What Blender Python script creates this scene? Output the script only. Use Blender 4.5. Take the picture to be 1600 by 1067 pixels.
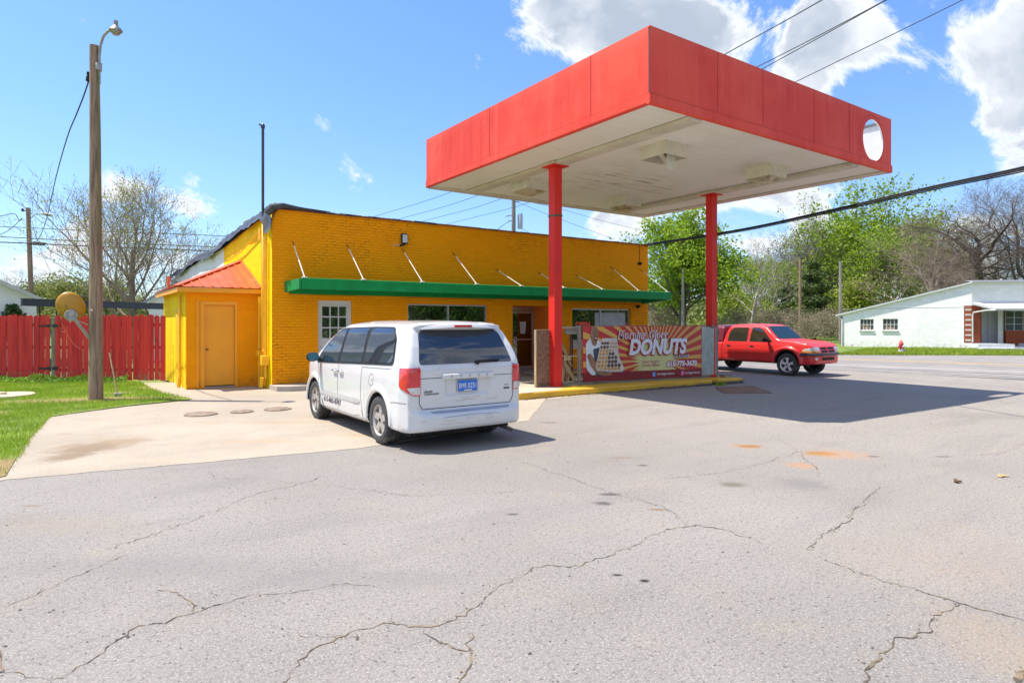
import bpy, bmesh, math, random
import numpy as np
from mathutils import Vector, Matrix
from mathutils.bvhtree import BVHTree
from mathutils.geometry import delaunay_2d_cdt
R=math.radians
for o in list(bpy.data.objects): bpy.data.objects.remove(o)
scene=bpy.context.scene
COL=scene.collection
# ------------------------------------------------------------------ camera, sky, sun, exposure
FPX=980.; HZ=502.; CH=1.75; TH=R(55)
cd=bpy.data.cameras.new('camera'); cam=bpy.data.objects.new('camera',cd); COL.objects.link(cam)
cam.location=(0,0,CH); cam.rotation_euler=(R(90),0,TH-R(90))
cd.sensor_width=36; cd.lens=36*FPX/1600; cd.shift_y=(HZ-533.5)/1600
cd.clip_start=.1; cd.clip_end=3000
scene.camera=cam
SUNV=Vector((-.375,.30,1.)).normalized()
SUN_EL=math.asin(SUNV.z); SUN_ROT=math.atan2(SUNV.x,SUNV.y)
sl=bpy.data.lights.new('sun','SUN'); sl.energy=3.75; sl.angle=R(.53); sl.color=(1,.93,.82)
so=bpy.data.objects.new('sun',sl); COL.objects.link(so); so.rotation_euler=SUNV.to_track_quat('Z','Y').to_euler()
vs=scene.view_settings; vs.view_transform='Standard'; vs.look='None'; vs.exposure=.98; vs.gamma=1
scene.render.engine='CYCLES'
VW=(math.cos(TH),math.sin(TH)); RT=(math.sin(TH),-math.cos(TH))
def at(px,D,z=0.):                       # point at depth D in the direction of column px
    r=(px-800)/FPX*D
    return (VW[0]*D+RT[0]*r, VW[1]*D+RT[1]*r, z)
def zat(py,D): return CH+(HZ-py)/FPX*D
def atp(px,py,D): return at(px,D,zat(py,D))
def hgt(x,y=0):
    t=min(1,max(0,(x-9)/9.)); return -.09*t*t*(3-2*t)
def G(px,py,z=None):                     # ground point seen at a measured place of the lot
    zz=0. if z is None else z
    for _ in range(5):
        D=(CH-zz)*FPX/(py-HZ); p=at(px,D)
        if z is None: zz=hgt(p[0])
    return (p[0],p[1],zz)
def PY(px,Y):
    k=(px-800)/FPX; D=Y/(VW[1]+RT[1]*k); return at(px,D)[0],D

W=bpy.data.worlds.new('World'); scene.world=W; W.use_nodes=True
def N(nt,t,**kw):
    n=nt.nodes.new(t)
    for k,v in kw.items():
        if k=='i':
            for a,b in v.items(): n.inputs[a].default_value=b
        else: setattr(n,k,v)
    return n
def L(nt,a,b): nt.links.new(a,b)
def mth(nt,op,a,b=None,c=None,clamp=False):
    n=nt.nodes.new('ShaderNodeMath'); n.operation=op; n.use_clamp=clamp
    for i,x in enumerate((a,b,c)):
        if x is None: continue
        if isinstance(x,(int,float)): n.inputs[i].default_value=x
        else: nt.links.new(x,n.inputs[i])
    return n.outputs[0]
def mixc(nt,f,a,b):
    n=nt.nodes.new('ShaderNodeMix'); n.data_type='RGBA'
    for i,x in ((0,f),(6,a),(7,b)):
        if isinstance(x,(int,float)): n.inputs[i].default_value=x
        elif isinstance(x,(tuple,list)): n.inputs[i].default_value=(*x[:3],1)
        else: nt.links.new(x,n.inputs[i])
    return n.outputs[2]
def mrange(nt,v,a,b,c=0.,d=1.,smooth=True):
    n=nt.nodes.new('ShaderNodeMapRange'); n.interpolation_type='SMOOTHSTEP' if smooth else 'LINEAR'
    nt.links.new(v,n.inputs[0])
    for i,x in enumerate((a,b,c,d)): n.inputs[i+1].default_value=x
    return n.outputs[0]
def noise(nt,vec,scale,detail=3,rough=.5,dist=0.):
    n=nt.nodes.new('ShaderNodeTexNoise'); n.inputs['Scale'].default_value=scale; n.inputs['Detail'].default_value=detail
    n.inputs['Roughness'].default_value=rough; n.inputs['Distortion'].default_value=dist
    if vec is not None: nt.links.new(vec,n.inputs['Vector'])
    return n.outputs['Fac']
def world():
    nt=W.node_tree; nt.nodes.clear()
    out=N(nt,'ShaderNodeOutputWorld'); bg=N(nt,'ShaderNodeBackground')
    sky=N(nt,'ShaderNodeTexSky'); sky.sky_type='NISHITA'; sky.sun_disc=False
    sky.sun_elevation=SUN_EL; sky.sun_rotation=SUN_ROT; sky.air_density=1.0; sky.dust_density=.3; sky.ozone_density=1.5; sky.altitude=0
    tc=N(nt,'ShaderNodeTexCoord'); d=tc.outputs['Generated']
    sp=N(nt,'ShaderNodeSeparateXYZ'); L(nt,d,sp.inputs[0])
    az=mth(nt,'ARCTAN2',sp.outputs[1],sp.outputs[0]); el=mth(nt,'ARCSINE',sp.outputs[2])
    n1=noise(nt,d,6.5,12,.66,.5); n2=noise(nt,d,2.2,4,.5)
    dens=None
    # (column, row, half width, half height, gain): the cumulus clouds of the photograph as directions in the sky
    for px,py,w,h,g in ((1045,50,208,118,1.),(900,15,110,90,.9),(1290,70,95,85,.85),(1225,150,110,60,.55),(1595,70,128,112,1.),(1600,190,90,80,.8),(1680,40,180,150,1.),
                        (295,325,60,34,.40),(180,292,60,20,.30),(215,400,120,40,.36),(1200,300,110,45,.5),(985,352,90,35,.68),(1290,330,90,60,.45),(60,440,60,30,.2),
                        (1500,420,160,60,.3),(1150,400,200,60,.3),(-700,100,420,200,.9),(2900,150,600,260,.9)):
        vx=VW[0]+RT[0]*(px-800)/FPX; vy=VW[1]+RT[1]*(px-800)/FPX; n_=math.hypot(vx,vy)
        a0=math.atan2(vy,vx); e0=math.atan2((HZ-py)/FPX,n_)
        ra=w/FPX/(n_*n_); re=h/FPX/n_*math.cos(e0)**2+.01
        u=mth(nt,'DIVIDE',mth(nt,'SUBTRACT',az,a0),ra); v=mth(nt,'DIVIDE',mth(nt,'SUBTRACT',el,e0),re)
        q=mth(nt,'ADD',mth(nt,'MULTIPLY',u,u),mth(nt,'MULTIPLY',v,v))
        m=mth(nt,'MULTIPLY',mth(nt,'SUBTRACT',1.,mth(nt,'POWER',q,.8)),g)
        m=mth(nt,'MAXIMUM',m,-2.)
        dens=m if dens is None else mth(nt,'MAXIMUM',dens,m)
    # unseen clouds added behind the camera and overhead to lift fill: free noise
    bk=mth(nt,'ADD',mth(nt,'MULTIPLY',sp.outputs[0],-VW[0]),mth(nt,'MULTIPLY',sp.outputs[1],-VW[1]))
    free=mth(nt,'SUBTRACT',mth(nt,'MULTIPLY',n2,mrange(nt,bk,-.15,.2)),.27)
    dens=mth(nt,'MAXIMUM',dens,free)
    dn=mth(nt,'ADD',mth(nt,'MULTIPLY',dens,.62),mth(nt,'MULTIPLY',mth(nt,'SUBTRACT',n1,.52),1.9))
    cl=mrange(nt,dn,.02,.26)
    # darker undersides: the same noise sampled a little higher up
    mp=N(nt,'ShaderNodeMapping'); mp.inputs['Location'].default_value=(0,0,.05); L(nt,d,mp.inputs[0])
    n3=noise(nt,mp.outputs[0],5.5,5,.55,.3); n4=noise(nt,d,3.1,3,.5)
    sh=mth(nt,'ADD',mth(nt,'MULTIPLY',mrange(nt,n3,.36,.56),.6),mth(nt,'MULTIPLY',mrange(nt,n4,.36,.58),.45))
    sh=mth(nt,'MULTIPLY',sh,mrange(nt,dn,.14,.36))
    ccol=mixc(nt,sh,(3.85,3.92,4.05),(1.75,2.05,2.5))
    col=mixc(nt,cl,SKYMIX(nt,sky.outputs[0],sp.outputs[2]),ccol)
    L(nt,col,bg.inputs[0]); bg.inputs[1].default_value=SKYS
    L(nt,bg.outputs[0],out.inputs[0])
SKYS=.15
def SKYMIX(nt,c,z):
    n=N(nt,'ShaderNodeMix'); n.data_type='RGBA'; n.blend_type='MULTIPLY'; n.inputs[0].default_value=1; L(nt,c,n.inputs[6]); L(nt,mixc(nt,mrange(nt,z,.0,.5),(.51,.60,.75),(.54,.69,.92)),n.inputs[7]); return n.outputs[2]
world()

# ------------------------------------------------------------------ materials
MC={}
def newmat(name):
    m=bpy.data.materials.new(name); m.use_nodes=True; nt=m.node_tree; nt.nodes.clear()
    out=N(nt,'ShaderNodeOutputMaterial'); b=N(nt,'ShaderNodeBsdfPrincipled'); L(nt,b.outputs[0],out.inputs[0])
    tc=N(nt,'ShaderNodeTexCoord')
    geo=N(nt,'ShaderNodeNewGeometry')
    return m,nt,b,tc.outputs['Object'],geo.outputs['Position'],out
def bump(nt,b,h,strength=.3,dist=.01):
    n=N(nt,'ShaderNodeBump'); n.inputs['Strength'].default_value=strength; n.inputs['Distance'].default_value=dist
    L(nt,h,n.inputs['Height']); L(nt,n.outputs[0],b.inputs['Normal'])
def mat(name,col,rough=.6,metal=0.,var=.12,vs=3.,bs=0.,bsc=40.,spec=.5,coat=0.,dirt=None,ds=2.5,da=.55,emit=None,stretch=None):
    if name in MC: return MC[name]
    m,nt,b,oc,pos,out=newmat(name)
    v=pos
    if stretch:
        mp=N(nt,'ShaderNodeMapping'); mp.inputs['Scale'].default_value=stretch; L(nt,pos,mp.inputs[0]); v=mp.outputs[0]
    n=noise(nt,v,vs,5,.6)
    c1=tuple(min(1,c*(1+var)) for c in col); c0=tuple(c*(1-var) for c in col)
    c=mixc(nt,mrange(nt,n,.3,.7),c0,c1)
    if dirt:
        dm=mrange(nt,noise(nt,v,ds,6,.68),da,da+.14)
        c=mixc(nt,mth(nt,'MULTIPLY',dm,.8),c,dirt)
    L(nt,c,b.inputs['Base Color'])
    b.inputs['Roughness'].default_value=rough; b.inputs['Metallic'].default_value=metal
    b.inputs['Specular IOR Level'].default_value=spec
    if coat: b.inputs['Coat Weight'].default_value=coat; b.inputs['Coat Roughness'].default_value=.05
    if bs: bump(nt,b,noise(nt,v,bsc,4,.6),bs,.01)
    if emit: b.inputs['Emission Color'].default_value=(*col,1); b.inputs['Emission Strength'].default_value=emit
    MC[name]=m; return m
def flat(name,col,rough=.55): return mat(name,col,rough,var=.05,vs=6)
def glassm(name='dark_glass',col=(.012,.016,.02),ior=1.75,rough=.02):
    if name in MC: return MC[name]
    m,nt,b,oc,pos,out=newmat(name)
    n=noise(nt,pos,1.7,4,.6)
    L(nt,mixc(nt,n,col,tuple(c*2.4 for c in col)),b.inputs['Base Color'])
    b.inputs['Roughness'].default_value=rough; b.inputs['IOR'].default_value=ior
    bump(nt,b,noise(nt,pos,2.2,2,.5),.12,.004)
    MC[name]=m; return m
def clearglass():
    if 'clear_shop_glass' in MC: return MC['clear_shop_glass']
    m,nt,b,oc,pos,out=newmat('clear_shop_glass'); g=N(nt,'ShaderNodeBsdfGlossy'); g.inputs['Roughness'].default_value=.01; bump(nt,g,noise(nt,pos,1.6,2,.5),.10,.004)
    t=N(nt,'ShaderNodeBsdfTransparent'); t.inputs[0].default_value=(.55,.60,.57,1); f=N(nt,'ShaderNodeFresnel'); f.inputs[0].default_value=1.9
    mx=N(nt,'ShaderNodeMixShader'); L(nt,mth(nt,'ADD',f.outputs[0],.10),mx.inputs[0]); L(nt,t.outputs[0],mx.inputs[1]); L(nt,g.outputs[0],mx.inputs[2]); L(nt,mx.outputs[0],out.inputs[0]); MC['clear_shop_glass']=m; return m
def ellip(nt,pos,x,y,rx,ry,ang=0.,nz=None,soft=.5):
    mp=N(nt,'ShaderNodeMapping'); mp.vector_type='TEXTURE'
    mp.inputs['Location'].default_value=(x,y,0); mp.inputs['Rotation'].default_value=(0,0,ang); mp.inputs['Scale'].default_value=(rx,ry,1e3)
    L(nt,pos,mp.inputs[0]); ln=N(nt,'ShaderNodeVectorMath',operation='LENGTH'); L(nt,mp.outputs[0],ln.inputs[0])
    q=ln.outputs['Value']
    if nz is not None: q=mth(nt,'ADD',q,mth(nt,'MULTIPLY',mth(nt,'SUBTRACT',nz,.5),1.3))
    return mrange(nt,q,1.,1.-soft)
def wallmat(name,col,bw,bh,axis,mortar=.012,bsz=.6,patch=None,crack=.5,darkm=.55):
    m,nt,b,oc,pos,out=newmat(name)
    sp=N(nt,'ShaderNodeSeparateXYZ'); L(nt,pos,sp.inputs[0])
    cb=N(nt,'ShaderNodeCombineXYZ'); L(nt,sp.outputs[0 if axis=='x' else 1],cb.inputs[0]); L(nt,sp.outputs[2],cb.inputs[1])
    br=N(nt,'ShaderNodeTexBrick'); L(nt,cb.outputs[0],br.inputs['Vector'])
    br.inputs['Scale'].default_value=1; br.inputs['Brick Width'].default_value=bw; br.inputs['Row Height'].default_value=bh
    br.inputs['Mortar Size'].default_value=mortar; br.inputs['Mortar Smooth'].default_value=.6
    br.inputs['Color1'].default_value=(*[c*.95 for c in col],1); br.inputs['Color2'].default_value=(*[min(1,c*1.05) for c in col],1)
    br.inputs['Mortar'].default_value=(*[c*.90 for c in col],1)
    n=noise(nt,pos,1.3,5,.6)
    c=mixc(nt,mth(nt,'MULTIPLY',mrange(nt,n,.35,.75),.16),br.outputs[0],tuple(c*.72 for c in col))
    # joints where the paint has cracked open, in patches
    pm=mrange(nt,noise(nt,pos,.8,3,.6),crack,crack+.16)
    fm=mrange(nt,noise(nt,pos,7.,3,.7),.46,.58)
    jm=mth(nt,'MULTIPLY',mth(nt,'MULTIPLY',pm,fm),mrange(nt,br.outputs['Fac'],.45,.9))
    c=mixc(nt,mth(nt,'MULTIPLY',jm,darkm),c,(.10,.05,.015))
    mps=N(nt,'ShaderNodeMapping'); mps.inputs['Scale'].default_value=(3.2,3.2,.28); L(nt,pos,mps.inputs[0])
    c=mixc(nt,mth(nt,'MULTIPLY',mrange(nt,noise(nt,mps.outputs[0],1.2,6,.7),.55,.78),.20),c,tuple(x*.45 for x in col))
    c=mixc(nt,mth(nt,'MULTIPLY',mrange(nt,noise(nt,pos,4.5,6,.75),.62,.72),.25),c,tuple(min(1,x*1.15+.05) for x in col))
    gr=mth(nt,'MULTIPLY',mrange(nt,sp.outputs[2],.55,.0),mrange(nt,noise(nt,pos,5,5,.7),.4,.7))
    c=mixc(nt,mth(nt,'MULTIPLY',gr,.55),c,(.16,.10,.04))
    if patch:
        c=patch(nt,c,pos,sp,br)
    L(nt,c,b.inputs['Base Color']); b.inputs['Roughness'].default_value=.8; b.inputs['Specular IOR Level'].default_value=.15
    h=mth(nt,'SUBTRACT',mth(nt,'MULTIPLY',noise(nt,pos,30,3,.6),.25),br.outputs['Fac'])
    bump(nt,b,h,bsz,.012)
    MC[name]=m; return m
def woodm(name,col,col2,axis=2,sc=1.):
    if name in MC: return MC[name]
    m,nt,b,oc,pos,out=newmat(name)
    s=[9*sc]*3; s[axis]=.55*sc
    mp=N(nt,'ShaderNodeMapping'); mp.inputs['Scale'].default_value=s; L(nt,pos,mp.inputs[0])
    n=noise(nt,mp.outputs[0],3,7,.7,.3); n2=noise(nt,pos,.9,4,.6)
    c=mixc(nt,mrange(nt,n,.35,.66),col2,col); c=mixc(nt,mth(nt,'MULTIPLY',mrange(nt,n2,.45,.75),.4),c,tuple(x*.6 for x in col))
    L(nt,c,b.inputs['Base Color']); b.inputs['Roughness'].default_value=.85
    bump(nt,b,n,.5,.01)
    MC[name]=m; return m
def leafm(name,c1,c2,tr=.35):
    if name in MC: return MC[name]
    m,nt,b,oc,pos,out=newmat(name)
    n=noise(nt,pos,.9,4,.7); n2=noise(nt,pos,9,2,.6)
    f=mth(nt,'ADD',mth(nt,'MULTIPLY',mrange(nt,n,.35,.65),.6),mth(nt,'MULTIPLY',mrange(nt,n2,.35,.65),.4))
    c=mixc(nt,f,c1,c2); L(nt,c,b.inputs['Base Color']); b.inputs['Roughness'].default_value=.55
    t=N(nt,'ShaderNodeBsdfTranslucent'); L(nt,c,t.inputs[0]); mx=N(nt,'ShaderNodeMixShader'); mx.inputs[0].default_value=tr
    L(nt,b.outputs[0],mx.inputs[1]); L(nt,t.outputs[0],mx.inputs[2]); L(nt,mx.outputs[0],out.inputs[0])
    MC[name]=m; return m

# ------------------------------------------------------------------ mesh helpers
class MB:
    def __init__(s): s.v=[]; s.f=[]; s.m=[]; s.mi=0
    def add(s,vs,fs,mi=None):
        k=len(s.v); s.v+= [tuple(p) for p in vs]; s.f+=[tuple(i+k for i in f) for f in fs]; s.m+=[s.mi if mi is None else mi]*len(fs); return s
    def box(s,x0,x1,y0,y1,z0,z1,mi=None):
        return s.add([(x0,y0,z0),(x1,y0,z0),(x1,y1,z0),(x0,y1,z0),(x0,y0,z1),(x1,y0,z1),(x1,y1,z1),(x0,y1,z1)],
              [(0,3,2,1),(4,5,6,7),(0,1,5,4),(1,2,6,5),(2,3,7,6),(3,0,4,7)],mi)
    def bbox(s,x0,x1,y0,y1,z0,z1,b=.01,mi=None):    # box with chamfered vertical and top edges
        pl=[(x0+b,y0),(x1-b,y0),(x1,y0+b),(x1,y1-b),(x1-b,y1),(x0+b,y1),(x0,y1-b),(x0,y0+b)]
        cx,cy=(x0+x1)/2,(y0+y1)/2
        v=[(x,y,z0) for x,y in pl]+[(x,y,z1-b) for x,y in pl]+[(x+(b if x<cx else -b)*.9,y+(b if y<cy else -b)*.9,z1) for x,y in pl]
        f=[tuple(range(7,-1,-1)),tuple(range(16,24))]
        for k in (0,8):
            for i in range(8): j=(i+1)%8; f.append((k+i,k+j,k+8+j,k+8+i))
        return s.add(v,f,mi)
    def beam(s,p,q,w,h,mi=None,up=(0,0,1)):
        p=Vector(p);q=Vector(q);d=(q-p).normalized();u=Vector(up)
        if abs(d.dot(u))>.98: u=Vector((0,1,0))
        a=d.cross(u).normalized()*w/2; c=a.cross(d).normalized()*h/2
        v=[p-a-c,p+a-c,p+a+c,p-a+c,q-a-c,q+a-c,q+a+c,q-a+c]
        return s.add(v,[(0,1,2,3),(7,6,5,4),(1,0,4,5),(2,1,5,6),(3,2,6,7),(0,3,7,4)],mi)
    def tube(s,pts,rad,n=10,caps=True,mi=None):
        pts=[Vector(p) for p in pts]; m=len(pts)
        if not isinstance(rad,(list,tuple)): rad=[rad]*m
        v=[];f=[];a=None
        for i,p in enumerate(pts):
            d=(pts[min(i+1,m-1)]-pts[max(i-1,0)]).normalized()
            if a is None:
                a=d.cross(Vector((0,0,1)) if abs(d.z)<.9 else Vector((1,0,0))).normalized()
            else: a=(a-d*a.dot(d)).normalized()
            c=d.cross(a)
            for k in range(n):
                t=2*math.pi*k/n; v.append(p+(a*math.cos(t)+c*math.sin(t))*rad[i])
        for i in range(m-1):
            for k in range(n): j=(k+1)%n; f.append((i*n+k,i*n+j,(i+1)*n+j,(i+1)*n+k))
        if caps: f.append(tuple(range(n-1,-1,-1))); f.append(tuple((m-1)*n+k for k in range(n)))
        return s.add(v,f,mi)
    def lathe(s,prof,c,axis='z',n=24,mi=None,sgn=1):    # prof: (along,r)
        v=[];f=[]; m=len(prof)
        for a,r in prof:
            for k in range(n):
                t=2*math.pi*k/n; x,y=r*math.cos(t),r*math.sin(t)
                p={'z':(x,y,a),'x':(a*sgn,x,y),'y':(x,a*sgn,y)}[axis]
                v.append((p[0]+c[0],p[1]+c[1],p[2]+c[2]))
        for i in range(m-1):
            for k in range(n): j=(k+1)%n; f.append((i*n+k,i*n+j,(i+1)*n+j,(i+1)*n+k))
        return s.add(v,f,mi)
    def prism(s,poly,z0,z1,fn=None,mi=None):     # polygon (u,v) extruded; fn maps (u,v,w)
        fn=fn or (lambda u,v,w:(u,v,w)); n=len(poly)
        v=[fn(a,b,z0) for a,b in poly]+[fn(a,b,z1) for a,b in poly]
        f=[tuple(range(n-1,-1,-1)),tuple(range(n,2*n))]+[(i,(i+1)%n,n+(i+1)%n,n+i) for i in range(n)]
        return s.add(v,f,mi)
    def build(s,name,mats,parent=None,smooth=False,off=None,fix=True,auto=None):
        me=bpy.data.meshes.new(name)
        o=Vector((0,0,0)) if off is None else Vector(off)
        if parent is not None and off is None:
            q=parent
            while q is not None: o=o+q.location; q=q.parent
        me.from_pydata([(a-o.x,b-o.y,c-o.z) for a,b,c in s.v],[],s.f)
        if not isinstance(mats,(list,tuple)): mats=[mats]
        for m_ in mats: me.materials.append(m_)
        me.polygons.foreach_set('material_index',s.m)
        if fix:
            bm=bmesh.new(); bm.from_mesh(me); bmesh.ops.recalc_face_normals(bm,faces=bm.faces); bm.to_mesh(me); bm.free()
        if smooth: me.polygons.foreach_set('use_smooth',[True]*len(me.polygons))
        if auto is not None:
            me.polygons.foreach_set('use_smooth',[True]*len(me.polygons)); me.set_sharp_from_angle(angle=R(auto))
        me.update()
        ob=bpy.data.objects.new(name,me); COL.objects.link(ob)
        if parent is not None: ob.parent=parent
        return ob
def np_obj(name,V,F,mats,parent=None,off=(0,0,0),smooth=False,mi=None):
    V=np.asarray(V,dtype=np.float32)-np.asarray(off,dtype=np.float32); F=np.asarray(F,dtype=np.int32); k=F.shape[1]
    me=bpy.data.meshes.new(name); me.vertices.add(len(V)); me.vertices.foreach_set('co',V.ravel())
    me.loops.add(F.size); me.loops.foreach_set('vertex_index',F.ravel())
    me.polygons.add(len(F)); me.polygons.foreach_set('loop_start',np.arange(0,F.size,k,dtype=np.int32))
    if not isinstance(mats,(list,tuple)): mats=[mats]
    for m_ in mats: me.materials.append(m_)
    if mi is not None: me.polygons.foreach_set('material_index',np.asarray(mi,dtype=np.int32))
    if smooth: me.polygons.foreach_set('use_smooth',np.ones(len(F),dtype=bool))
    me.update(calc_edges=True)
    o=bpy.data.objects.new(name,me); COL.objects.link(o)
    if parent is not None: o.parent=parent
    return o
def tag(o,label=None,cat=None,group=None,kind=None):
    if label: o['label']=label
    if cat: o['category']=cat
    if group: o['group']=group
    if kind: o['kind']=kind
    return o
def thing(name,label,cat,loc=(0,0,0),group=None):
    o=bpy.data.objects.new(name,None); COL.objects.link(o); o.location=loc; o.empty_display_size=.2
    return tag(o,label,cat,group)
def one(mb,name,mats,label,cat,loc=(0,0,0),group=None,**k):     # a thing that is one mesh
    o=mb.build(name,mats,off=loc,**k); o.location=loc; return tag(o,label,cat,group)
def wall_holes(mb,u0,u1,z0,z1,holes,fn,th,mi=0):
    """slab in (u,z) with rectangular openings; fn(u,z,w) with w=0 outside .. th inside"""
    us=sorted({u0,u1,*[h[0] for h in holes],*[h[1] for h in holes]}); zs=sorted({z0,z1,*[h[2] for h in holes],*[h[3] for h in holes]})
    def hole(u,z): return any(h[0]<u<h[1] and h[2]<z<h[3] for h in holes)
    def q(*p): mb.add([fn(*a) for a in p],[(0,1,2,3)],mi)
    for i in range(len(us)-1):
        for j in range(len(zs)-1):
            a,b,c,d=us[i],us[i+1],zs[j],zs[j+1]
            if hole((a+b)/2,(c+d)/2): continue
            q((a,c,0),(b,c,0),(b,d,0),(a,d,0)); q((a,c,th),(b,c,th),(b,d,th),(a,d,th))
    for a,b,c,d in list(holes):
        q((a,c,0),(a,d,0),(a,d,th),(a,c,th)); q((b,c,0),(b,d,0),(b,d,th),(b,c,th)); q((a,d,0),(b,d,0),(b,d,th),(a,d,th))
        if c>z0: q((a,c,0),(b,c,0),(b,c,th),(a,c,th))
    q((u0,z0,0),(u0,z1,0),(u0,z1,th),(u0,z0,th)); q((u1,z0,0),(u1,z1,0),(u1,z1,th),(u1,z0,th)); q((u0,z1,0),(u1,z1,0),(u1,z1,th),(u0,z1,th))
def sheet(name,poly,dz,material,res=None,kind='structure',hf=hgt,holes=None):
    """a flat sheet following the lot's gentle fall"""
    pts=[];n=len(poly)
    for i in range(n):
        a=Vector(poly[i][:2]);b=Vector(poly[(i+1)%n][:2]); k=max(1,int((b-a).length/(res or 3.)))
        for j in range(k): pts.append(a+(b-a)*j/k)
    nb=len(pts); ed=[(i,(i+1)%nb) for i in range(nb)]
    xs=[p.x for p in pts]; ys=[p.y for p in pts]
    if res:
        x=min(xs)+res
        while x<max(xs):
            if 7<x<20 or res<3:
                y=min(ys)+res
                while y<max(ys): pts.append(Vector((x,y))); y+=res*(1 if res<3 else 3)
            x+=res
    r=delaunay_2d_cdt(pts,ed,[],1,1e-5)
    mb=MB(); mb.add([(p.x,p.y,hf(p.x,p.y)+dz) for p in r[0]],[tuple(f) for f in r[2]])
    me=mb.build(name,material)
    bm=bmesh.new(); bm.from_mesh(me.data)
    for f in bm.faces:
        if f.normal.z<0: f.normal_flip()
    be=[e for e in bm.edges if e.is_boundary]; ex=bmesh.ops.extrude_edge_only(bm,edges=be)
    for g in ex['geom']:
        if isinstance(g,bmesh.types.BMVert): g.co.z-=.06
    bm.to_mesh(me.data); bm.free()
    return tag(me,kind=kind)
def textmesh(body,size=1.,shear=0.,offset=0.,spacing=1.,align='LEFT',sx=1.):
    cu=bpy.data.curves.new('t','FONT'); cu.body=body; cu.size=size; cu.shear=shear; cu.offset=offset; cu.space_character=spacing; cu.align_x=align
    cu.resolution_u=3
    ob=bpy.data.objects.new('t',cu); COL.objects.link(ob); bpy.context.view_layer.update()
    dg=bpy.context.evaluated_depsgraph_get(); me=ob.evaluated_get(dg).to_mesh()
    v=[(p.co.x*sx,p.co.y) for p in me.vertices]; f=[tuple(p.vertices) for p in me.polygons]
    ob.evaluated_get(dg).to_mesh_clear(); bpy.data.objects.remove(ob); bpy.data.curves.remove(cu)
    return v,f
def text(mb,body,fn,size,mi=None,fit=None,thick=0.,**k):
    v,f=textmesh(body,size,**k)
    if fit:
        w=max(a for a,b in v)-min(a for a,b in v); s=fit/w; v=[(a*s,b) for a,b in v]
    mb.add([fn(a,b) for a,b in v],f,mi)
# ------------------------------------------------------------------ vehicles: solid bodies from smooth field modelling
def psdf(X,Y,poly):
    P=np.asarray(poly,dtype=float); d=None; s=None
    for i in range(len(P)):
        a=P[i-1]; b=P[i]; e=b-a
        if e@e<1e-12: continue
        wx=X-a[0]; wy=Y-a[1]
        t=np.clip((wx*e[0]+wy*e[1])/(e@e),0,1); q=(wx-e[0]*t)**2+(wy-e[1]*t)**2
        d=q if d is None else np.minimum(d,q)
        c=((a[1]<=Y)&(b[1]>Y))|((b[1]<=Y)&(a[1]>Y))
        den=e[1] if abs(e[1])>1e-12 else 1e-12
        x=a[0]+(Y-a[1])/den*e[0]; c=c&(X<x); s=c if s is None else s^c
    return np.where(s,-1,1)*np.sqrt(d)
def smax(a,b,k):
    h=np.clip(.5+.5*(a-b)/k,0,1); return b+(a-b)*h+k*h*(1-h)
def smin(a,b,k): return -smax(-a,-b,k)
def surface_nets(fn,lo,hi,h):
    ax=[np.arange(lo[i],hi[i]+h,h) for i in range(3)]
    F=fn(ax[0][:,None,None],ax[1][None,:,None],ax[2][None,None,:]); F=np.broadcast_to(F,tuple(len(a) for a in ax)).astype(np.float64)
    S=F<0; n=np.array(F.shape)-1
    acc=np.zeros((*n,3)); cnt=np.zeros(n)
    for d in range(3):
        sa=[slice(None)]*3; sb=[slice(None)]*3; sa[d]=slice(0,-1); sb[d]=slice(1,None)
        A=F[tuple(sa)];B=F[tuple(sb)]; cr=(A<0)!=(B<0)
        with np.errstate(all='ignore'): t=np.where(cr,A/(A-B),0.)
        o=[i for i in range(3) if i!=d]
        for u in (0,1):
            for w in (0,1):
                sl=[slice(None)]*3
                sl[o[0]]=slice(u,n[o[0]]+u); sl[o[1]]=slice(w,n[o[1]]+w)
                c=cr[tuple(sl)]; tt=t[tuple(sl)]
                cnt+=c; acc[...,d]+=np.where(c,tt,0); acc[...,o[0]]+=c*u; acc[...,o[1]]+=c*w
    m=cnt>0; idx=-np.ones(n,dtype=np.int64); idx[m]=np.arange(m.sum())
    cell=np.argwhere(m); V=(cell+acc[m]/cnt[m][:,None])*h+np.array([a[0] for a in ax])
    Fs=[]
    for d in range(3):
        o=[(d+1)%3,(d+2)%3]
        sa=[slice(None)]*3; sb=[slice(None)]*3; sa[d]=slice(0,-1); sb[d]=slice(1,None)
        cr=S[tuple(sa)]!=S[tuple(sb)]
        e=np.argwhere(cr); e=e[(e[:,o[0]]>0)&(e[:,o[1]]>0)&(e[:,o[0]]<n[o[0]])&(e[:,o[1]]<n[o[1]])]
        ins=S[e[:,0],e[:,1],e[:,2]]
        def c(a,b):
            q=e.copy(); q[:,o[0]]-=a; q[:,o[1]]-=b; return idx[q[:,0],q[:,1],q[:,2]]
        f=np.stack([c(1,1),c(0,1),c(0,0),c(1,0)],1); f[~ins]=f[~ins][:,::-1]; Fs.append(f)
    Fq=np.concatenate(Fs); Fq=Fq[(Fq>=0).all(1)]
    g=lambda P:fn(P[:,0],P[:,1],P[:,2])
    for _ in range(3):
        e=1e-3; f0=g(V); gr=np.stack([(g(V+np.eye(3)[i]*e)-f0)/e for i in range(3)],1)
        st=-(f0/np.maximum((gr**2).sum(1),.2))[:,None]*gr
        V=V+np.clip(st,-h*.35,h*.35)
    return V,Fq
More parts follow.
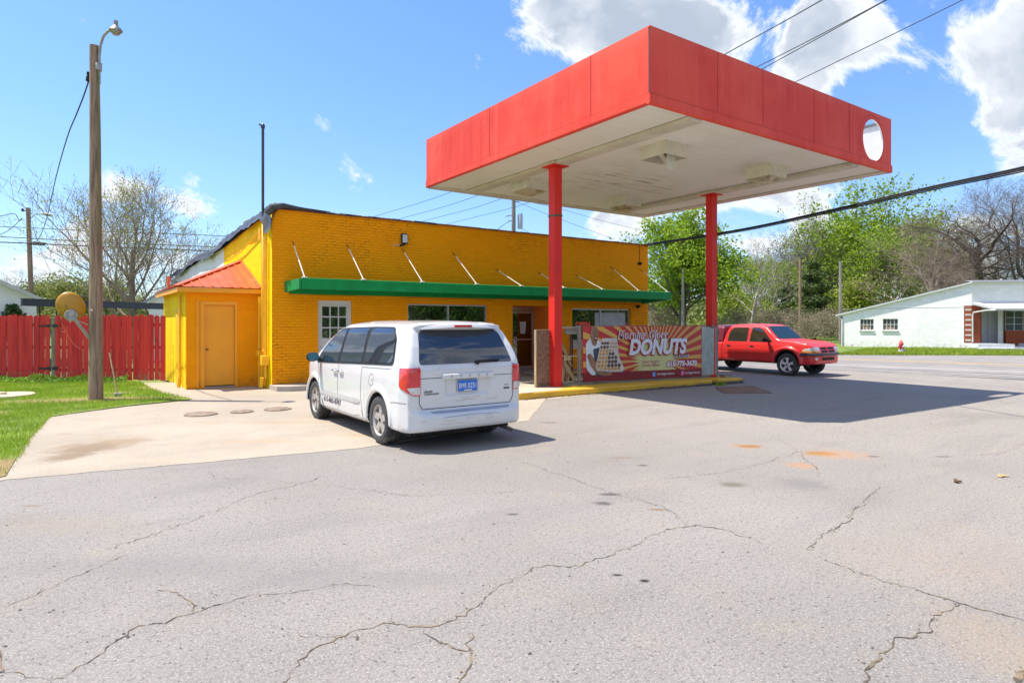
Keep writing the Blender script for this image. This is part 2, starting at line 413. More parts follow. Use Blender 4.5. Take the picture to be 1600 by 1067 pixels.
class Skin:
    """puts panels, glass and lettering onto a body surface"""
    def __init__(s,V,F): s.b=BVHTree.FromPolygons([tuple(p) for p in V],[tuple(int(i) for i in f) for f in F])
    def hit(s,ax,sg,u,v,off):
        if ax=='x': o=Vector((sg*4,u,v)); d=Vector((-sg,0,0))
        elif ax=='y': o=Vector((u,sg*9,v)); d=Vector((0,-sg,0))
        elif ax=='d': d=Vector((-sg,1,0)).normalized(); o=Vector((sg*.93,.12,v))+Vector((sg,1,0)).normalized()*u-d*3
        else: o=Vector((u,v,6)); d=Vector((0,0,-1))
        h=s.b.ray_cast(o,d)
        if h[0] is None: return None
        return h[0]+h[1]*off
    def patch(s,mb,poly,ax,sg,off=.004,res=.06,mi=None,maxn=None):
        pts=[];n=len(poly)
        for i in range(n):
            a=Vector(poly[i]);b=Vector(poly[(i+1)%n]); k=max(1,int((b-a).length/res))
            for j in range(k): pts.append(a+(b-a)*j/k)
        nb=len(pts); x0=min(p.x for p in pts);x1=max(p.x for p in pts);y0=min(p.y for p in pts);y1=max(p.y for p in pts)
        x=x0+res
        while x<x1:
            y=y0+res
            while y<y1: pts.append(Vector((x,y))); y+=res
            x+=res
        r=delaunay_2d_cdt(pts,[(i,(i+1)%nb) for i in range(nb)],[],1,1e-5)
        vs=[s.hit(ax,sg,p.x,p.y,off) for p in r[0]]
        if ax in 'xy':
            k='xy'.index(ax); md=float(np.median([v[k] for v in vs if v is not None])); vs=[v if v is not None and abs(v[k]-md)<.34 else None for v in vs]
        ok=[v is not None for v in vs]
        fs=[f for f in r[2] if all(ok[i] for i in f)]
        fs=[f for f in fs if max((vs[f[i]]-vs[f[i-1]]).length for i in range(len(f)))<max(.3,res*3)]
        mb.add([v if v is not None else Vector((0,0,.5)) for v in vs],fs,mi)
    def line(s,mb,pts,ax,sg,w=.008,off=.003,mi=None,res=.05):
        pts=[Vector(p) for p in pts]; P=[]
        for i in range(len(pts)-1):
            k=max(1,int((pts[i+1]-pts[i]).length/res))
            for j in range(k): P.append(pts[i]+(pts[i+1]-pts[i])*j/k)
        P.append(pts[-1]); v=[]
        for i,p in enumerate(P):
            d=(P[min(i+1,len(P)-1)]-P[max(i-1,0)]).normalized(); nn=Vector((-d.y,d.x))*w/2
            v+= [s.hit(ax,sg,*(p+nn),off),s.hit(ax,sg,*(p-nn),off)]
        f=[(2*i,2*i+1,2*i+3,2*i+2) for i in range(len(P)-1) if all(v[j] is not None and (v[j]-v[2*i]).length<.3 for j in (2*i,2*i+1,2*i+3,2*i+2))]
        mb.add([q if q is not None else Vector((0,0,.5)) for q in v],f,mi)
    def text(s,mb,body,u,v,size,ax,sg,off=.007,mi=None,fit=None,flip=1,**k):
        vv,f=textmesh(body,size,**k)
        if fit: w=max(a for a,b in vv)-min(a for a,b in vv); vv=[(a*fit/w,b) for a,b in vv]
        q=[s.hit(ax,sg,u+flip*a,v+b,off) for a,b in vv]
        f=[g for g in f if all(q[i] is not None for i in g)]
        mb.add([p if p is not None else Vector((0,0,.5)) for p in q],f,mi)
def arc(cx,cy,r,a0,a1,n=14): return [(cx+r*math.cos(R(a0+(a1-a0)*i/n)),cy+r*math.sin(R(a0+(a1-a0)*i/n))) for i in range(n+1)]
def rounded(poly,r=.05,n=4):
    out=[];m=len(poly)
    for i in range(m):
        p=Vector(poly[i]);a=Vector(poly[i-1])-p;b=Vector(poly[(i+1)%m])-p; k=min(r,a.length*.45,b.length*.45)
        A=p+a.normalized()*k;B=p+b.normalized()*k
        for j in range(n+1): t=j/n; q=A*(1-t)**2+p*2*t*(1-t)+B*t*t; out.append((q.x,q.y))
    return out
paint_w=mat('white_paint',(.66,.66,.65),.25,var=.03,vs=2,coat=.8,dirt=(.50,.46,.38),ds=3.5,da=.60)
rubber=mat('rubber',(.045,.045,.047),.85,var=.25,vs=5,bs=.3,dirt=(.16,.15,.13),ds=4,da=.5)
blackpl=mat('black_plastic',(.025,.025,.028),.75,var=.2,spec=.25)
greypl=mat('grey_plastic',(.16,.16,.17),.6,var=.15)
chrome=mat('alloy',(.74,.72,.70),.35,.25,var=.10,vs=14); dullal=mat('alloy_dull',(.46,.43,.40),.42,.35,var=.15,vs=14,dirt=(.25,.18,.12),ds=9,da=.52)
chr2=mat('chrome_trim',(.75,.75,.76),.15,1.,var=.03)
darkin=mat('wheel_well_dark',(.02,.02,.02),.9,var=.2)
gap=mat('panel_gap',(.06,.06,.065),.7,var=.1)
vglass=glassm('vehicle_glass',(.010,.016,.026),1.9,.015)
redl=mat('tail_lamp_red',(.62,.012,.02),.12,var=.25,vs=12,coat=1.)
clearl=mat('clear_lamp',(.62,.60,.56),.12,var=.2,vs=20,coat=1.)
amber=mat('amber_lamp',(.8,.30,.03),.15,var=.1,coat=1.)
def wheel(root,c,rad,wid,sg,style,spokes=5):
    """tyre with its rim as sub-part; sg is the outward side"""
    h=wid/2; rr=rad*.66
    t=MB(); pr=[(-h*.55,rr*.98),(-h*.95,rr*1.02),(-h,rad*.82),(-h*.93,rad*.93),(-h*.78,rad*.985),(-h*.42,rad),(-h*.40,rad*.975),(-h*.34,rad*.975),(-h*.32,rad),(-.02,rad),(-.015,rad*.975),(.015,rad*.975),(.02,rad),(h*.32,rad),(h*.34,rad*.975),(h*.40,rad*.975),(h*.42,rad),(h*.78,rad*.985),(h*.93,rad*.93),(h,rad*.82),(h*.95,rr*1.02),(h*.70,rr*.98)]
    t.lathe(pr,c,'x',40,sgn=sg)
    to=t.build('wheel',rubber,root,off=(0,0,0),auto=35)
    r=MB(); r.lathe([(-h*.6,rr*.97),(h*.35,rr*.90),(h*.62,rr*.93),(h*.80,rr*1.0),(h*.86,rr*.985),(h*.80,rr*.955),(h*.60,rr*.90)],c,'x',36,0,sg)
    r.lathe([(h*.10,rr*.92),(h*.10,.02),(h*.1,.001)],c,'x',30,1,sg)
    r.lathe([(h*.35,rr*.27),(h*.66,rr*.25),(h*.72,rr*.20),(h*.72,.001)],c,'x',20,0,sg)
    r.lathe([(h*.74,rr*.13),(h*.80,rr*.11),(h*.80,.001)],c,'x',14,2,sg)
    for k in range(spokes):
        a=2*math.pi*k/spokes+.3
        for w0,w1,da in (((.075,.115,0.),) if style=='wide' else ((.045,.05,-.13),(.045,.05,.13))):
            aa=a+da; vs=[]
            for rad_,ww,dep in ((rr*.22,w0,.70),(rr*.55,(w0+w1)/2,.66),(rr*.94,w1,.74)):
                if style=='wide': ww=ww*(1.15 if rad_<rr*.5 else 1.)
                for q,dd in ((-ww/2,dep),(ww/2,dep),(ww/2*1.15,dep-.35),(-ww/2*1.15,dep-.35)):
                    y=math.cos(aa)*rad_-math.sin(aa)*q; z=math.sin(aa)*rad_+math.cos(aa)*q
                    vs.append((c[0]+sg*h*dd,c[1]+y,c[2]+z))
            fs=[]
            for b in (0,4):
                for i in range(4): j=(i+1)%4; fs.append((b+i,b+j,b+4+j,b+4+i))
            r.add(vs,fs,0)
    r.build('rim',[dullal if style=='wide' else chrome,darkin,blackpl],to,off=(0,0,0),auto=40)
    return to
# ---- the minivan: local x across, y forward from the rear bumper, z up
def minivan():
    L_=4.80; ra,fa=1.02,3.88; wr=.345
    side=[(.05,.28),(.0,.34),(-.01,.45),(.01,.485),(.09,.535),(.125,.56),(.13,.60),(.115,.80),(.115,1.10),(.145,1.18),(.25,1.40),(.40,1.64),(.33,1.70),(.50,1.745),(1.2,1.775),(2.2,1.775),(2.75,1.73),(3.10,1.63),(3.5,1.42),(3.98,1.12),(4.25,1.04),(4.55,.95),(4.72,.82),(4.79,.62),(4.78,.36),(4.6,.22),(3.0,.20),(.35,.24)]
    hs=[(0,.2),(.86,.2),(.95,.28),(.975,.45),(.975,.78),(.955,.95),(.93,1.08),(.84,1.42),(.775,1.60),(.70,1.70),(.5,1.765),(.25,1.785),(0,1.79)]
    front=hs+[(-x,z) for x,z in hs[::-1]]
    hp=[(0,-.005),(.45,.0),(.74,.05),(.90,.16),(.965,.36),(.975,.8),(.975,3.9),(.95,4.2),(.87,4.48),(.68,4.68),(.35,4.78),(0,4.8)]
    plan=hp+[(-x,y) for x,y in hp[::-1]]
    def f(x,y,z):
        a=psdf(y,z,side); b=psdf(x,z,front); c=psdf(x,y,plan)
        d=smax(smax(a,b,.07),c,.055)
        for ya in (ra,fa):          # flared lips
            q=np.sqrt((y-ya)**2+(z-.36)**2)
            ring=smax(np.abs(q-.425)-.03,np.abs(x)-.982,.03); ring=smax(ring,.60-np.abs(x),.02); ring=smax(ring,.31-z,.02)
            d=smin(d,ring,.045)
        # lower body swage and the pressed number plate recess
        d=smax(d,-(smax(smax(np.abs(x)-.36,np.abs(z-.86)-.125,.03),y-.145,.02)),.015)
        for ya in (ra,fa):
            q=np.sqrt((y-ya)**2+(z-.355)**2)
            d=smax(d,-smax(q-.385,.62-np.abs(x),.01),.008)
        return d
    V,F=surface_nets(f,(-1.06,-.08,.14),(1.06,4.88,1.86),.0225)
    fc=V[F].mean(1)
    well=np.zeros(len(F),dtype=int)
    for ya in (ra,fa):
        q=np.hypot(fc[:,1]-ya,fc[:,2]-.355); well[(q<.393)&(np.abs(fc[:,0])<.955)&(np.abs(fc[:,0])>.55)]=1
    well[(fc[:,2]<.222)]=1
    X0,Y0=4.52,7.40
    root=thing('minivan','white minivan with dark tinted windows parked in front of the orange building','minivan',(X0,Y0,0))
    body=np_obj('body',V,F,[paint_w,darkin],root,smooth=True,mi=well)
    sk=Skin(V,F)
    Z=(0,0,0)
    def P(name,m,fn,parent=root,label=None,**k):
        mb=MB(); fn(mb); o=mb.build(name,m,parent,off=Z,fix=False,**k)
        if label: o['label']=label
        return o
    # side glass, both sides
    fd=rounded([(2.72,1.085),(3.70,1.05),(3.56,1.24),(3.12,1.52),(2.90,1.60),(2.70,1.62)],.05)
    sd=rounded([(1.72,1.125),(2.62,1.09),(2.60,1.62),(1.78,1.64)],.04)
    qt=rounded([(.62,1.17),(1.62,1.13),(1.68,1.64),(.88,1.64),(.70,1.50)],.12)
    blk=rounded([(.58,1.14),(3.80,1.02),(3.58,1.27),(3.13,1.55),(2.90,1.635),(1.6,1.665),(.90,1.665),(.68,1.50)],.08)
    for sg in (-1,1):
        P('window_surround',blackpl,lambda mb:sk.patch(mb,blk,'x',sg,.008,.045),smooth=True)
        for w in (fd,sd,qt): P('side_window',vglass,lambda mb:sk.patch(mb,w,'x',sg,.013,.05),smooth=True)
        def doorlines(mb):
            sk.line(mb,[(2.67,1.06),(2.67,.28)],'x',sg,.009)
            sk.line(mb,[(1.67,1.06),(1.67,.60),(1.62,.45),(1.58,.28)],'x',sg,.009)
            sk.line(mb,[(3.72,1.06),(3.68,.90),(3.55,.60),(3.42,.40),(3.40,.28)],'x',sg,.009)
            sk.line(mb,[(.16,.66),(.45,.655),(.58,.64)],'x',sg,.007)
            sk.line(mb,[(1.67,1.06),(.62,1.09)],'x',sg,.006)
            if sg<0: sk.line(mb,arc(1.28,.90,.085,0,360,20),'x',sg,.006)
        P('door_seams',gap,doorlines)
        P('side_moulding',mat('moulding',(.50,.49,.46),.5,var=.08),lambda mb:sk.patch(mb,[(1.72,.505),(3.48,.505),(3.46,.56),(1.72,.56)],'x',sg,.012,.1),smooth=True)
        P('sill',greypl,lambda mb:sk.patch(mb,[(1.46,.235),(3.44,.235),(3.42,.30),(1.46,.30)],'x',sg,.008,.1),smooth=True)
        for yy in (2.80,2.52):
            mb=MB(); p=sk.hit('x',sg,yy,.94,0)
            mb.tube([p+Vector((sg*.0,-.10,0)),p+Vector((sg*.035,-.08,.005)),p+Vector((sg*.038,.06,.005)),p+Vector((0,.09,0))],[.012,.014,.014,.012],8)
            h_=mb.build('door_handle',chr2,root,off=Z,smooth=True)
            P('handle_recess',mat('recess_shade',(.34,.34,.34),.5),lambda mb:sk.patch(mb,arc(yy-.01,.93,.045,0,340,10),'x',sg,.003,.03),h_)
        mb=MB(); c=Vector((sg*1.08,3.60,1.13))
        for k in range(1):
            mb.lathe([(-.045,.03),(-.04,.07),(-.02,.088),(.02,.088),(.06,.07),(.085,.03),(.09,.001)],(0,0,0),'y',14)
            mb.v=[(x*1.25+c.x,y+c.y,z*.95+c.z) for x,y,z in mb.v]
        mb.beam((sg*.93,3.60,1.08),(sg*1.02,3.60,1.09),.06,.05)
        mi=mb.build('wing_mirror',blackpl,root,off=Z,auto=40)
        mb=MB(); mb.add([(c.x+math.cos(t*math.pi/8)*.098,c.y-.047,c.z+math.sin(t*math.pi/8)*.072) for t in range(16)],[tuple(range(16))]); mb.build('mirror_glass',glassm('mirror_glass',(.03,.10,.13),1.6,.02),mi,off=Z)
    P('phone_lettering',gap,lambda mb:sk.text(mb,'615-865-8747',3.36,.385,.125,'x',-1,.004,flip=-1,fit=.84,offset=.002))
    P('fuel_flap_lock',gap,lambda mb:sk.patch(mb,arc(1.25,.90,.012,0,340,8),'x',-1,.004,.03))
    P('rust_streak',mat('rust_tan',(.62,.36,.20),.8),lambda mb:sk.patch(mb,[(3.58,1.05),(3.63,1.05),(3.60,.86),(3.575,.78),(3.565,.90)],'x',-1,.003,.05))
    P('scuffs',mat('scuff',(.42,.37,.30),.8,var=.3,vs=20),lambda mb:[sk.line(mb,q,'x',-1,.01,.003) for q in ([(1.70,.52),(1.95,.47)],[(1.72,.33),(1.95,.31)],[(1.64,.42),(1.61,.30),(1.62,.26)])])
    # tail
    P('rear_window',vglass,lambda mb:sk.patch(mb,rounded([(-.73,1.165),(.73,1.165),(.745,1.20),(.66,1.57),(.60,1.625),(-.60,1.625),(-.66,1.57),(-.745,1.20)],.03),'y',-1,.006,.07),smooth=True)
    def sp(mb):
        mb.prism([(.22,1.645),(.45,1.63),(.60,1.742),(.42,1.735),(.27,1.69)],-.62,.62,lambda u,v,w:(w,u,v))
    mb=MB(); n=14
    for i in range(n+1):
        x=-.66+1.32*i/n; s=1-(abs(x)/.66)**4*.55; zz=-.035*(abs(x)/.66)**2
        mb.v+=[(x,.46-.20*s,1.665+zz),(x,.47,1.64+zz),(x,.66,1.752+zz*1.2),(x,.50,1.752+zz),(x,.46-.18*s,1.70+zz)]
    for i in range(n):
        for k in range(5): j=(k+1)%5; mb.f.append((i*5+k,i*5+j,i*5+5+j,i*5+5+k)); mb.m.append(0)
    mb.f+=[(0,1,2,3,4),tuple(n*5+k for k in (4,3,2,1,0))]; mb.m+=[0,0]
    spo=mb.build('spoiler',paint_w,root,off=Z,auto=40)
    mb=MB(); mb.box(-.14,.14,.245,.30,1.672,1.698); mb.build('brake_lamp',redl,spo,off=Z)
    for sg in (-1,1):
        P('tail_lamp',redl,lambda mb:sk.patch(mb,rounded([(-.135,1.13),(.165,1.12),(.155,.86),(.06,.83),(-.05,.765),(-.135,.755)],.03),'d',sg,.012,.03),smooth=True)
        P('reversing_lamp',clearl,lambda mb:sk.patch(mb,rounded([(-.128,.875),(.02,.865),(-.03,.785),(-.128,.77)],.02),'d',sg,.017,.03),smooth=True)
    def tl(mb):
        sk.line(mb,[(-.755,1.15),(-.755,.66),(-.71,.575),(.71,.575),(.755,.66),(.755,1.15)],'y',-1,.010)
        sk.line(mb,[(-.75,.985),(-.37,.985)],'y',-1,.008); sk.line(mb,[(.37,.985),(.75,.985)],'y',-1,.008)
    P('tailgate_seams',gap,tl)
    mb=MB(); mb.bbox(-.42,.42,.085,.145,.965,1.035,.012); hd=mb.build('tailgate_grip',paint_w,root,off=Z,auto=40)
    mb=MB()
    for i,ch in enumerate('DODGE'): text(mb,ch,lambda a,b:(-.30+i*.145+a,.0835,.985+b),.045,offset=.001)
    mb.build('badge_lettering',mat('badge_grey',(.22,.22,.24),.4),hd,off=Z,fix=False)
    mb=MB(); mb.bbox(-.175,.155,.118,.142,.775,.945,.006); pl=mb.build('number_plate',mat('plate_frame',(.5,.5,.52),.35,.6),root,off=Z)
    mb=MB(); mb.box(-.165,.145,.112,.1175,.785,.935); pf=mb.build('plate_face',mat('plate_blue',(.03,.17,.60),.4,var=.08,vs=30),pl,off=Z)
    mb=MB(); text(mb,'BMR',lambda a,b:(-.155+a,.110,.825+b),.10,fit=.12); text(mb,'0251',lambda a,b:(-.012+a,.110,.825+b),.10,fit=.135); mb.box(-.07,.05,.109,.1115,.79,.803)
    mb.build('plate_lettering',flat('plate_white',(.8,.8,.8)),pf,off=Z,fix=False)
    P('model_lettering',gap,lambda mb:(sk.text(mb,'GRAND',-.69,.795,.036,'y',-1,.004,offset=.0012),sk.text(mb,'CARAVAN',-.69,.762,.036,'y',-1,.004,offset=.0012,fit=.22),
                               sk.text(mb,'SXT',.60,.82,.036,'y',-1,.004,fit=.08),sk.patch(mb,[(.59,.775),(.69,.775),(.69,.80),(.59,.80)],'y',-1,.004,.05)))
    P('bumper_step',mat('step_pad',(.30,.34,.42),.45,var=.1),lambda mb:sk.patch(mb,rounded([(-.62,.012),(.68,.012),(.66,.095),(-.60,.095)],.015),'z',1,.004,.05))
    P('bumper_scuffs',mat('scuff2',(.50,.45,.38),.8,var=.3,vs=20),lambda mb:[sk.line(mb,q,'y',-1,w,.003) for q,w in (([(-.45,.42),(-.30,.41),(-.22,.42)],.008),([(-.1,.43),(.05,.42)],.006),([(.2,.44),(.32,.44)],.006),([(-.2,.66),(-.12,.655),(-.02,.67),(.1,.66)],.006),([(-.1,.69),(.2,.695)],.005),([(.22,.41),(.26,.39),(.34,.41)],.010),([(-.75,.42),(-.70,.43)],.012),([(.3,.645),(.5,.66)],.006),([(-.5,.375),(-.1,.365),(.5,.375)],.004))])
    mb=MB()
    a=Vector((.20,.13,1.10)); mb.tube([(.14,.085,1.165),(.14,.16,1.18)],.024,10); mb.beam((.14,.10,1.18),(.34,.118,1.20),.016,.024); mb.beam((.12,.098,1.19),(.52,.12,1.20),.014,.030)
    mb.build('rear_wiper',blackpl,root,off=Z)
    mb=MB(); mb.tube([(.62,.50,.24),(.62,.12,.22),(.635,-.02,.20)],.028,10); mb.build('exhaust_pipe',mat('exhaust',(.10,.08,.07),.6,.5),root,off=Z,smooth=True)
    mb=MB(); mb.box(-.80,.80,.30,4.4,.20,.34); mb.beam((-.6,ra,.30),(.6,ra,.30),.12,.10); mb.build('underbody',darkin,root,off=Z)
    # front, unseen from here but there
    P('windscreen',vglass,lambda mb:sk.patch(mb,rounded([(-.66,3.12),(.66,3.12),(.78,3.92),(-.78,3.92)],.06),'z',1,.006,.08),smooth=True)
    P('headlamp',clearl,lambda mb:[sk.patch(mb,rounded([(s*.45,.86),(s*.80,.88),(s*.80,.74),(s*.45,.72)],.03),'y',1,.008,.05) for s in (-1,1)],smooth=True)
    P('grille',blackpl,lambda mb:sk.patch(mb,rounded([(-.36,.84),(.36,.84),(.34,.66),(-.34,.66)],.03),'y',1,.008,.05),smooth=True)
    for ya in (ra,fa):
        for sg in (-1,1): wheel(root,(sg*.845,ya,wr),wr,.23,sg,'wide',5)
    return root
def pickup():
    Lp=5.40; ra,fa=1.12,4.42; wr=.375
    side=[(.0,.50),(.0,1.0),(.03,1.06),(1.80,1.08),(1.86,1.10),(1.93,1.40),(2.05,1.68),(2.25,1.745),(2.9,1.765),(3.35,1.74),(3.55,1.66),(4.00,1.26),(4.12,1.215),(4.7,1.17),(5.1,1.10),(5.27,1.0),(5.34,.86),(5.39,.80),(5.40,.55),(5.33,.42),(5.0,.36),(3.9,.40),(.3,.42)]
    hs=[(0,.36),(.84,.38),(.895,.5),(.915,.70),(.915,.85),(.885,1.02),(.85,1.12),(.76,1.45),(.70,1.60),(.62,1.71),(.45,1.76),(0,1.785)]
    front=hs+[(-x,z) for x,z in hs[::-1]]
    hp=[(0,0),(.80,.0),(.90,.08),(.915,.4),(.915,4.7),(.90,5.0),(.84,5.22),(.66,5.34),(.3,5.395),(0,5.40)]
    plan=hp+[(-x,y) for x,y in hp[::-1]]
    def f(x,y,z):
        d=smax(smax(psdf(y,z,side),psdf(x,z,front),.07),psdf(x,y,plan),.06)
        # gap between cab and bed
        d=smax(d,-smax(np.abs(y-1.84)-.012,.80-np.abs(x),.01),.01)
        for ya in (ra,fa):
            q=np.sqrt((y-ya)**2+(z-.42)**2)
            ring=smax(np.abs(q-.50)-.05,np.abs(x)-.945,.035); ring=smax(ring,.6-np.abs(x),.02); ring=smax(ring,.40-z,.02)
            d=smin(d,ring,.06); d=smax(d,-smax(q-.455,.58-np.abs(x),.01),.008)
        # hood crease valley between fender and bonnet
        return d
    V,F=surface_nets(f,(-1.02,-.08,.28),(1.02,5.48,1.86),.026)
    fc=V[F].mean(1); well=np.zeros(len(F),dtype=int)
    for ya in (ra,fa): well[(np.hypot(fc[:,1]-ya,fc[:,2]-.42)<.463)&(np.abs(fc[:,0])<.90)&(np.abs(fc[:,0])>.5)]=1
    well[fc[:,2]<.40]=1
    red=mat('red_paint',(.68,.032,.03),.3,var=.06,vs=2,coat=.25)
    gx,gy,_=G(1229,587); X0,Y0=gx+.90,gy+4.42
    root=thing('pickup_truck','red crew cab pickup with a maroon bed cap beside the red canopy column','pickup truck',(X0,Y0,hgt(20)))
    root.rotation_euler=(0,0,math.pi)
    np_obj('body',V,F,[red,darkin],root,smooth=True,mi=well); sk=Skin(V,F); Z=(0,0,0)
    def P(name,m,fn,parent=root,label=None,**k):
        mb=MB(); fn(mb); o=mb.build(name,m,parent,off=Z,fix=False,**k)
        if label: o['label']=label
        return o
    pg=glassm('pickup_glass',(.02,.018,.012),1.7,.02); wg=glassm('windscreen_glass',(.006,.02,.025),1.5,.02)
    for sg in (-1,1):
        fd=rounded([(2.98,1.135),(3.86,1.135),(3.72,1.26),(3.46,1.52),(3.30,1.60),(3.02,1.60)],.04)
        rd=rounded([(2.06,1.135),(2.84,1.135),(2.84,1.60),(2.25,1.60),(2.12,1.48)],.05)
        for w in (fd,rd):
            c=(sum(p[0] for p in w)/len(w),sum(p[1] for p in w)/len(w)); ww=[(c[0]+(p[0]-c[0])*1.06,c[1]+(p[1]-c[1])*1.09) for p in w]
            so_=P('window_seal',blackpl,lambda mb:sk.patch(mb,ww,'x',sg,.003,.07),smooth=True)
            P('side_window',pg,lambda mb:sk.patch(mb,w,'x',sg,.008,.07),so_,smooth=True)
        P('window_divider',blackpl,lambda mb:sk.line(mb,[(2.30,1.12),(2.34,1.60)],'x',sg,.022,.009))
        P('door_seams',gap,lambda mb:(sk.line(mb,[(2.91,1.62),(2.91,.46)],'x',sg,.010),sk.line(mb,[(3.90,1.12),(3.88,.8),(3.80,.46)],'x',sg,.010),sk.line(mb,[(2.0,1.60),(1.98,1.1),(1.98,.9),(1.90,.46)],'x',sg,.010),sk.line(mb,[(3.9,.46),(1.9,.46)],'x',sg,.008)))
        for yy in (3.08,2.12): P('door_handle',blackpl,lambda mb:sk.patch(mb,rounded([(yy-.08,.93),(yy+.08,.93),(yy+.08,.98),(yy-.08,.98)],.015),'x',sg,.014,.04))
        mb=MB(); mb.lathe([(-.05,.03),(-.045,.08),(-.01,.10),(.05,.085),(.10,.04),(.11,.001)],(0,0,0),'y',14); mb.v=[(x*1.3+sg*1.06,y+3.72,z*.85+1.20) for x,y,z in mb.v]; mb.beam((sg*.84,3.72,1.15),(sg*1.0,3.72,1.17),.08,.06)
        mb.build('wing_mirror',blackpl,root,off=Z,auto=40)
        P('swage_line',mat('red_highlight',(.66,.05,.05),.2,var=.03,coat=.6),lambda mb:sk.patch(mb,[(1.95,.70),(3.86,.70),(3.86,.73),(1.95,.73)],'x',sg,.010,.1),smooth=True)
        # head lamp over amber strip
        P('headlamp',clearl,lambda mb:(sk.patch(mb,rounded([(sg*.47,.985),(sg*.80,.975),(sg*.86,.86),(sg*.47,.86)],.02),'y',1,.012,.04),sk.patch(mb,rounded([(5.28,.965),(5.05,.93),(4.97,.86),(5.30,.86)],.02),'x',sg,.012,.04)),smooth=True)
        P('turn_signal',amber,lambda mb:(sk.patch(mb,[(sg*.47,.855),(sg*.86,.855),(sg*.86,.80),(sg*.47,.80)],'y',1,.012,.04),sk.patch(mb,[(5.32,.855),(4.96,.855),(4.93,.80),(5.32,.80)],'x',sg,.012,.04)),smooth=True)
        P('fog_lamp',clearl,lambda mb:sk.patch(mb,arc(sg*.66,.60,.05,0,340,12),'y',1,.008,.03))
    for sg in (-1,1):
        for gz in (.835,.93):
            P('grille_opening',blackpl,lambda mb:sk.patch(mb,rounded([(sg*.035,gz-.038),(sg*.41,gz-.038),(sg*.40,gz+.036),(sg*.035,gz+.036)],.015),'y',1,.011,.05))
    def gr(mb):
        for z in (.79,.882,.975): sk.line(mb,[(-.43,z),(.43,z)],'y',1,.02,.018)
        for x in (-.425,0,.425): sk.line(mb,[(x,.79),(x,.975)],'y',1,.03,.018)
    P('grille_bars',red,gr)
    mb=MB(); n=20
    pr=[(.0,.0),(.055,.012),(.065,.05),(.05,.09),(-.03,.10)]
    for i in range(n+1):
        t=i/n*2-1; x=.955*t; y=5.41-.02-.16*abs(t)**3-.10*abs(t)**12
        for dy,dz in pr: mb.v.append((x,y+dy-.02,.69+dz))
    for i in range(n):
        for k in range(4): mb.f.append((i*5+k,i*5+k+1,i*5+6+k,i*5+5+k)); mb.m.append(0)
    for sg in (-1,1): mb.beam((sg*.93,5.15,.74),(sg*.93,4.93,.735),.05,.095)
    mb.build('front_bumper',mat('bumper_grey',(.06,.06,.07),.5,var=.1),root,off=Z,auto=50)
    P('air_intake',blackpl,lambda mb:[sk.patch(mb,rounded([(x,.545),(x+.13,.545),(x+.13,.645),(x,.645)],.02),'y',1,.008,.04) for x in (-.36,-.205,-.05,.105,.26)])
    P('windscreen',wg,lambda mb:sk.patch(mb,rounded([(-.60,3.54),(.60,3.54),(.73,4.00),(-.73,4.00)],.05),'z',1,.006,.06),smooth=True)
    P('wiper_cowl',blackpl,lambda mb:sk.patch(mb,[(-.74,4.0),(.74,4.0),(.72,4.07),(-.72,4.07)],'z',1,.005,.06),smooth=True)
    # bed cap
    cs=[(.02,1.07),(.04,1.12),(.20,1.62),(.32,1.70),(1.7,1.74),(1.80,1.68),(1.82,1.07)]
    ch=[(0,1.0),(.86,1.0),(.86,1.10),(.70,1.60),(.6,1.69),(0,1.74)]; cf=ch+[(-x,z) for x,z in ch[::-1]]
    g=lambda x,y,z:smax(psdf(y,z,cs),psdf(x,z,cf),.07)+0*x*y*z
    V2,F2=surface_nets(g,(-.95,-.06,1.0),(.95,1.9,1.80),.035)
    capo=np_obj('bed_cap',V2,F2,mat('maroon_paint',(.16,.02,.035),.3,var=.05,coat=.5),root,smooth=True); s2=Skin(V2,F2)
    for sg in (-1,1):
        mb=MB(); s2.patch(mb,rounded([(.35,1.20),(1.62,1.20),(1.60,1.52),(.45,1.52)],.06),'x',sg,.006,.08); mb.build('cap_window',glassm('cap_glass',(.015,.02,.03),1.9,.02),capo,off=Z,fix=False,smooth=True)
    mb=MB(); mb.box(-.7,.7,.2,5.0,.38,.50); mb.beam((-.7,fa,.36),(.7,fa,.36),.14,.12); mb.beam((-.7,ra,.36),(.7,ra,.36),.14,.12); mb.build('underbody',darkin,root,off=Z)
    mb=MB(); mb.bbox(-.85,.85,-.12,.02,.50,.66,.02); mb.build('rear_bumper',blackpl,root,off=Z)
    P('tail_lamp',redl,lambda mb:[sk.patch(mb,[(s*.74,.70),(s*.88,.70),(s*.88,1.0),(s*.74,1.0)],'y',-1,.008,.05) for s in (-1,1)])
    for ya in (ra,fa):
        for sg in (-1,1): wheel(root,(sg*.79,ya,wr),wr,.25,sg,'double',5)
    return root
# ------------------------------------------------------------------ ground
def grassmat():
    m,nt,b,oc,pos,out=newmat('lawn_ground')
    n=noise(nt,pos,1.1,5,.65); n2=noise(nt,pos,22,4,.7); n3=noise(nt,pos,.12,3,.6)
    c=mixc(nt,mrange(nt,n,.35,.65),(.15,.23,.02),(.26,.36,.04)); c=mixc(nt,mth(nt,'MULTIPLY',mrange(nt,n3,.4,.6),.6),c,(.16,.20,.05))
    c=mixc(nt,mth(nt,'MULTIPLY',mrange(nt,n2,.45,.7),.5),c,(.05,.08,.01))
    nz=noise(nt,pos,2.6,5,.7)
    for e in LAWN_DIRT: c=mixc(nt,mth(nt,'MULTIPLY',ellip(nt,pos,*e,nz=nz,soft=.6),.85),c,(.30,.19,.09))
    L(nt,c,b.inputs['Base Color']); b.inputs['Roughness'].default_value=.95; bump(nt,b,n2,.8,.03); return m
POLE=(.40,16.9)
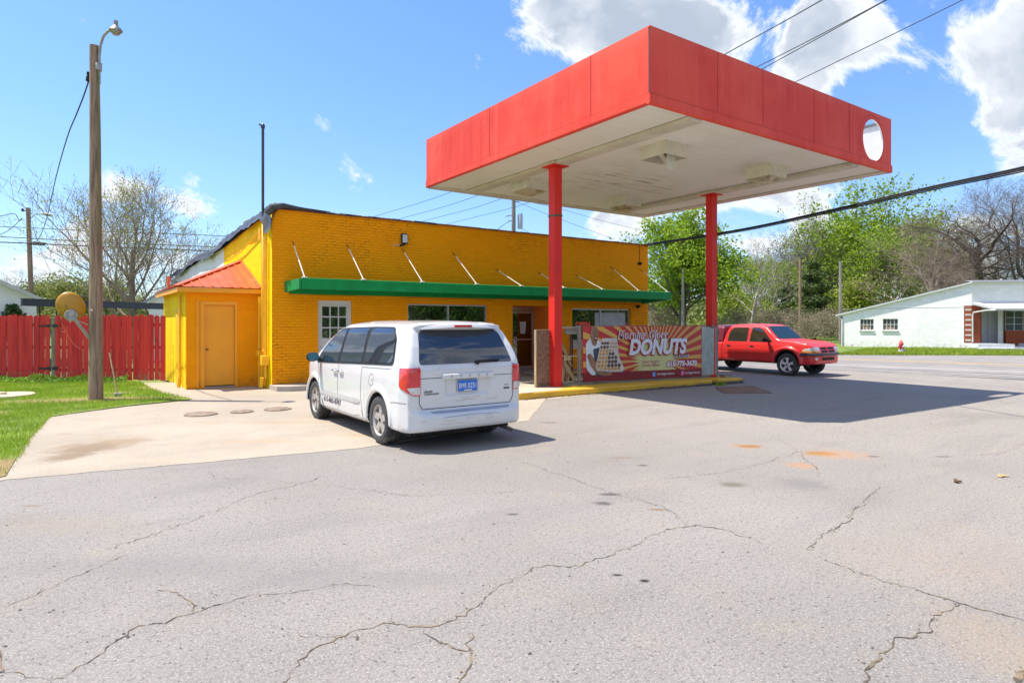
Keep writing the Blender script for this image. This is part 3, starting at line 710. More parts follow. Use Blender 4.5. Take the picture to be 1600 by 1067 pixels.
LAWN_DIRT=[(POLE[0]-.2,16.75,2.4,.62,-.35),(1.9,18.3,.5,1.3,.5),(-.65,9.6,.5,.9,.2),(-2.2,13.5,.8,.3,.4),(-1.2,15.2,.5,.25,1.),(-2.6,18.2,1.,.3,.1),(.9,17.8,.5,.3,.3),(2.4,15.9,1.1,.35,-.5)]
def stains(nt,c,pos,lst,nz):
    for x,y,rx,ry,a,col,k in lst: c=mixc(nt,mth(nt,'MULTIPLY',ellip(nt,pos,x,y,rx,ry,a,nz=nz,soft=.75),k),c,col)
    return c
def gst(px,py,rx,ry,col,k,a=-.61):
    p=G(px,py); return (p[0],p[1],rx,ry,a,col,k)
def asphaltmat():
    m,nt,b,oc,pos,out=newmat('worn_asphalt')
    nb=noise(nt,pos,.22,4,.6); nm=noise(nt,pos,1.4,6,.7,.5); nf=noise(nt,pos,70,4,.8); ng=noise(nt,pos,28,4,.7)
    c=mixc(nt,mrange(nt,nb,.35,.68),(.242,.222,.198),(.298,.274,.246))
    sp=N(nt,'ShaderNodeSeparateXYZ'); L(nt,pos,sp.inputs[0])
    # warmer, sandier towards the open right side of the lot
    warm=mrange(nt,mth(nt,'ADD',sp.outputs[0],mth(nt,'MULTIPLY',nm,3.)),4.,13.)
    c=mixc(nt,mth(nt,'MULTIPLY',warm,.55),c,(.325,.29,.25))
    mp=N(nt,'ShaderNodeMapping'); mp.inputs['Rotation'].default_value=(0,0,R(-35)); mp.inputs['Scale'].default_value=(.35,1.5,1); L(nt,pos,mp.inputs[0])
    st=noise(nt,mp.outputs[0],1.1,5,.65)
    c=mixc(nt,mth(nt,'MULTIPLY',mrange(nt,st,.48,.72),.30),c,(.17,.155,.145))
    c=mixc(nt,mth(nt,'MULTIPLY',mrange(nt,nm,.52,.76),.35),c,(.38,.295,.21))
    c=mixc(nt,mth(nt,'MULTIPLY',mrange(nt,ng,.49,.66),.5),c,(.12,.112,.104))
    c=mixc(nt,mth(nt,'MULTIPLY',mrange(nt,nf,.50,.68),.55),c,(.11,.10,.095))
    c=mixc(nt,mth(nt,'MULTIPLY',mrange(nt,nf,.47,.33),.55),c,(.62,.59,.55))
    vo=N(nt,'ShaderNodeTexVoronoi'); vo.inputs['Scale'].default_value=26; L(nt,pos,vo.inputs['Vector'])
    pit=mth(nt,'MULTIPLY',mrange(nt,vo.outputs['Distance'],.22,.08),mrange(nt,noise(nt,pos,9,2,.5),.50,.58))
    c=mixc(nt,mth(nt,'MULTIPLY',pit,.85),c,(.055,.05,.045))
    nz=noise(nt,pos,7,5,.7)
    dk=(.10,.09,.085); og=(.50,.22,.05)
    S=[gst(1170,697,.24,.16,(.22,.10,.02),.85),gst(1280,708,.30,.20,(.28,.13,.03),.8),gst(1250,727,.24,.24,og,.4),gst(1310,710,.62,.38,og,.33),gst(1165,697,.34,.26,og,.25),
       gst(1146,757,.20,.17,(.13,.11,.08),.7),gst(1255,755,.4,.4,(.17,.16,.15),.5),gst(952,772,.15,.07,dk,.9),gst(942,786,.13,.08,dk,.95),gst(802,803,.07,.045,dk,.9),
       gst(965,898,.05,.028,(.04,.035,.03),1.),gst(1007,907,.05,.04,(.04,.035,.03),1.),gst(1029,796,.13,.06,(.20,.13,.08),.7),gst(858,660,.25,.10,dk,.6),gst(1005,727,.08,.06,dk,.9),
       gst(973,715,.3,.12,(.2,.16,.12),.5),gst(1366,713,.12,.05,dk,.9),gst(1476,713,.16,.05,dk,.9),gst(1545,650,1.6,.7,(.2,.18,.16),.35),gst(1500,870,1.6,.9,(.36,.275,.195),.2),gst(1580,1010,.5,.6,(.34,.25,.155),.3),
       gst(48,790,.14,.05,(.2,.16,.1),.6),gst(90,820,1.2,.4,(.29,.24,.185),.3),gst(550,905,1.1,.25,(.2,.19,.18),.4),gst(250,885,1.5,.3,(.2,.19,.18),.4),gst(1300,645,1.5,.4,(.36,.28,.19),.3)]
    c=stains(nt,c,pos,S,nz)
    L(nt,c,b.inputs['Base Color']); b.inputs['Roughness'].default_value=.9; b.inputs['Specular IOR Level'].default_value=.25
    h=mth(nt,'ADD',mth(nt,'MULTIPLY',nf,.6),mth(nt,'MULTIPLY',ng,.5)); h=mth(nt,'SUBTRACT',h,mth(nt,'MULTIPLY',pit,.8))
    bump(nt,b,h,.55,.012); return m
def concmat(name='slab_concrete',base=(.56,.47,.37),S=(),joint=False):
    m,nt,b,oc,pos,out=newmat(name)
    nb=noise(nt,pos,.5,5,.65); nf=noise(nt,pos,60,3,.7); nm=noise(nt,pos,2.4,6,.7)
    c=mixc(nt,mrange(nt,nb,.35,.68),tuple(x*.88 for x in base),tuple(min(.8,x*1.08) for x in base))
    c=mixc(nt,mth(nt,'MULTIPLY',mrange(nt,nm,.5,.78),.4),c,(.40,.29,.18))
    c=mixc(nt,mth(nt,'MULTIPLY',mrange(nt,nf,.52,.7),.28),c,(.25,.21,.17))
    c=mixc(nt,mth(nt,'MULTIPLY',mrange(nt,nf,.45,.33),.28),c,(.72,.68,.6))
    vo=N(nt,'ShaderNodeTexVoronoi'); vo.inputs['Scale'].default_value=9; L(nt,pos,vo.inputs['Vector'])
    pit=mth(nt,'MULTIPLY',mrange(nt,vo.outputs['Distance'],.14,.06),mrange(nt,noise(nt,pos,5,2,.5),.52,.58)); c=mixc(nt,mth(nt,'MULTIPLY',pit,.8),c,(.1,.08,.06))
    c=stains(nt,c,pos,S,noise(nt,pos,4,6,.75))
    L(nt,c,b.inputs['Base Color']); b.inputs['Roughness'].default_value=.88; bump(nt,b,mth(nt,'SUBTRACT',nf,pit),.35,.008); return m
lawn_m=grassmat(); asph=asphaltmat()
tsheet=lambda x,y:hgt(x)
terrain_m=mat('field_grass',(.12,.17,.035),.95,var=.35,vs=.25,dirt=(.17,.15,.06),ds=.08,da=.5)
mb=MB(); mb.add([(-900,-900,-.14),(1500,-900,-.14),(1500,1500,-.14),(-900,1500,-.14)],[(0,1,2,3)]); tag(mb.build('terrain',terrain_m),kind='structure')
# the road: kerbless, crossing behind the pickup
ZR=-.085
def gp(px,py): p=G(px,py,ZR); return Vector(p[:2])
Ynear=[gp(1311,560.8),gp(1600,570.5)]; rd=(Ynear[1]-Ynear[0]).normalized(); rn=Vector((-rd.y,rd.x)); 
if rn.x<0: rn=-rn
yl0=Ynear[0]
far=[yl0+rn*4.3-rd*120,yl0+rn*4.3+rd*0,gp(1600,555.5),gp(1600,555.5)+rd*60]
near=[yl0-rn*8.2+rd*60,yl0-rn*8.2,yl0-rn*8.2-rd*120]
roadm=mat('road_asphalt',(.27,.248,.228),.9,var=.10,vs=.8,bs=.3,bsc=40,spec=.25,dirt=(.22,.21,.20),ds=.7,da=.58)
sheet('parking_lot',[(-40,-30),(45,-30),(26,-4),tuple(near[1]+rn*.6),tuple(near[1]-rd*22+rn*.6),(17,40),(9,40),(9,20),(4,12),(-40,12)],0.0,asph,res=2.)
sheet('road',[tuple(p) for p in far+near],.006,roadm)
mk=mat('road_paint_yellow',(.62,.36,.06),.8,var=.15,vs=3); mkw=mat('road_paint_white',(.60,.59,.57),.8,var=.15,vs=3)
def strip(name,off,w,m,a=-110,b=55):
    p=yl0+rn*off; q=[p+rd*a-rn*w/2,p+rd*b-rn*w/2,p+rd*b+rn*w/2,p+rd*a+rn*w/2]; return sheet(name,[tuple(x) for x in q],.010,m)
strip('road_marking',.10,.11,mk); strip('road_marking',-.14,.11,mk); strip('road_marking',-4.6,.12,mkw)
for off,w in ((-2.2,.07),(-6.2,.16),(-7.6,.10)): strip('road_seam',off,w,mat('tar_seam',(.12,.115,.11),.9))
sheet('verge',[tuple(far[0]+rn*60),tuple(far[0]),tuple(far[1]),tuple(far[2]),tuple(far[3]),tuple(far[3]+rn*60)],.02,mat('verge_grass',(.13,.20,.025),.95,var=.3,vs=.5,dirt=(.30,.30,.03),ds=.6,da=.55),res=None)
# concrete in front of the shop
s0=G(0,748); s1=G(78,650); s2=G(300,625)
slabS=[gst(140,700,.60,.62,(.17,.115,.065),.9),gst(195,690,.42,.35,(.26,.18,.10),.75),gst(105,714,.34,.42,(.20,.14,.08),.8),gst(150,694,.9,.9,(.33,.25,.16),.35),gst(100,678,.16,.05,(.24,.17,.11),.8),gst(330,660,1.8,.12,(.36,.27,.18),.5),gst(420,690,1.2,.2,(.40,.28,.16),.45),gst(450,660,1.2,.25,(.36,.26,.16),.5),gst(560,680,.7,.1,(.42,.26,.13),.6),gst(260,720,1.5,.15,(.45,.35,.24),.4)]
conc=concmat('slab_concrete',(.375,.318,.245),slabS)
slabp=[(-.95,s0[1]-.35),(s0[0]+.05,s0[1]-.10),G(560,701)[:2],(6.6,8.9),(8.6,11.0),(17.2,11.9),(18.6,16.7),(4.6,16.7),(4.6,17.2),(4.17,17.85),(2.4,17.85),(2.37,20.4),(1.55,20.6),G(250,620)[:2],(s2[0],s2[1]),(.9,15.05),(s1[0]+.3,s1[1]+.05),(s1[0],s1[1]-.2),(-.62,11.6)]
def wobx(poly,step=.22,amp=.012,seed=2):
    r_=random.Random(seed); out=[]
    for i in range(len(poly)):
        a=Vector(poly[i][:2]);b=Vector(poly[(i+1)%len(poly)][:2]); k=max(1,int((b-a).length/step))
        for j in range(k): p=a+(b-a)*j/k; out.append((p.x+r_.uniform(-amp,amp),p.y+r_.uniform(-amp,amp)))
    return out
slabp=wobx(slabp,.16,.018)
sheet('concrete_apron',slabp,.005,conc,res=1.2)
def lz(x,y): return 0.
sheet('lawn',[(-40,9.0),(-1.1,8.75),(-.62,9.05),(-.55,11.6),(-.36,14.2),(.0,14.5),(.9,15.15),(2.2,15.65),(1.75,17.2),(1.60,20.8),(1.6,24),(-40,24)],.016,lawn_m,res=1.5,hf=lz)
# dirt where the drive breaks up, cracks in the asphalt (real ribbons on the surface, part of the lot)
def cracks():
    rnd=random.Random(4); mb=MB()
    C=[([(1600,968),(1545,952),(1497,943),(1440,925),(1380,908),(1310,885),(1285,876)],.035),([(1497,943),(1470,957),(1430,985),(1420,995),(1385,1002),(1370,1015),(1366,1035),(1357,1062),(1350,1090)],.045),
       ([(1376,760),(1362,772),(1340,797),(1322,815),(1295,835),(1262,860)],.028),([(1376,760),(1366,753),(1352,748)],.015),([(810,902),(800,905),(760,935),(720,958),(672,978),(640,972),(600,974),(560,986),(490,1015),(450,1065),(430,1090)],.03),
       ([(810,902),(855,886),(905,884),(960,868),(1010,840),(1050,826),(1095,821),(1130,826),(1200,848)],.026),([(1072,822),(1062,805),(1040,793),(1000,783),(960,772),(920,758),(860,737),(800,718)],.018),
       ([(665,982),(672,993),(690,1003),(735,1018),(742,990)],.028),([(735,1018),(730,1035),(722,1067),(715,1090)],.035),([(60,1067),(100,1055),(160,1018),(215,982),(260,975),(300,955),(340,944),(390,932),(450,927),(520,916),(570,914),(600,917)],.024),
       ([(300,955),(292,938),(280,928),(250,920)],.018),([(0,948),(60,925),(110,905),(155,887),(165,880),(200,865)],.018),([(155,862),(260,825),(340,795),(400,770),(470,755),(510,743)],.018),([(470,755),(560,765),(640,775),(720,773),(830,766)],.014),
       ([(430,982),(480,995),(560,998)],.014),([(325,733),(335,748),(400,748),(470,755)],.010),([(0,1048),(45,1062),(75,1062),(100,1055)],.030),([(0,1005),(4,1030),(0,1050)],.04),
       ([(1000,752),(1080,745),(1150,735),(1210,718),(1247,705)],.016),([(1247,705),(1262,718),(1275,730),(1272,745)],.016),([(1247,705),(1235,695),(1218,688),(1200,680)],.010),([(1600,690),(1585,700),(1555,710),(1450,711),(1350,709)],.012),
       ([(1590,1067),(1600,1045)],.09),([(0,790),(60,770),(150,752),(240,745)],.008)]
    for pts,w in C:
        P=[Vector(G(*p)[:2]) for p in pts]; Q=[]
        for i in range(len(P)-1):
            d=P[i+1]-P[i]; k=max(2,int(d.length/.035)); nn=Vector((-d.y,d.x)).normalized()
            for j in range(k):
                t=j/k; Q.append((P[i]+d*t,nn))
        Q.append((P[-1],nn)); off=0; v=[];m=len(Q); big=0
        for i,(p,nn) in enumerate(Q):
            off=off*.6+rnd.gauss(0,.013); big=big*.95+rnd.gauss(0,.006); t=i/m; ww=w*.38*(.25+.75*min(1,min(t,1-t)*9))*rnd.uniform(.15,1.0)*(.6+.8*abs(math.sin(i*.07+w*400)))
            c=p+nn*(off+big); z=hgt(c.x)+.0035; v+=[(*(c+nn*ww/2),z),(*(c-nn*ww/2),z)]
        mb.add(v,[(2*i,2*i+1,2*i+3,2*i+2) for i in range(m-1)])
    for pts,w in C:
        P=[Vector(G(*p)[:2]) for p in pts]
        for i in range(len(P)-1):
            k=int((P[i+1]-P[i]).length/.05)
            for j in range(k):
                if rnd.random()<.55: continue
                p=P[i].lerp(P[i+1],rnd.random()); x=p.x+rnd.gauss(0,.022); y=p.y+rnd.gauss(0,.022); s_=rnd.uniform(.003,.011); z=hgt(x)+.0045; mb.add([(x+s_*math.cos(a)*rnd.uniform(.6,1.2),y+s_*math.sin(a)*rnd.uniform(.6,1.2),z) for a in (0,1.2,2.5,3.8,5.1)],[(0,1,2,3,4)])
    m_,nt,b,oc,pos,out=newmat('crack_fill'); n=noise(nt,pos,6,4,.7)
    L(nt,mixc(nt,mrange(nt,n,.42,.62),(.085,.07,.055),(.25,.185,.11)),b.inputs['Base Color']); b.inputs['Roughness'].default_value=1.
    tag(mb.build('asphalt_cracks',m_,fix=False),kind='structure')
cracks()
# ------------------------------------------------------------------ the orange shop
BX0,BX1,BY,BH=4.17,17.99,16.647,4.62
def sideclr(nt,c,pos,sp,br):
    wh=mrange(nt,sp.outputs[1],22.84,22.88)
    jn=mrange(nt,br.outputs['Fac'],.3,.9)
    bl=mth(nt,'MULTIPLY',mrange(nt,noise(nt,pos,3.5,5,.7),.47,.6),mth(nt,'ADD',.06,mth(nt,'MULTIPLY',jn,.7)))
    w=mixc(nt,bl,(.86,.84,.82),(.20,.19,.19))
    return mixc(nt,wh,c,w)
orange=wallmat('orange_brick_paint',(.98,.35,.002),.215,.0762,'x',mortar=.011,bsz=.8,crack=.49,darkm=.62)
yellow=wallmat('sunlit_block_paint',(.93,.66,.003),.41,.205,'y',mortar=.006,bsz=.6,patch=sideclr,crack=.8,darkm=.25)  # same paint as the front, with the sunlit yellow put into its colour
shedm=wallmat('shed_block_paint',(.98,.345,.003),.41,.205,'x',mortar=.005,bsz=.3,crack=.9,darkm=.3)
shedy=wallmat('shed_sunlit_paint',(.93,.67,.003),.41,.205,'y',mortar=.006,bsz=.6,crack=.9,darkm=.3)  # the lean-to's one paint, coloured yellower to imitate sun on this side
shop=thing('shop_building','low orange painted brick shop with a green awning and yellow side wall','building',(BX0,BY,0))
mb=MB()
H_=[(5.35,6.27,-.02,2.31),(7.96,10.72,.80,2.26),(11.68,13.30,-.02,2.26),(14.2,17.06,.80,2.20)]
RZ=lambda x:BH-.0*(x-BX0)
wall_holes(mb,BX0,BX1,-.15,BH,H_,lambda u,z,w:(u,BY+w,z),.22)
fw=mb.build('front_wall',orange,shop)
# brick panels standing proud round the windows, recessed entrance
for a,b,c,d in ((7.80,7.95,.7,2.42),(10.73,10.95,.1,2.42),(7.955,10.725,2.265,2.42),(14.05,14.19,.7,2.38),(17.07,17.17,.1,2.38),(14.195,17.065,2.205,2.38),(5.20,5.345,.1,2.45),(6.275,6.42,.1,2.45),(5.35,6.27,2.315,2.45)):
    mb=MB(); mb.box(a,b,BY-.025,BY+.05,c,d); mb.build('brick_surround',orange,fw)
mb=MB(); mb.box(13.30,13.42,BY+.221,BY+1.10,0,2.4); mb.box(11.56,11.68,BY+.221,BY+1.1,0,2.4); mb.box(11.68,13.30,BY+.22,BY+1.1,2.262,2.4)
rc=wallmat('recess_brick_paint',(.86,.25,.03),.215,.0762,'y',mortar=.010,bsz=.5,crack=.9,darkm=.3)
mb.build('entrance_recess',rc,shop)
# side wall with its sloping, tarp covered top
def ztop(y):
    xs=[16.65,17.435,20,22.86,26,29.8,36.1,37]; zs=[4.62,4.60,4.44,4.27,4.22,4.15,3.93,3.9]
    return float(np.interp(y,xs,zs))
mb=MB(); ys=[BY+.22+i*(37-BY-.22)/30 for i in range(31)]; ys=[BY+.003]+ys[0:]
for i in range(len(ys)-1):
    a,b=ys[i],ys[i+1]; mb.add([(BX0,a,-.1),(BX0,b,-.1),(BX0,b,ztop(b)-.05),(BX0,a,ztop(a)-.05)],[(3,2,1,0)])
mb.v=[(x-.001,y,z) for x,y,z in mb.v]
mb.add([(BX1,BY+.22,-.2),(BX1,37,-.2),(BX1,37,4.3),(BX1,BY+.22,BH)],[(0,1,2,3)]); mb.add([(BX0,37,-.1),(BX1,37,-.1),(BX1,37,4.3),(BX0,37,3.9)],[(0,1,2,3)])
mb.build('side_wall',yellow,shop,fix=False)
mb=MB(); mb.add([(BX0+.02,BY+.2,4.32),(BX1-.02,BY+.2,4.38),(BX1-.02,37,4.2),(BX0+.02,37,3.85)],[(0,1,2,3)]); mb.build('roof',mat('roof_felt',(.09,.09,.09),.9),shop)
# coping: rusty tiles with a skin of torn felt over the left end
rnd=random.Random(3)
mb=MB(); x=BX0-.02
while x<BX1+.03:
    w=.30; dz=rnd.uniform(-.004,.006); mb.box(x,min(x+w-.008,BX1+.05),BY-.05,BY+.30,BH+dz,BH+.045+dz); x+=w
mb.build('coping',mat('coping_rust',(.30,.095,.03),.8,var=.3,vs=4,dirt=(.05,.035,.03),ds=3,da=.52),fw)
def tarp():
    V=[];F=[]; rn_=random.Random(8); ys=np.linspace(BY-.10,36.8,230); K=9
    for i,y in enumerate(ys):
        zt=ztop(y); t=(y-BY)/20.
        bul=.36+.05*math.sin(y*.9+.6)+.03*math.sin(y*1.7)+.018*math.sin(y*7.1+math.sin(y*2)*2)
        if y<BY+.25: bul=.10
        drop=.34+.04*math.sin(y*.8+1.)+.025*math.sin(y*3.1)+(.32 if y<BY+.55 else 0)*(1-(y-BY)/.6 if y>BY else 1)
        for k in range(K+1):
            a=k/K; ang=a*math.pi*.95
            rip=.030*math.sin(y*13+a*5+math.sin(y*3)*2.2)+.018*math.sin(y*29+a*9)
            x=BX0+.30-a*.42-math.sin(ang)*(.05+rip)
            z=zt+ (bul*math.sin(ang*.62+.55)*1.0)-(a**1.7)*drop*.95 -.03
            V.append((x-(.04 if k==K else 0),y,z))
    n=K+1
    for i in range(len(ys)-1):
        for k in range(K): F.append((i*n+k,i*n+k+1,(i+1)*n+k+1,(i+1)*n+k))
    o=np_obj('roof_membrane',V,F,mat('tarp_grey',(.060,.062,.070),.42,var=.3,vs=2.5,dirt=(.13,.13,.14),ds=3,da=.5),shop,off=shop.location,smooth=True)
    mb=MB()
    for i in range(36):
        a=i/36; b=(i+1)/36; ya=BY+a*1.0*20; yb=BY+b*20
    mb.tube([(BX0-.02,y,ztop(y)-.31-.02*math.sin(y*2)) for y in np.linspace(BY+.02,24,30)],.012,5); 
tarp()
for i in range(26):
    mb=MB()
    x=BX0+rnd.random()**1.6*4.4; w=rnd.uniform(.15,.5); z=BH+.048; a=rnd.uniform(-.02,.03)
    mb.add([(x,BY-.07-rnd.random()*.02,z-rnd.uniform(.0,.05)),(x+w,BY-.07,z-rnd.uniform(0,.05)),(x+w,BY-.05,z+.006),(x,BY-.05,z+.012),(x,BY+.3,z+.02),(x+w,BY+.3,z+a+.02)],[(0,1,2,3),(3,2,5,4)])
    mb.build('felt_scrap',mat('felt',(.055,.055,.06),.6,var=.4,vs=8),fw,auto=50)
mb=MB(); mb.tube([(BX0-.12,BY+.02,BH-.12),(BX0-.02,BY-.07,BH+.02),(BX0+.25,BY-.08,BH+.10),(BX0+.7,BY-.06,BH+.07),(BX0+1.5,BY-.03,BH+.062)],[.09,.11,.07,.04,.015],12)
mb.build('torn_felt',mat('felt',(.055,.055,.06),.6,var=.4,vs=8),fw,auto=50)
# doors and windows
white=mat('white_trim',(.62,.62,.60),.5,var=.06,dirt=(.40,.38,.34),ds=4,da=.6); alum=mat('aluminium',(.50,.50,.49),.38,.7,var=.08)
wg=clearglass()
mb=MB(); y=BY+.05; mb.box(5.36,6.26,y,y+.06,.10,2.30)
dr=mb.build('white_door',white,shop)
mb=MB(); mb.box(5.352,5.395,y-.025,y+.10,.1,2.305); mb.box(6.225,6.268,y-.025,y+.10,.1,2.305); mb.box(5.396,6.224,y-.025,y+.1,2.255,2.305); mb.build('door_frame',white,dr)
for i in range(3):
    for j in range(3):
        a=5.47+i*.232; c=1.30+j*.295; mb=MB(); mb.box(a,a+.195,y-.012,y-.002,c,c+.255); mb.build('pane',wg,dr)
mb=MB()
for i in range(4): mb.box(5.447+i*.232-.0,5.447+i*.232+.022,y-.022,y-.001,1.275,2.19)
for j in range(4): mb.box(5.470,6.142,y-.0215,y-.001,1.272+j*.295,1.297+j*.295)
mb.build('glazing_bars',white,dr)
mb=MB(); mb.lathe([(-.0,.012),(-.03,.012),(-.04,.028),(-.065,.026),(-.07,.001)],(5.44,y,1.05),'y',12); mb.build('door_handle',chr2,dr,smooth=True)
def shopwin(x0,x1,z0,z1,mull):
    y=BY+.06; mb=MB(); mb.box(x0+.001,x1-.001,y+.03,y+.045,z0+.001,z1-.001); w=mb.build('shop_window',wg,shop)
    mb=MB(); t=.045
    mb.box(x0+.002,x0+t,y,y+.07,z0+.002,z1-.002); mb.box(x1-t,x1-.002,y,y+.07,z0+.002,z1-.002); mb.box(x0+t,x1-t,y,y+.07,z1-t,z1-.002); mb.box(x0+t,x1-t,y,y+.07,z0+.002,z0+t)
    for m_ in mull: mb.box(m_-.022,m_+.022,y-.004,y+.068,z0+t,z1-t)
    mb.build('window_frame',alum,w)
    mb=MB(); mb.box(x0-.05,x1+.05,BY-.06,BY+.055,z0-.06,z0-.002); mb.build('window_sill',orange,w); return w
w1=shopwin(7.96,10.72,.80,2.26,[PY(702,BY)[0]]); w2=shopwin(14.2,17.06,.80,2.20,[PY(940,BY)[0]])
mb=MB(); mb.box(12.36,13.22,BY+1.02,BY+1.035,.16,2.02); ed=mb.build('glass_door',wg,shop)
mb=MB(); y=BY+1.0
mb.box(12.30,12.36,y,y+.05,.04,2.24); mb.box(13.22,13.298,y,y+.05,.04,2.24); mb.box(12.36,13.22,y,y+.05,2.02,2.12); mb.box(12.36,13.22,y,y+.05,2.14,2.24); mb.box(12.36,13.22,y,y+.05,.04,.20); mb.box(12.36,13.22,y,y+.04,1.10,1.14)
mb.build('door_frame',alum,ed)
mb=MB(); mb.tube([(12.47,y-.06,.95),(12.47,y-.06,1.28)],.012,8); mb.build('door_handle',chr2,ed)
mb=MB(); mb.box(11.69,12.30,y+.01,y+.05,0,2.262); mb.box(12.3,13.298,y+.012,y+.05,2.242,2.262); mb.build('recess_panel',rc,shop)
# small notice on the door, OPEN neon and a white cabinet behind the right window
mb=MB(); mb.prism([(-.10,.0),(.10,.0),(.14,.42),(-.14,.42)],0,.006,lambda u,v,w:(12.82+u,y+.012-w,1.32+v)); one(mb,'door_notice',flat('notice_white',(.55,.57,.55)),'small white tapered notice on the glass entrance door','notice',(12.82,y,1.32))
def neon():
    t=thing('open_sign','red neon OPEN sign with a ring above it inside the right window','neon sign',(14.75,BY+.075,1.6))
    y=BY+.082; m=mat('neon_red',(.75,.06,.05),.4,emit=.12); mb=MB(); text(mb,'OPEN',lambda a,b:(14.42+a,y,1.56+b),.24,fit=.68,offset=.004); mb.build('lettering',m,t,fix=False)
    mb=MB(); pts=[(14.78+.27*math.cos(a),y,1.98+.155*math.sin(a)) for a in np.linspace(0,2*math.pi,25)]; mb.tube(pts,.008,6); mb.build('ring',mat('neon_off',(.25,.25,.27),.4),t,smooth=True)
    mb=MB(); mb.tube([(14.78+.05*math.cos(a),y,1.98+.04*math.sin(a)) for a in np.linspace(0,2*math.pi,13)],.012,6); mb.build('hub',mat('neon_yellow',(.6,.4,.05),.4),t)
neon()
mb=MB(); x0=PY(932,BY)[0]; x1=PY(979,BY)[0]; mb.box(x0,x1,BY+.080,BY+.088,1.58,2.06); mb.box(x0+.05,x1-.05,BY+.072,BY+.079,1.95,1.98); one(mb,'window_poster',mat('poster_grey',(.42,.45,.45),.5,var=.1),'pale grey blank poster inside the right shop window','poster',(x0,BY,1.5))
mb=MB(); mb.box(4.45,17.8,BY+4.2,BY+4.3,0,3.2); mb.box(4.45,17.8,BY+1.12,BY+4.2,3.1,3.15); mb.box(4.45,17.8,BY+.23,BY+4.2,-.02,.03); mb.box(11.3,11.4,BY+.23,BY+4.1,.03,3.1); mb.build('interior_walls',mat('interior_wall',(.40,.36,.30),.8,var=.2),shop)
for a in ((8.2,11.0,BY+2.6,BY+3.2,.03,1.15),(14.0,17.2,BY+2.4,BY+3.0,.03,1.1)): mb=MB(); mb.bbox(*a,.02); mb.build('counter',mat('counter_brown',(.22,.10,.05),.5),shop)
for x0,x1,z0,z1,cc in ((8.3,9.6,1.7,2.6,(.05,.16,.14)),(10.0,10.9,1.5,2.3,(.5,.45,.36)),(14.6,15.6,1.6,2.4,(.10,.14,.10)),(16.0,16.8,1.6,2.3,(.35,.12,.06))):
    mb=MB(); mb.box(x0,x1,BY+4.14,BY+4.19,z0,z1); mb.build('menu_board',mat('board_%d'%int(x0),cc,.6,var=.4,vs=5),shop)
for a,b in ((8.55,8.80),(10.3,10.42)): mb=MB(); mb.box(a,b,BY+.5,BY+.62,.03,2.5); mb.build('interior_post',mat('post_brown',(.25,.13,.07),.6),shop)
# electrical and pipework on the corner, flood lamp, camera
ym=mat('yellow_pipe',(.86,.44,.01),.5,var=.08)
mb=MB()
for x,yy,z0,z1,r in ((4.09,16.95,.25,4.05,.022),(4.09,17.05,.10,3.95,.030),(4.07,17.55,.05,2.4,.035),(4.10,17.42,.9,4.2,.018)): mb.tube([(x,yy,z0),(x,yy,z1)],r,8)
mb.tube([(4.10,17.42,4.2),(4.10,19.8,3.83),(4.10,22,3.7)],.018,6); mb.tube([(4.07,17.25,.0),(4.07,17.25,.9),(4.07,17.1,1.0)],.04,8); mb.tube([(4.0,16.95,.3),(3.98,17.0,.05)],.05,8)
mb.build('conduits',ym,shop,auto=50)
for a in ((3.98,4.165,16.86,17.10,.62,.86),(3.98,4.165,17.30,17.62,.84,.98),(4.02,4.165,17.30,17.46,3.9,4.2)): mb=MB(); mb.bbox(*a,.01); mb.build('junction_box',ym,shop)
mb=MB(); mb.tube([(4.08,17.21,.1),(4.08,17.21,4.4)],.030,10); mb.build('mast_base',ym,shop,smooth=True)
mb=MB(); mb.tube([(4.08,17.209,4.4),(4.08,17.209,6.83)],.036,12); 
o=one(mb,'mast_pipe',mat('dark_pipe',(.07,.075,.085),.45,.5),'tall dark metal mast pipe rising above the left corner of the orange shop','mast',(4.08,17.209,4.4),auto=50)
mb=MB(); mb.lathe([(6.80,.05),(6.88,.055),(6.90,.045),(6.95,.0)],(4.08,17.209,0),'z',10); mb.beam((4.03,17.2,6.86),(3.98,17.2,6.90),.03,.03); c_=mb.build('weather_cap',mat('dark_pipe',(.1,.1,.1)),None,off=(4.08,17.209,4.4)); c_.parent=o
fl=thing('flood_lamp','black framed floodlight fixed high on the orange front wall','floodlight',(7.82,BY,4.13)); mb=MB()
mb.bbox(7.72,7.92,BY-.12,BY-.05,3.98,4.27,.015); mb.beam((7.82,BY-.05,4.0),(7.82,BY,3.95),.05,.05); mb.beam((7.70,BY-.02,3.92),(7.86,BY-.02,3.97),.04,.05); mb.build('housing',blackpl,fl)
mb=MB(); mb.box(7.745,7.895,BY-.126,BY-.121,4.01,4.24); mb.build('lens',mat('lamp_lens',(.55,.58,.60),.2,var=.05),fl)
mb=MB(); mb.tube([(7.70,BY-.03,3.93),(7.60,BY-.02,3.96),(7.50,BY-.01,3.90)],.010,6); mb.build('cable',white,fl)
for (x,z) in ((17.495,3.92),(PY(995,BY)[0],2.30)):
    mb=MB(); mb.lathe([(0,.05),(-.05,.05),(-.07,.06),(-.12,.055),(-.15,.03),(-.155,.001)],(x,BY,z),'y',12)
    if z>3: mb.tube([(x+.02,BY-.02,z+.05),(x+.03,BY-.01,z+.4),(x,BY-.02,BH)],.008,5)
    one(mb,'security_camera',blackpl,'small black camera high on the shop front near its right corner' if z>3 else 'small black camera tucked under the right end of the green awning','camera',(x,BY,z),auto=50)
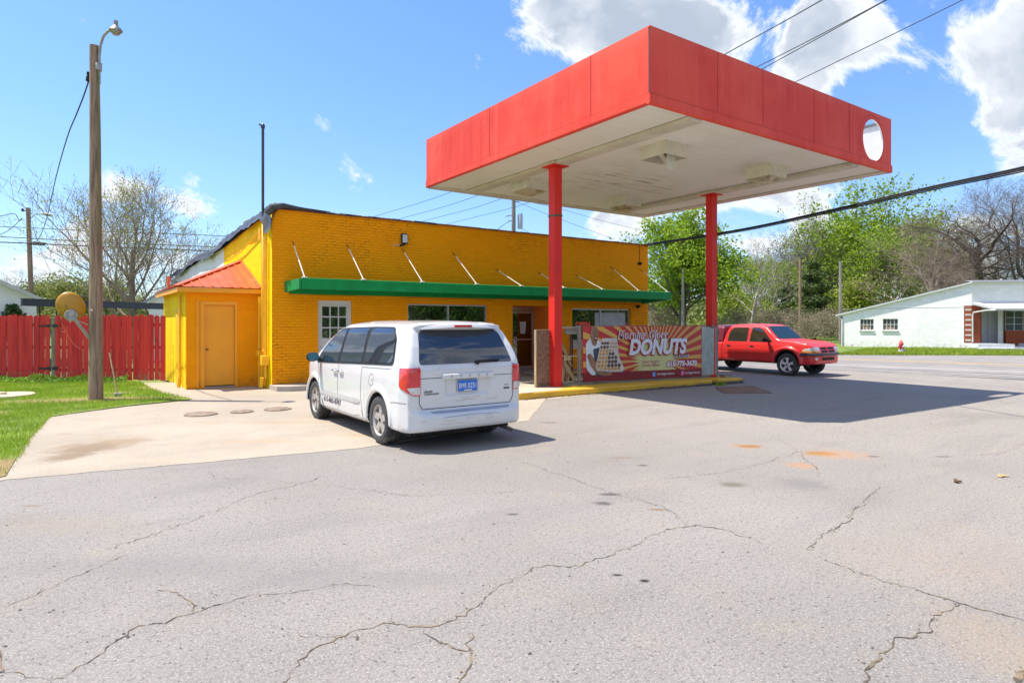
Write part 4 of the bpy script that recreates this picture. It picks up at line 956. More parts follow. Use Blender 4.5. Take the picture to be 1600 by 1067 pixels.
mb=MB(); mb.lathe([(4.3,.22),(4.62,.22),(4.62,.30),(4.70,.34),(4.80,.32),(4.90,.22),(4.95,.10),(4.96,.001)],(PY(882,18.5)[0]+.35,19.3,.1),'z',18); one(mb,'roof_vent',mat('galvanised',(.42,.45,.48),.4,.6),'round galvanised turbine vent on the shop roof','vent',(15,19.3,4.4),auto=40)
# green awning
green=mat('green_paint',(.002,.25,.062),.5,var=.10,vs=3,spec=.25,dirt=(.004,.30,.10),ds=2,da=.6)
aw=thing('awning','long flat green metal awning hung across the orange shop front','awning',(4.55,BY,2.6))
YF=15.55; XA,XB=4.60,18.02
mb=MB(); mb.prism([(YF,2.545),(YF,2.81),(YF+.05,2.825),(YF+.05,2.78),(YF+.09,2.77),(YF+.09,2.60),(YF+.05,2.545)],XA,XB,lambda u,v,w:(w,u,v)); mb.build('gutter',green,aw,fix=True)
mb=MB(); x=XA+.02; k=0
while x<XB-.05:
    w=.152; a=2.635; 
    mb.box(x,x+w-.035,YF+.10,BY-.01,a,a+.02); mb.box(x+w-.033,x+w-.002,YF+.10,BY-.01,a+.02,a+.045); x+=w
mb.build('deck_panels',green,aw)
mb=MB(); mb.prism([(YF+.02,2.80),(YF+.02,2.55),(BY-.01,2.50),(BY-.01,2.78)],XA-.06,XA-.005,lambda u,v,w:(w-(u-YF)*.06,u,v)); mb.prism([(YF+.02,2.80),(YF+.02,2.55),(BY-.01,2.40),(BY-.01,2.70)],XB+.005,XB+.05,lambda u,v,w:(w-(u-YF)*.35,u,v))
mb.box(XA-.0,XB-.4,BY-.06,BY-.005,2.46,2.60); mb.build('end_cap',green,aw)
for (wp,wy),(ap,ay) in (((457,377),(476,431)),((542,382),(568,437)),((628,388),(660,441)),((707,394),(745,445)),((774,420),(815,449)),((840,425),(882,452)),((898,429),(942,455)),((953,416),(998,458)),((1000,421),(1043,459))):
    xw,D=PY(wp,BY-.01); zw=zat(wy,D); xa,D2=PY(ap,YF+.03); mb=MB()
    p=Vector((xw,BY-.01,zw)); q=Vector((xa,YF+.03,2.83)); r_=p.lerp(q,.14)
    mb.tube([r_,q],.014,7); mb.bbox(q.x-.06,q.x+.06,q.y-.03,q.y+.03,2.822,2.85,.005); s_=mb.build('strut',flat('strut_white',(.78,.75,.66)),aw,smooth=False)
    mb=MB(); mb.tube([p,r_],.010,6); mb.build('turnbuckle',mat('rust_iron',(.10,.055,.03),.8),s_)
# doorstep, painted edge
mb=MB()
pl=[(4.10,16.64),(4.15,16.1),(4.4,15.95),(5.2,15.85),(8.0,15.72),(11.3,15.7),(11.3,16.64)]
mb.prism(pl,.0,.13); one(mb,'shop_step',concmat('step_concrete',(.40,.36,.31)),'broken grey concrete step along the foot of the orange wall','step',(5,16,0))
mb=MB(); mb.prism([(12.2,17.6),(12.2,15.9),(16.5,15.9),(16.5,16.63),(13.29,16.63),(13.29,17.6)],.0,.09); one(mb,'entrance_step',concmat('entrance_concrete',(.30,.26,.22)),'low concrete slab before the recessed glass door','step',(13,16,0))
mb=MB(); mb.box(12.9,15.2,15.865,15.897,.0,.088); one(mb,'painted_kerb_edge',mat('kerb_yellow_dull',(.55,.33,.03),.7,var=.2),'short yellow painted kerb edge in front of the shop entrance','kerb',(13,15.88,0))
# ------------------------------------------------------------------ the lean-to
sh=thing('outbuilding','small yellow block lean-to with an orange metal roof against the shop side','outbuilding',(2.373,17.9,0))
SX,SY,SB=2.373,17.9,22.6
mb=MB(); wall_holes(mb,SX,4.165,-.05,2.60,[(2.774,3.548,.03,2.22)],lambda u,z,w:(u,SY+w,z),.15); fw2=mb.build('front_wall',shedm,sh)
mb=MB(); mb.box(SX+.001,SX+.15,SY+.151,SB,-.05,2.60); mb.box(SX,4.165,SB+.001,SB+.15,-.05,2.6); mb.build('side_wall',shedy,sh)
op=mat('orange_door_paint',(.86,.36,.01),.45,var=.05,vs=2,dirt=(.62,.24,.01),ds=2,da=.6)
mb=MB(); mb.bbox(2.80,3.525,SY+.05,SY+.09,.07,2.17,.004); sd_=mb.build('door',op,sh)
mb=MB(); mb.lathe([(0,.03),(-.01,.03),(-.015,.012),(-.04,.012),(-.05,.027),(-.07,.025),(-.075,.001)],(2.865,SY+.05,1.02),'y',12); mb.build('door_handle',mat('brass',(.30,.22,.05),.35,.9),sd_,smooth=True)
mb=MB(); mb.box(2.70,2.797,SY-.02,SY+.06,.03,2.27); mb.box(3.528,3.60,SY-.02,SY+.06,.03,2.27); mb.box(2.798,3.527,SY-.02,SY+.06,2.175,2.27); mb.box(2.60,2.66,SY-.03,SY+.01,.03,2.30); mb.build('door_frame',op,sd_)
mb=MB(); mb.box(2.80,3.525,SY-.02,SY+.12,.012,.045); mb.build('threshold',mat('threshold_grey',(.35,.33,.3),.6),sd_)
mb=MB(); mb.box(SX-.03,SX+.0,18.9,19.7,.1,2.1); mb.build('side_door',mat('yellow_door',(.86,.50,.01),.5,var=.05),sh)
mb=MB(); mb.tube([(SX-.06,18.55,.1),(SX-.06,18.55,2.45)],.035,8); mb.tube([(SX-.10,18.55,.02),(SX-.06,18.55,.35)],.045,8)
for z in (.5,1.9): mb.box(SX-.11,SX-.002,18.50,18.60,z,z+.05)
mb.build('downpipe',ym,sh,auto=50)
# hipped metal roof
metal=mat('orange_metal',(.66,.115,.028),.45,var=.08,vs=2,dirt=(.72,.20,.08),ds=1.5,da=.55)
EX,EY,EZ=2.12,17.66,2.63; TY,TZ=20.13,3.56; EB=22.75
mb=MB(); mb.add([(EX,EY,EZ),(4.165,EY,EZ),(4.165,TY,TZ)],[(0,1,2)]); mb.add([(EX,EY,EZ),(4.165,TY,TZ),(4.165,EB,TZ),(EX,EB,EZ)],[(0,1,2,3)])
mb.add([(x,y,z-.02) for x,y,z in mb.v],[tuple(i for i in (2,1,0)),(6,5,4,3)])
sl_=(TZ-EZ)/(TY-EY)
for i in range(9):
    x=4.10-i*.229; t=(x-EX)/(4.165-EX); yt=EY+(TY-EY)*t-.06
    if yt<EY+.1: continue
    mb.beam((x,EY-.015,EZ+.008),(x,yt,EZ+.008+(yt-EY)*sl_),.04,.028)
for j in range(12):
    y=20.3+j*.22
    mb.beam((EX,y,EZ+.01),(4.16,y,TZ+.01),.03,.02)
for j in range(10):
    y=20.0-j*.24; t=(y-EY)/(TY-EY)
    if t>.06: mb.beam((EX,y,EZ+.01),(EX+(4.165-EX)*t,y,EZ+(TZ-EZ)*t+.01),.03,.02)
rf=mb.build('metal_roof',metal,sh)
mb=MB(); a=Vector((EX-.01,EY-.01,EZ+.02)); b_=Vector((4.16,TY,TZ+.03)); mb.beam(a,b_,.14,.02); mb.beam((4.13,EY,EZ+.02),(4.13,TY,TZ+.02),.07,.03); mb.build('hip_cap',metal,rf)
mb=MB(); mb.box(EX+.02,4.165,EY+.02,EY+.05,EZ-.14,EZ-.021); mb.box(EX+.02,EX+.05,EY+.051,EB,EZ-.14,EZ-.021); mb.box(EX+.05,4.165,EY+.05,SY-.001,EZ-.10,EZ-.07); mb.box(EX+.05,SX,SY,EB,EZ-.10,EZ-.07); mb.build('fascia_board',op,sh)
mb=MB(); mb.tube([(EX+.15,20.6,2.7),(EX+.15,20.6,3.05)],.04,8); mb.build('vent_stack',metal,rf)
# ------------------------------------------------------------------ the red canopy
CX0,CX1,CY0,CY1,CZ0,CZ1=8.37,17.42,7.70,16.27,5.60,6.97
def canopyred():
    m,nt,b,oc,pos,out=newmat('canopy_red')
    mp=N(nt,'ShaderNodeMapping'); mp.inputs['Scale'].default_value=(2.6,2.6,.22); L(nt,pos,mp.inputs[0]); ns=noise(nt,mp.outputs[0],1.5,7,.72); nb=noise(nt,pos,.55,4,.6)
    c=mixc(nt,mrange(nt,nb,.35,.65),(.70,.055,.032),(.78,.088,.050)); c=mixc(nt,mth(nt,'MULTIPLY',mrange(nt,ns,.50,.72),.55),c,(.80,.13,.085)); c=mixc(nt,mth(nt,'MULTIPLY',mrange(nt,ns,.46,.30),.45),c,(.50,.022,.018))
    c=mixc(nt,mth(nt,'MULTIPLY',mrange(nt,noise(nt,pos,11,4,.7),.70,.73),.8),c,(.22,.02,.015)); c=mixc(nt,mrange(nt,noise(nt,pos,8,2,.6),.775,.79),c,(.75,.60,.52))
    sp=N(nt,'ShaderNodeSeparateXYZ'); L(nt,pos,sp.inputs[0]); c=mixc(nt,mth(nt,'MULTIPLY',mrange(nt,sp.outputs[2],6.75,6.99),mth(nt,'MULTIPLY',nb,.5)),c,(.78,.16,.11))
    L(nt,c,b.inputs['Base Color']); b.inputs['Roughness'].default_value=.6; b.inputs['Specular IOR Level'].default_value=.25; bump(nt,b,nb,.35,.12); return m
redp=canopyred()
redc=mat('column_red',(.70,.030,.022),.5,var=.06,vs=1.5,spec=.3)
cw=mat('canopy_white_inside',(.50,.52,.55),.5,var=.05)
def soffm():
    m,nt,b,oc,pos,out=newmat('soffit_paint')
    nb=noise(nt,pos,.5,5,.6); mp=N(nt,'ShaderNodeMapping'); mp.inputs['Scale'].default_value=(.7,5,1); L(nt,pos,mp.inputs[0]); ns=noise(nt,mp.outputs[0],1.3,6,.7)
    c=mixc(nt,mrange(nt,nb,.35,.65),(.80,.75,.65),(.86,.83,.75))
    dm=mth(nt,'MULTIPLY',mrange(nt,ns,.50,.66),ellip(nt,pos,12.4,12.6,3.2,1.8,0.,nz=nb,soft=.9))
    c=mixc(nt,mth(nt,'MULTIPLY',dm,.7),c,(.16,.145,.12)); c=mixc(nt,mth(nt,'MULTIPLY',mrange(nt,ns,.62,.78),.35),c,(.30,.27,.21))
    sp=N(nt,'ShaderNodeSeparateXYZ'); L(nt,pos,sp.inputs[0])
    w=mth(nt,'FRACT',mth(nt,'MULTIPLY',sp.outputs[1],1/.305)); c=mixc(nt,mth(nt,'MULTIPLY',mrange(nt,w,.05,.0),.35),c,(.30,.27,.22))
    L(nt,c,b.inputs['Base Color']); b.inputs['Roughness'].default_value=.6; bump(nt,b,w,.25,.01); return m
soff=soffm()
cn=thing('canopy','large red fascia forecourt canopy on two red columns with a round hole in one end','canopy',(12.7,12,0))
def circ_plate():
    hx=PY(1364.5,CY0)[0]; hz=zat(219.5,PY(1364.5,CY0)[1]); r=.515
    out=[(CX0,CZ0+.19),(CX1,CZ0+.19),(CX1,CZ1),(CX0,CZ1)]; c=[(hx+r*math.cos(2*math.pi*i/48),hz+r*math.sin(2*math.pi*i/48)) for i in range(48)]
    P=[Vector(p) for p in out+c]; E=[(i,(i+1)%4) for i in range(4)]+[(4+i,4+(i+1)%48) for i in range(48)]
    rr=delaunay_2d_cdt(P,E,[],1,1e-6); F=[tuple(f) for f in rr[2]]
    V=[(p.x,p.y) for p in rr[0]]
    F=[f for f in F if math.hypot(sum(V[i][0] for i in f)/len(f)-hx,sum(V[i][1] for i in f)/len(f)-hz)>r*.995]
    mb=MB(); n=len(V)
    mb.add([(x,CY0,z) for x,z in V]+[(x,CY0+.035,z) for x,z in V],[f for f in F],0); mb.add([],[]) 
    k=len(mb.v)-2*n
    mb.f+=[tuple(i+n for i in f[::-1]) for f in F]; mb.m+=[1]*len(F)
    mb.add([(x,CY0,z) for x,z in c]+[(x,CY0+.035,z) for x,z in c],[(i,(i+1)%48,48+(i+1)%48,48+i) for i in range(48)],1)
    mb.box(CX0,CX1,CY0-.002,CY0+.036,CZ1+.001,CZ1+.02,0)
    f=mb.build('front_fascia',[redp,cw],cn)
    # faded ring left by the old emblem
    mb=MB(); 
    for i in range(40):
        a=2*math.pi*i/40;b=2*math.pi*(i+1)/40; R1,R2=.60,.612
        mb.add([(hx-.06+R1*math.cos(a),CY0-.003,hz+R1*math.sin(a)),(hx-.06+R1*math.cos(b),CY0-.003,hz+R1*math.sin(b)),(hx-.06+R2*math.cos(b),CY0-.003,hz+R2*math.sin(b)),(hx-.06+R2*math.cos(a),CY0-.003,hz+R2*math.sin(a))],[(0,1,2,3)])
    mb.v=[p for p in mb.v]; mb.build('emblem_ring',mat('red_dark',(.36,.012,.012),.6),f,fix=False)
    return f
ff=circ_plate()
seam=mat('fascia_seam',(.38,.018,.012),.7)
mb=MB()
for px in (1121,1192,1272,1327): x=PY(px,CY0)[0]; mb.box(x-.004,x+.004,CY0-.005,CY0-.001,CZ0+.2,CZ1)
mb.box(CX0,CX1,CY0-.0235,CY0-.0225,CZ0+.183,CZ0+.188)
mb.build('panel_seams',seam,ff)
mb=MB(); mb.box(CX0,CX0+.035,CY0+.037,CY1,CZ0+.19,CZ1+.02,0); 
lf=mb.build('side_fascia',redp,cn)
mb=MB(); mb.box(CX0+.0355,CX0+.04,CY0+.04,CY1-.04,CZ0+.19,CZ1,0); mb.build('inner_skin',cw,lf)
mb=MB()
for px in (765,923): 
    k=(px-800)/FPX; D=CX0/(VW[0]+RT[0]*k); y=at(px,D)[1]; mb.box(CX0-.005,CX0-.001,y-.007,y+.007,CZ0+.2,CZ1)
mb.box(CX0-.0235,CX0-.0225,CY0,CY1,CZ0+.183,CZ0+.188)
mb.build('panel_seams',seam,lf)
mb=MB(); mb.box(CX1-.035,CX1,CY0+.037,CY1,CZ0+.19,CZ1+.02); rfz=mb.build('side_fascia',redp,cn)
mb=MB(); mb.box(CX1-.045,CX1-.036,CY0+.04,CY1-.04,CZ0+.1,CZ1); mb.build('inner_skin',cw,rfz)
mb=MB()
for y in np.arange(CY0+.9,CY1,1.35): mb.beam((CX1-.08,y,CZ0+.2),(CX1-.08,y,CZ1-.05),.09,.09); mb.beam((CX1-.10,y+.5,CZ1-.10),(CX1-.35,y-.1,CZ0+.2),.08,.08)
mb.box(CX1-.10,CX1-.05,CY0+.1,CY1-.1,CZ1-.06,CZ1-.0); mb.build('bracing',mat('steel_brace',(.10,.12,.14),.6,.2),rfz)
mb=MB(); mb.box(CX0+.036,CX1-.046,CY1-.035,CY1,CZ0+.19,CZ1+.02); mb.build('back_fascia',redp,cn)
mb=MB()   # rolled bottom trim
def trim(u0,u1,fn):
    mb.prism([(0.,.0),(-.022,.03),(-.022,.18),(0.0,.19),(.05,.19),(.05,.0)],u0,u1,fn)
trim(CX0-.022,CX1+.022,lambda a,b,w:(w,CY0+a,CZ0+b)); trim(CY0+.05,CY1,lambda a,b,w:(CX0+a,w,CZ0+b)); trim(CY0+.05,CY1,lambda a,b,w:(CX1-a,w,CZ0+b))
mb.build('bottom_trim',redp,cn)
mb=MB(); mb.box(CX0+.051,CX1-.051,CY0+.051,CY1-.03,CZ0+.035,CZ0+.08)
sf=mb.build('soffit',soff,cn)
mb=MB()
mb.box(CX0+.051,CX1-.051,CY1-.029,CY1+.03,CZ0-.01,CZ0+.16); mb.box(CX1-.30,CX1-.052,CY0+.06,CY1-.031,CZ0+.0,CZ0+.034); mb.box(CX0+.06,CX1-.301,CY1-.30,CY1-.031,CZ0+.0,CZ0+.034)
for x in (9.70,15.72): mb.box(x-.16,x+.16,CY0+.06,CY1-.301,CZ0-.055,CZ0+.034)
mb.build('soffit_beams',mat('soffit_trim',(.62,.56,.44),.6,var=.12,vs=2,dirt=(.33,.25,.15),ds=2,da=.6),sf)
for x in (9.70,15.72): mb=MB(); mb.box(x-.163,x-.160,CY0+.06,CY1-.31,CZ0+.025,CZ0+.034); mb.build('beam_shadow',flat('joint_shadow',(.10,.09,.07)),sf)  # dark strip drawn as the shadow line where beam meets soffit
for x in (9.70,15.72):
    zb=hgt(x)+(.14 if x<12 else .0)
    mb=MB(); mb.bbox(x-.12,x+.12,11.88,12.12,zb-.05,CZ0-.078,.008); c_=mb.build('column',redc,cn)
    mb=MB(); mb.box(x-.24,x+.24,11.76,12.24,CZ0-.0775,CZ0-.056); mb.build('cap_plate',redc,c_)
    mb=MB(); mb.bbox(x-.22,x+.22,11.78,12.22,CZ0-.0555,CZ0+.02,.004)
    mb.build('cap_block',mat('soffit_trim',(0,0,0)),c_)
mb=MB(); zz=zat(338,PY(868,12)[1]); mb.box(9.575,9.825,11.872,12.128,zz-.02,zz+.02); mb.build('strap',flat('strap_green',(.05,.10,.06)),cn)
lampm=mat('lamp_housing',(.66,.62,.50),.5,var=.10,vs=4,dirt=(.38,.24,.08),ds=4,da=.58); 
for i,(px,py,lab) in enumerate(((828,292,'beige box lamp under the canopy nearest its left rear corner'),(1037,240,'broken beige box lamp with a hanging flap under the front of the canopy'),(1196,272,'beige box lamp under the canopy nearest its right front corner'),(976,318,'beige box lamp under the canopy nearest its far rear corner'))):
    D=(5.47-CH)*FPX/(HZ-py); x,y,_=at(px,D); t=thing('canopy_lamp',lab,'lamp',(x,y,5.63),'box lamps under the canopy'); h=.36
    mb=MB(); mb.add([(x-h,y-h,5.634),(x+h,y-h,5.634),(x+h,y+h,5.634),(x-h,y+h,5.634),(x-h,y-h,5.34),(x+h,y-h,5.34),(x+h,y+h,5.34),(x-h,y+h,5.34)],[(0,1,5,4),(1,2,6,5),(2,3,7,6),(3,0,4,7)])
    if i!=1: pass
    mb.build('housing',lampm,t)
    if i!=1:
        mb=MB(); mb.add([(x-h,y-h,5.339),(x+h,y-h,5.339),(x+h,y+h,5.339),(x-h,y+h,5.339),(x-.2,y-.2,5.25),(x+.2,y-.2,5.25),(x+.2,y+.2,5.25),(x-.2,y+.2,5.25)],[(0,1,5,4),(1,2,6,5),(2,3,7,6),(3,0,4,7),(4,5,6,7)]); mb.build('lens',mat('lamp_lens_old',(.50,.43,.28),.4,var=.2,vs=6,dirt=(.25,.14,.04),ds=5,da=.5),t)
    else:
        mb=MB(); mb.box(x-h+.005,x+h-.005,y-h+.005,y+h-.005,5.58,5.585); mb.build('reflector',mat('lamp_inside',(.25,.18,.12),.6,var=.4,vs=6),t)
        mb=MB(); mb.add([(x-.20,y-.28,5.42),(x+.16,y-.20,5.42),(x+.15,y-.18,5.10),(x-.22,y-.27,5.03),(x-.19,y-.26,5.42),(x+.17,y-.18,5.42),(x+.16,y-.16,5.10),(x-.21,y-.25,5.03)],[(0,1,2,3),(7,6,5,4),(0,4,5,1),(1,5,6,2),(2,6,7,3),(3,7,4,0)]); mb.beam((x-.33,y-.2,5.36),(x+.2,y+.1,5.33),.10,.02); mb.build('hanging_flap',lampm,t)
        mb=MB(); mb.tube([(x-.1,y-.1,5.55),(x-.12,y-.2,5.40),(x-.15,y-.2,5.36),(x-.2,y-.15,5.47)],.012,6); mb.build('wire',blackpl,t)
# ------------------------------------------------------------------ pump island
def kerbm():
    m,nt,b,oc,pos,out=newmat('kerb_yellow'); n=noise(nt,pos,3.5,6,.72); n2=noise(nt,pos,.9,4,.6)
    c=mixc(nt,mrange(nt,n2,.35,.7),(.74,.44,.03),(.62,.33,.02)); c=mixc(nt,mrange(nt,n,.60,.67),c,(.42,.36,.28))
    sp=N(nt,'ShaderNodeSeparateXYZ'); L(nt,pos,sp.inputs[0]); low=mrange(nt,mth(nt,'ADD',sp.outputs[2],mth(nt,'MULTIPLY',n,-.09)),.0,-.06)
    c=mixc(nt,low,c,(.10,.08,.06)); L(nt,c,b.inputs['Base Color']); b.inputs['Roughness'].default_value=.7; bump(nt,b,n,.6,.02); return m
isl=thing('pump_island','long raised concrete island with a chipped yellow painted kerb under the canopy','island',(12,11.9,0))
ky=kerbm(); itop=concmat('island_concrete',(.50,.42,.31))
def paint_top(m):
    nt=m.node_tree; b=[n for n in nt.nodes if n.type=='BSDF_PRINCIPLED'][0]; src=b.inputs['Base Color'].links[0].from_socket; geo=N(nt,'ShaderNodeNewGeometry'); sp=N(nt,'ShaderNodeSeparateXYZ'); L(nt,geo.outputs['Position'],sp.inputs[0])
    n=noise(nt,geo.outputs['Position'],3.2,6,.7); w=mth(nt,'ADD',mth(nt,'SUBTRACT',sp.outputs[0],mth(nt,'MULTIPLY',sp.outputs[1],.8)),mth(nt,'MULTIPLY',n,.9)); f=mth(nt,'MULTIPLY',mrange(nt,w,.62,.78),mrange(nt,n,.66,.60))
    L(nt,mixc(nt,f,src,(.70,.41,.025)),b.inputs['Base Color'])
paint_top(itop)
def island(name,x0,x1,y0,y1,rl,rr,zt,parent):
    pl=wobx(rounded([(x0,y0),(x1,y0),(x1,y1),(x0,y1)],rl,5),.3,.010,int(x0)); mb=MB(); n=len(pl); cx,cy=(x0+x1)/2,(y0+y1)/2
    def ins(p,d): v=Vector((cx-p[0] if abs(p[0]-cx)>abs(x1-x0)/2-.4 else 0,cy-p[1])); v=v.normalized()*d; return (p[0]+v.x,p[1]+v.y)
    rings=[[(p[0],p[1],hgt(p[0])-.05) for p in pl],[(p[0],p[1],hgt(p[0])+zt-.03) for p in pl],[(*ins(p,.025),hgt(p[0])+zt) for p in pl],[(*ins(p,.15),hgt(p[0])+zt+.002) for p in pl]]
    v=sum(rings,[]); f=[];mi=[]
    for k in range(3):
        for i in range(n): j=(i+1)%n; f.append((k*n+i,k*n+j,(k+1)*n+j,(k+1)*n+i)); mi.append(1 if k==2 else 0)
    f.append(tuple(3*n+i for i in range(n))); mi.append(1); mb.v=v; mb.f=f; mb.m=mi; return mb.build(name,[ky,itop],parent)
island('kerb_body',7.95,15.02,11.28,12.75,.35,.1,.155,isl); island('kerb_end',15.10,16.30,11.30,12.72,.06,.1,.150,isl)
# weeds at the joint
def blades(n,area,h0,h1,seed,w=.006,zf=lambda x,y:.03):
    r=np.random.RandomState(seed); P=area(r,n); m=len(P)
    a=r.rand(m)*6.283; h=h0+(h1-h0)*r.rand(m); le=r.randn(m,2)*.35*h[:,None]; z=np.array([zf(x,y) for x,y in P])
    dx=np.cos(a)*w/2*(1+h*3); dy=np.sin(a)*w/2*(1+h*3)
    A=np.stack([P[:,0]-dx,P[:,1]-dy,z-.01],1);B=np.stack([P[:,0]+dx,P[:,1]+dy,z-.01],1); C=np.stack([P[:,0]+le[:,0],P[:,1]+le[:,1],z+h],1)
    V=np.concatenate([A,B,C]); i=np.arange(m); F=np.stack([i,i+m,i+2*m],1); return V,F
gm=leafm('grass_blades',(.20,.33,.02),(.38,.52,.045),.4)
V,F=blades(260,lambda r,n:np.stack([15.06+r.randn(n)*.10,11.24+np.abs(r.randn(n))*-.05+r.randn(n)*.03],1),.03,.14,3,.010,lambda x,y:hgt(x))
tag(np_obj('kerb_weeds',V,F,gm),'tuft of green weeds in the joint at the right end of the yellow kerb','weeds')
V2=np.stack([np.linspace(8.2,16,300)+np.random.RandomState(1).randn(300)*.05,11.27+np.random.RandomState(2).randn(300)*.02],1)
mb=MB(); rnd=random.Random(6)
for i in range(70):
    x=rnd.uniform(8.2,16.2); y=11.24-abs(rnd.gauss(0,.05)); s=rnd.uniform(.015,.05); z=hgt(x); mb.add([(x+rnd.uniform(-s,s),y+rnd.uniform(-s,s),z+rnd.uniform(0,s)) for _ in range(5)],[(0,1,2),(0,2,3),(1,3,4),(0,4,1)])
tag(mb.build('kerb_rubble',mat('rubble',(.12,.10,.07),.95,var=.4,vs=9),fix=False),kind='stuff')
# ------------------------------------------------------------------ timber screen, banner, boards between the columns
wood=woodm('weathered_wood',(.36,.32,.28),(.13,.105,.085),2); woodx=woodm('weathered_wood_flat',(.36,.33,.29),(.14,.115,.09),0); tan=woodm('pale_wood',(.50,.38,.22),(.30,.20,.11),2)
BYP=11.96
def zb(x): return .20-.012*(x-9.7)
scn=thing('timber_screen','weathered grey timber frame with broken slats standing between the red columns','timber frame',(10.2,12,.15))
mb=MB(); mb.beam((9.86,11.93,zb(9.86)-.0),(15.62,11.93,.12),.05,.13); mb.build('bottom_rail',woodx,scn)
mb=MB(); mb.beam((9.80,11.95,1.60),(10.40,11.95,1.60),.09,.035); mb.beam((10.45,12.03,1.615),(15.6,12.03,1.615),.09,.04); mb.beam((9.97,11.95,1.50),(10.36,11.95,1.50),.04,.14); mb.build('top_rail',woodx,scn)
mb=MB(); mb.bbox(10.36,10.45,11.89,11.95,.24,1.64,.004); mb.build('post',wood,scn)
for x in (11.9,13.4,15.05): mb=MB(); mb.bbox(x,x+.09,12.0,12.09,.15,1.595,.004); mb.build('post',wood,scn)
mb=MB()
for i,x in enumerate((9.86,9.97,10.10,10.24,10.34)): mb.box(x,x+.10,12.20,12.22,.17,(1.52,1.35,1.1,.92,1.5)[i])
mb.build('back_slats',woodm('dark_slats',(.20,.15,.11),(.07,.05,.04),2),scn)
mb=MB(); mb.beam((9.88,12.10,1.36),(10.30,12.10,.62),.02,.075); mb.beam((10.05,12.13,.80),(10.36,12.0,.20),.02,.09); mb.beam((9.92,12.0,.88),(10.36,12.0,.88),.12,.035); mb.beam((9.93,11.945,.83),(10.16,11.945,.83),.02,.10); mb.beam((10.0,12.15,.18),(10.12,12.15,.75),.02,.14); mb.beam((10.2,12.14,.18),(10.26,12.14,.60),.02,.11); mb.build('broken_slats',tan,scn)
def carved():
    m,nt,b,oc,pos,out=newmat('carved_board'); v=N(nt,'ShaderNodeTexVoronoi'); v.feature='DISTANCE_TO_EDGE'; v.inputs['Scale'].default_value=15; 
    w=N(nt,'ShaderNodeTexNoise'); w.inputs['Scale'].default_value=5; L(nt,pos,w.inputs['Vector']); vm=N(nt,'ShaderNodeVectorMath',operation='ADD'); L(nt,pos,vm.inputs[0]); sc_=N(nt,'ShaderNodeVectorMath',operation='SCALE'); L(nt,w.outputs['Color'],sc_.inputs[0]); sc_.inputs['Scale'].default_value=.35; L(nt,sc_.outputs[0],vm.inputs[1]); L(nt,vm.outputs[0],v.inputs['Vector'])
    e=mrange(nt,v.outputs['Distance'],.02,.10); L(nt,mixc(nt,e,(.17,.085,.05),(.29,.17,.11)),b.inputs['Base Color']); b.inputs['Roughness'].default_value=.8; bump(nt,b,e,.8,.03); return m
mb=MB(); mb.box(9.13,9.56,12.05,12.09,.16,1.53); o=one(mb,'carved_board',carved(),'brown carved wooden board standing left of the nearer red column','board',(9.3,12.07,.16))
mb=MB(); mb.box(9.125,9.16,12.03,12.1,.16,1.545); mb.box(9.161,9.56,12.03,12.095,1.531,1.55); c2=mb.build('board_edge',tan,None,off=(9.3,12.07,.16)); c2.parent=o
mb=MB(); mb.beam((15.9,11.75,.11),(16.2,11.72,.11),.20,.10); one(mb,'timber_offcut',woodx,'grey timber offcut lying on the right end of the island','timber',(16,11.7,.05))
# corrugated tin
mb=MB(); n=26; xs=np.linspace(15.10,15.80,n)
pr=[(x,11.865+(.018 if (i//3)%2 else 0)) for i,x in enumerate(xs)]
mb.v=[(x,y,.17) for x,y in pr]+[(x,y,1.585+ (.0)) for x,y in pr]+[(x,y+.004,.17) for x,y in pr]+[(x,y+.004,1.585) for x,y in pr]
for i in range(n-1): mb.f+=[(i,i+1,n+i+1,n+i),(2*n+i+1,2*n+i,3*n+i,3*n+i+1),(n+i,n+i+1,3*n+i+1,3*n+i),(i+1,i,2*n+i,2*n+i+1)]; mb.m+=[0]*4
tn=one(mb,'metal_sheet',mat('tin',(.36,.40,.39),.45,.35,var=.15,vs=5,dirt=(.22,.17,.12),ds=4,da=.6),'grey green corrugated metal sheet beside the right end of the donut banner','metal sheet',(15.4,11.87,.17),fix=False)
mb=MB(); mb.bbox(15.78,15.83,11.84,11.90,.08,1.65,.004); mb.bbox(15.55,15.64,11.83,11.86,1.55,1.66,.004); o=one(mb,'screen_post',wood,'short weathered post nailed beside the metal sheet and column','post',(15.8,11.87,.1))
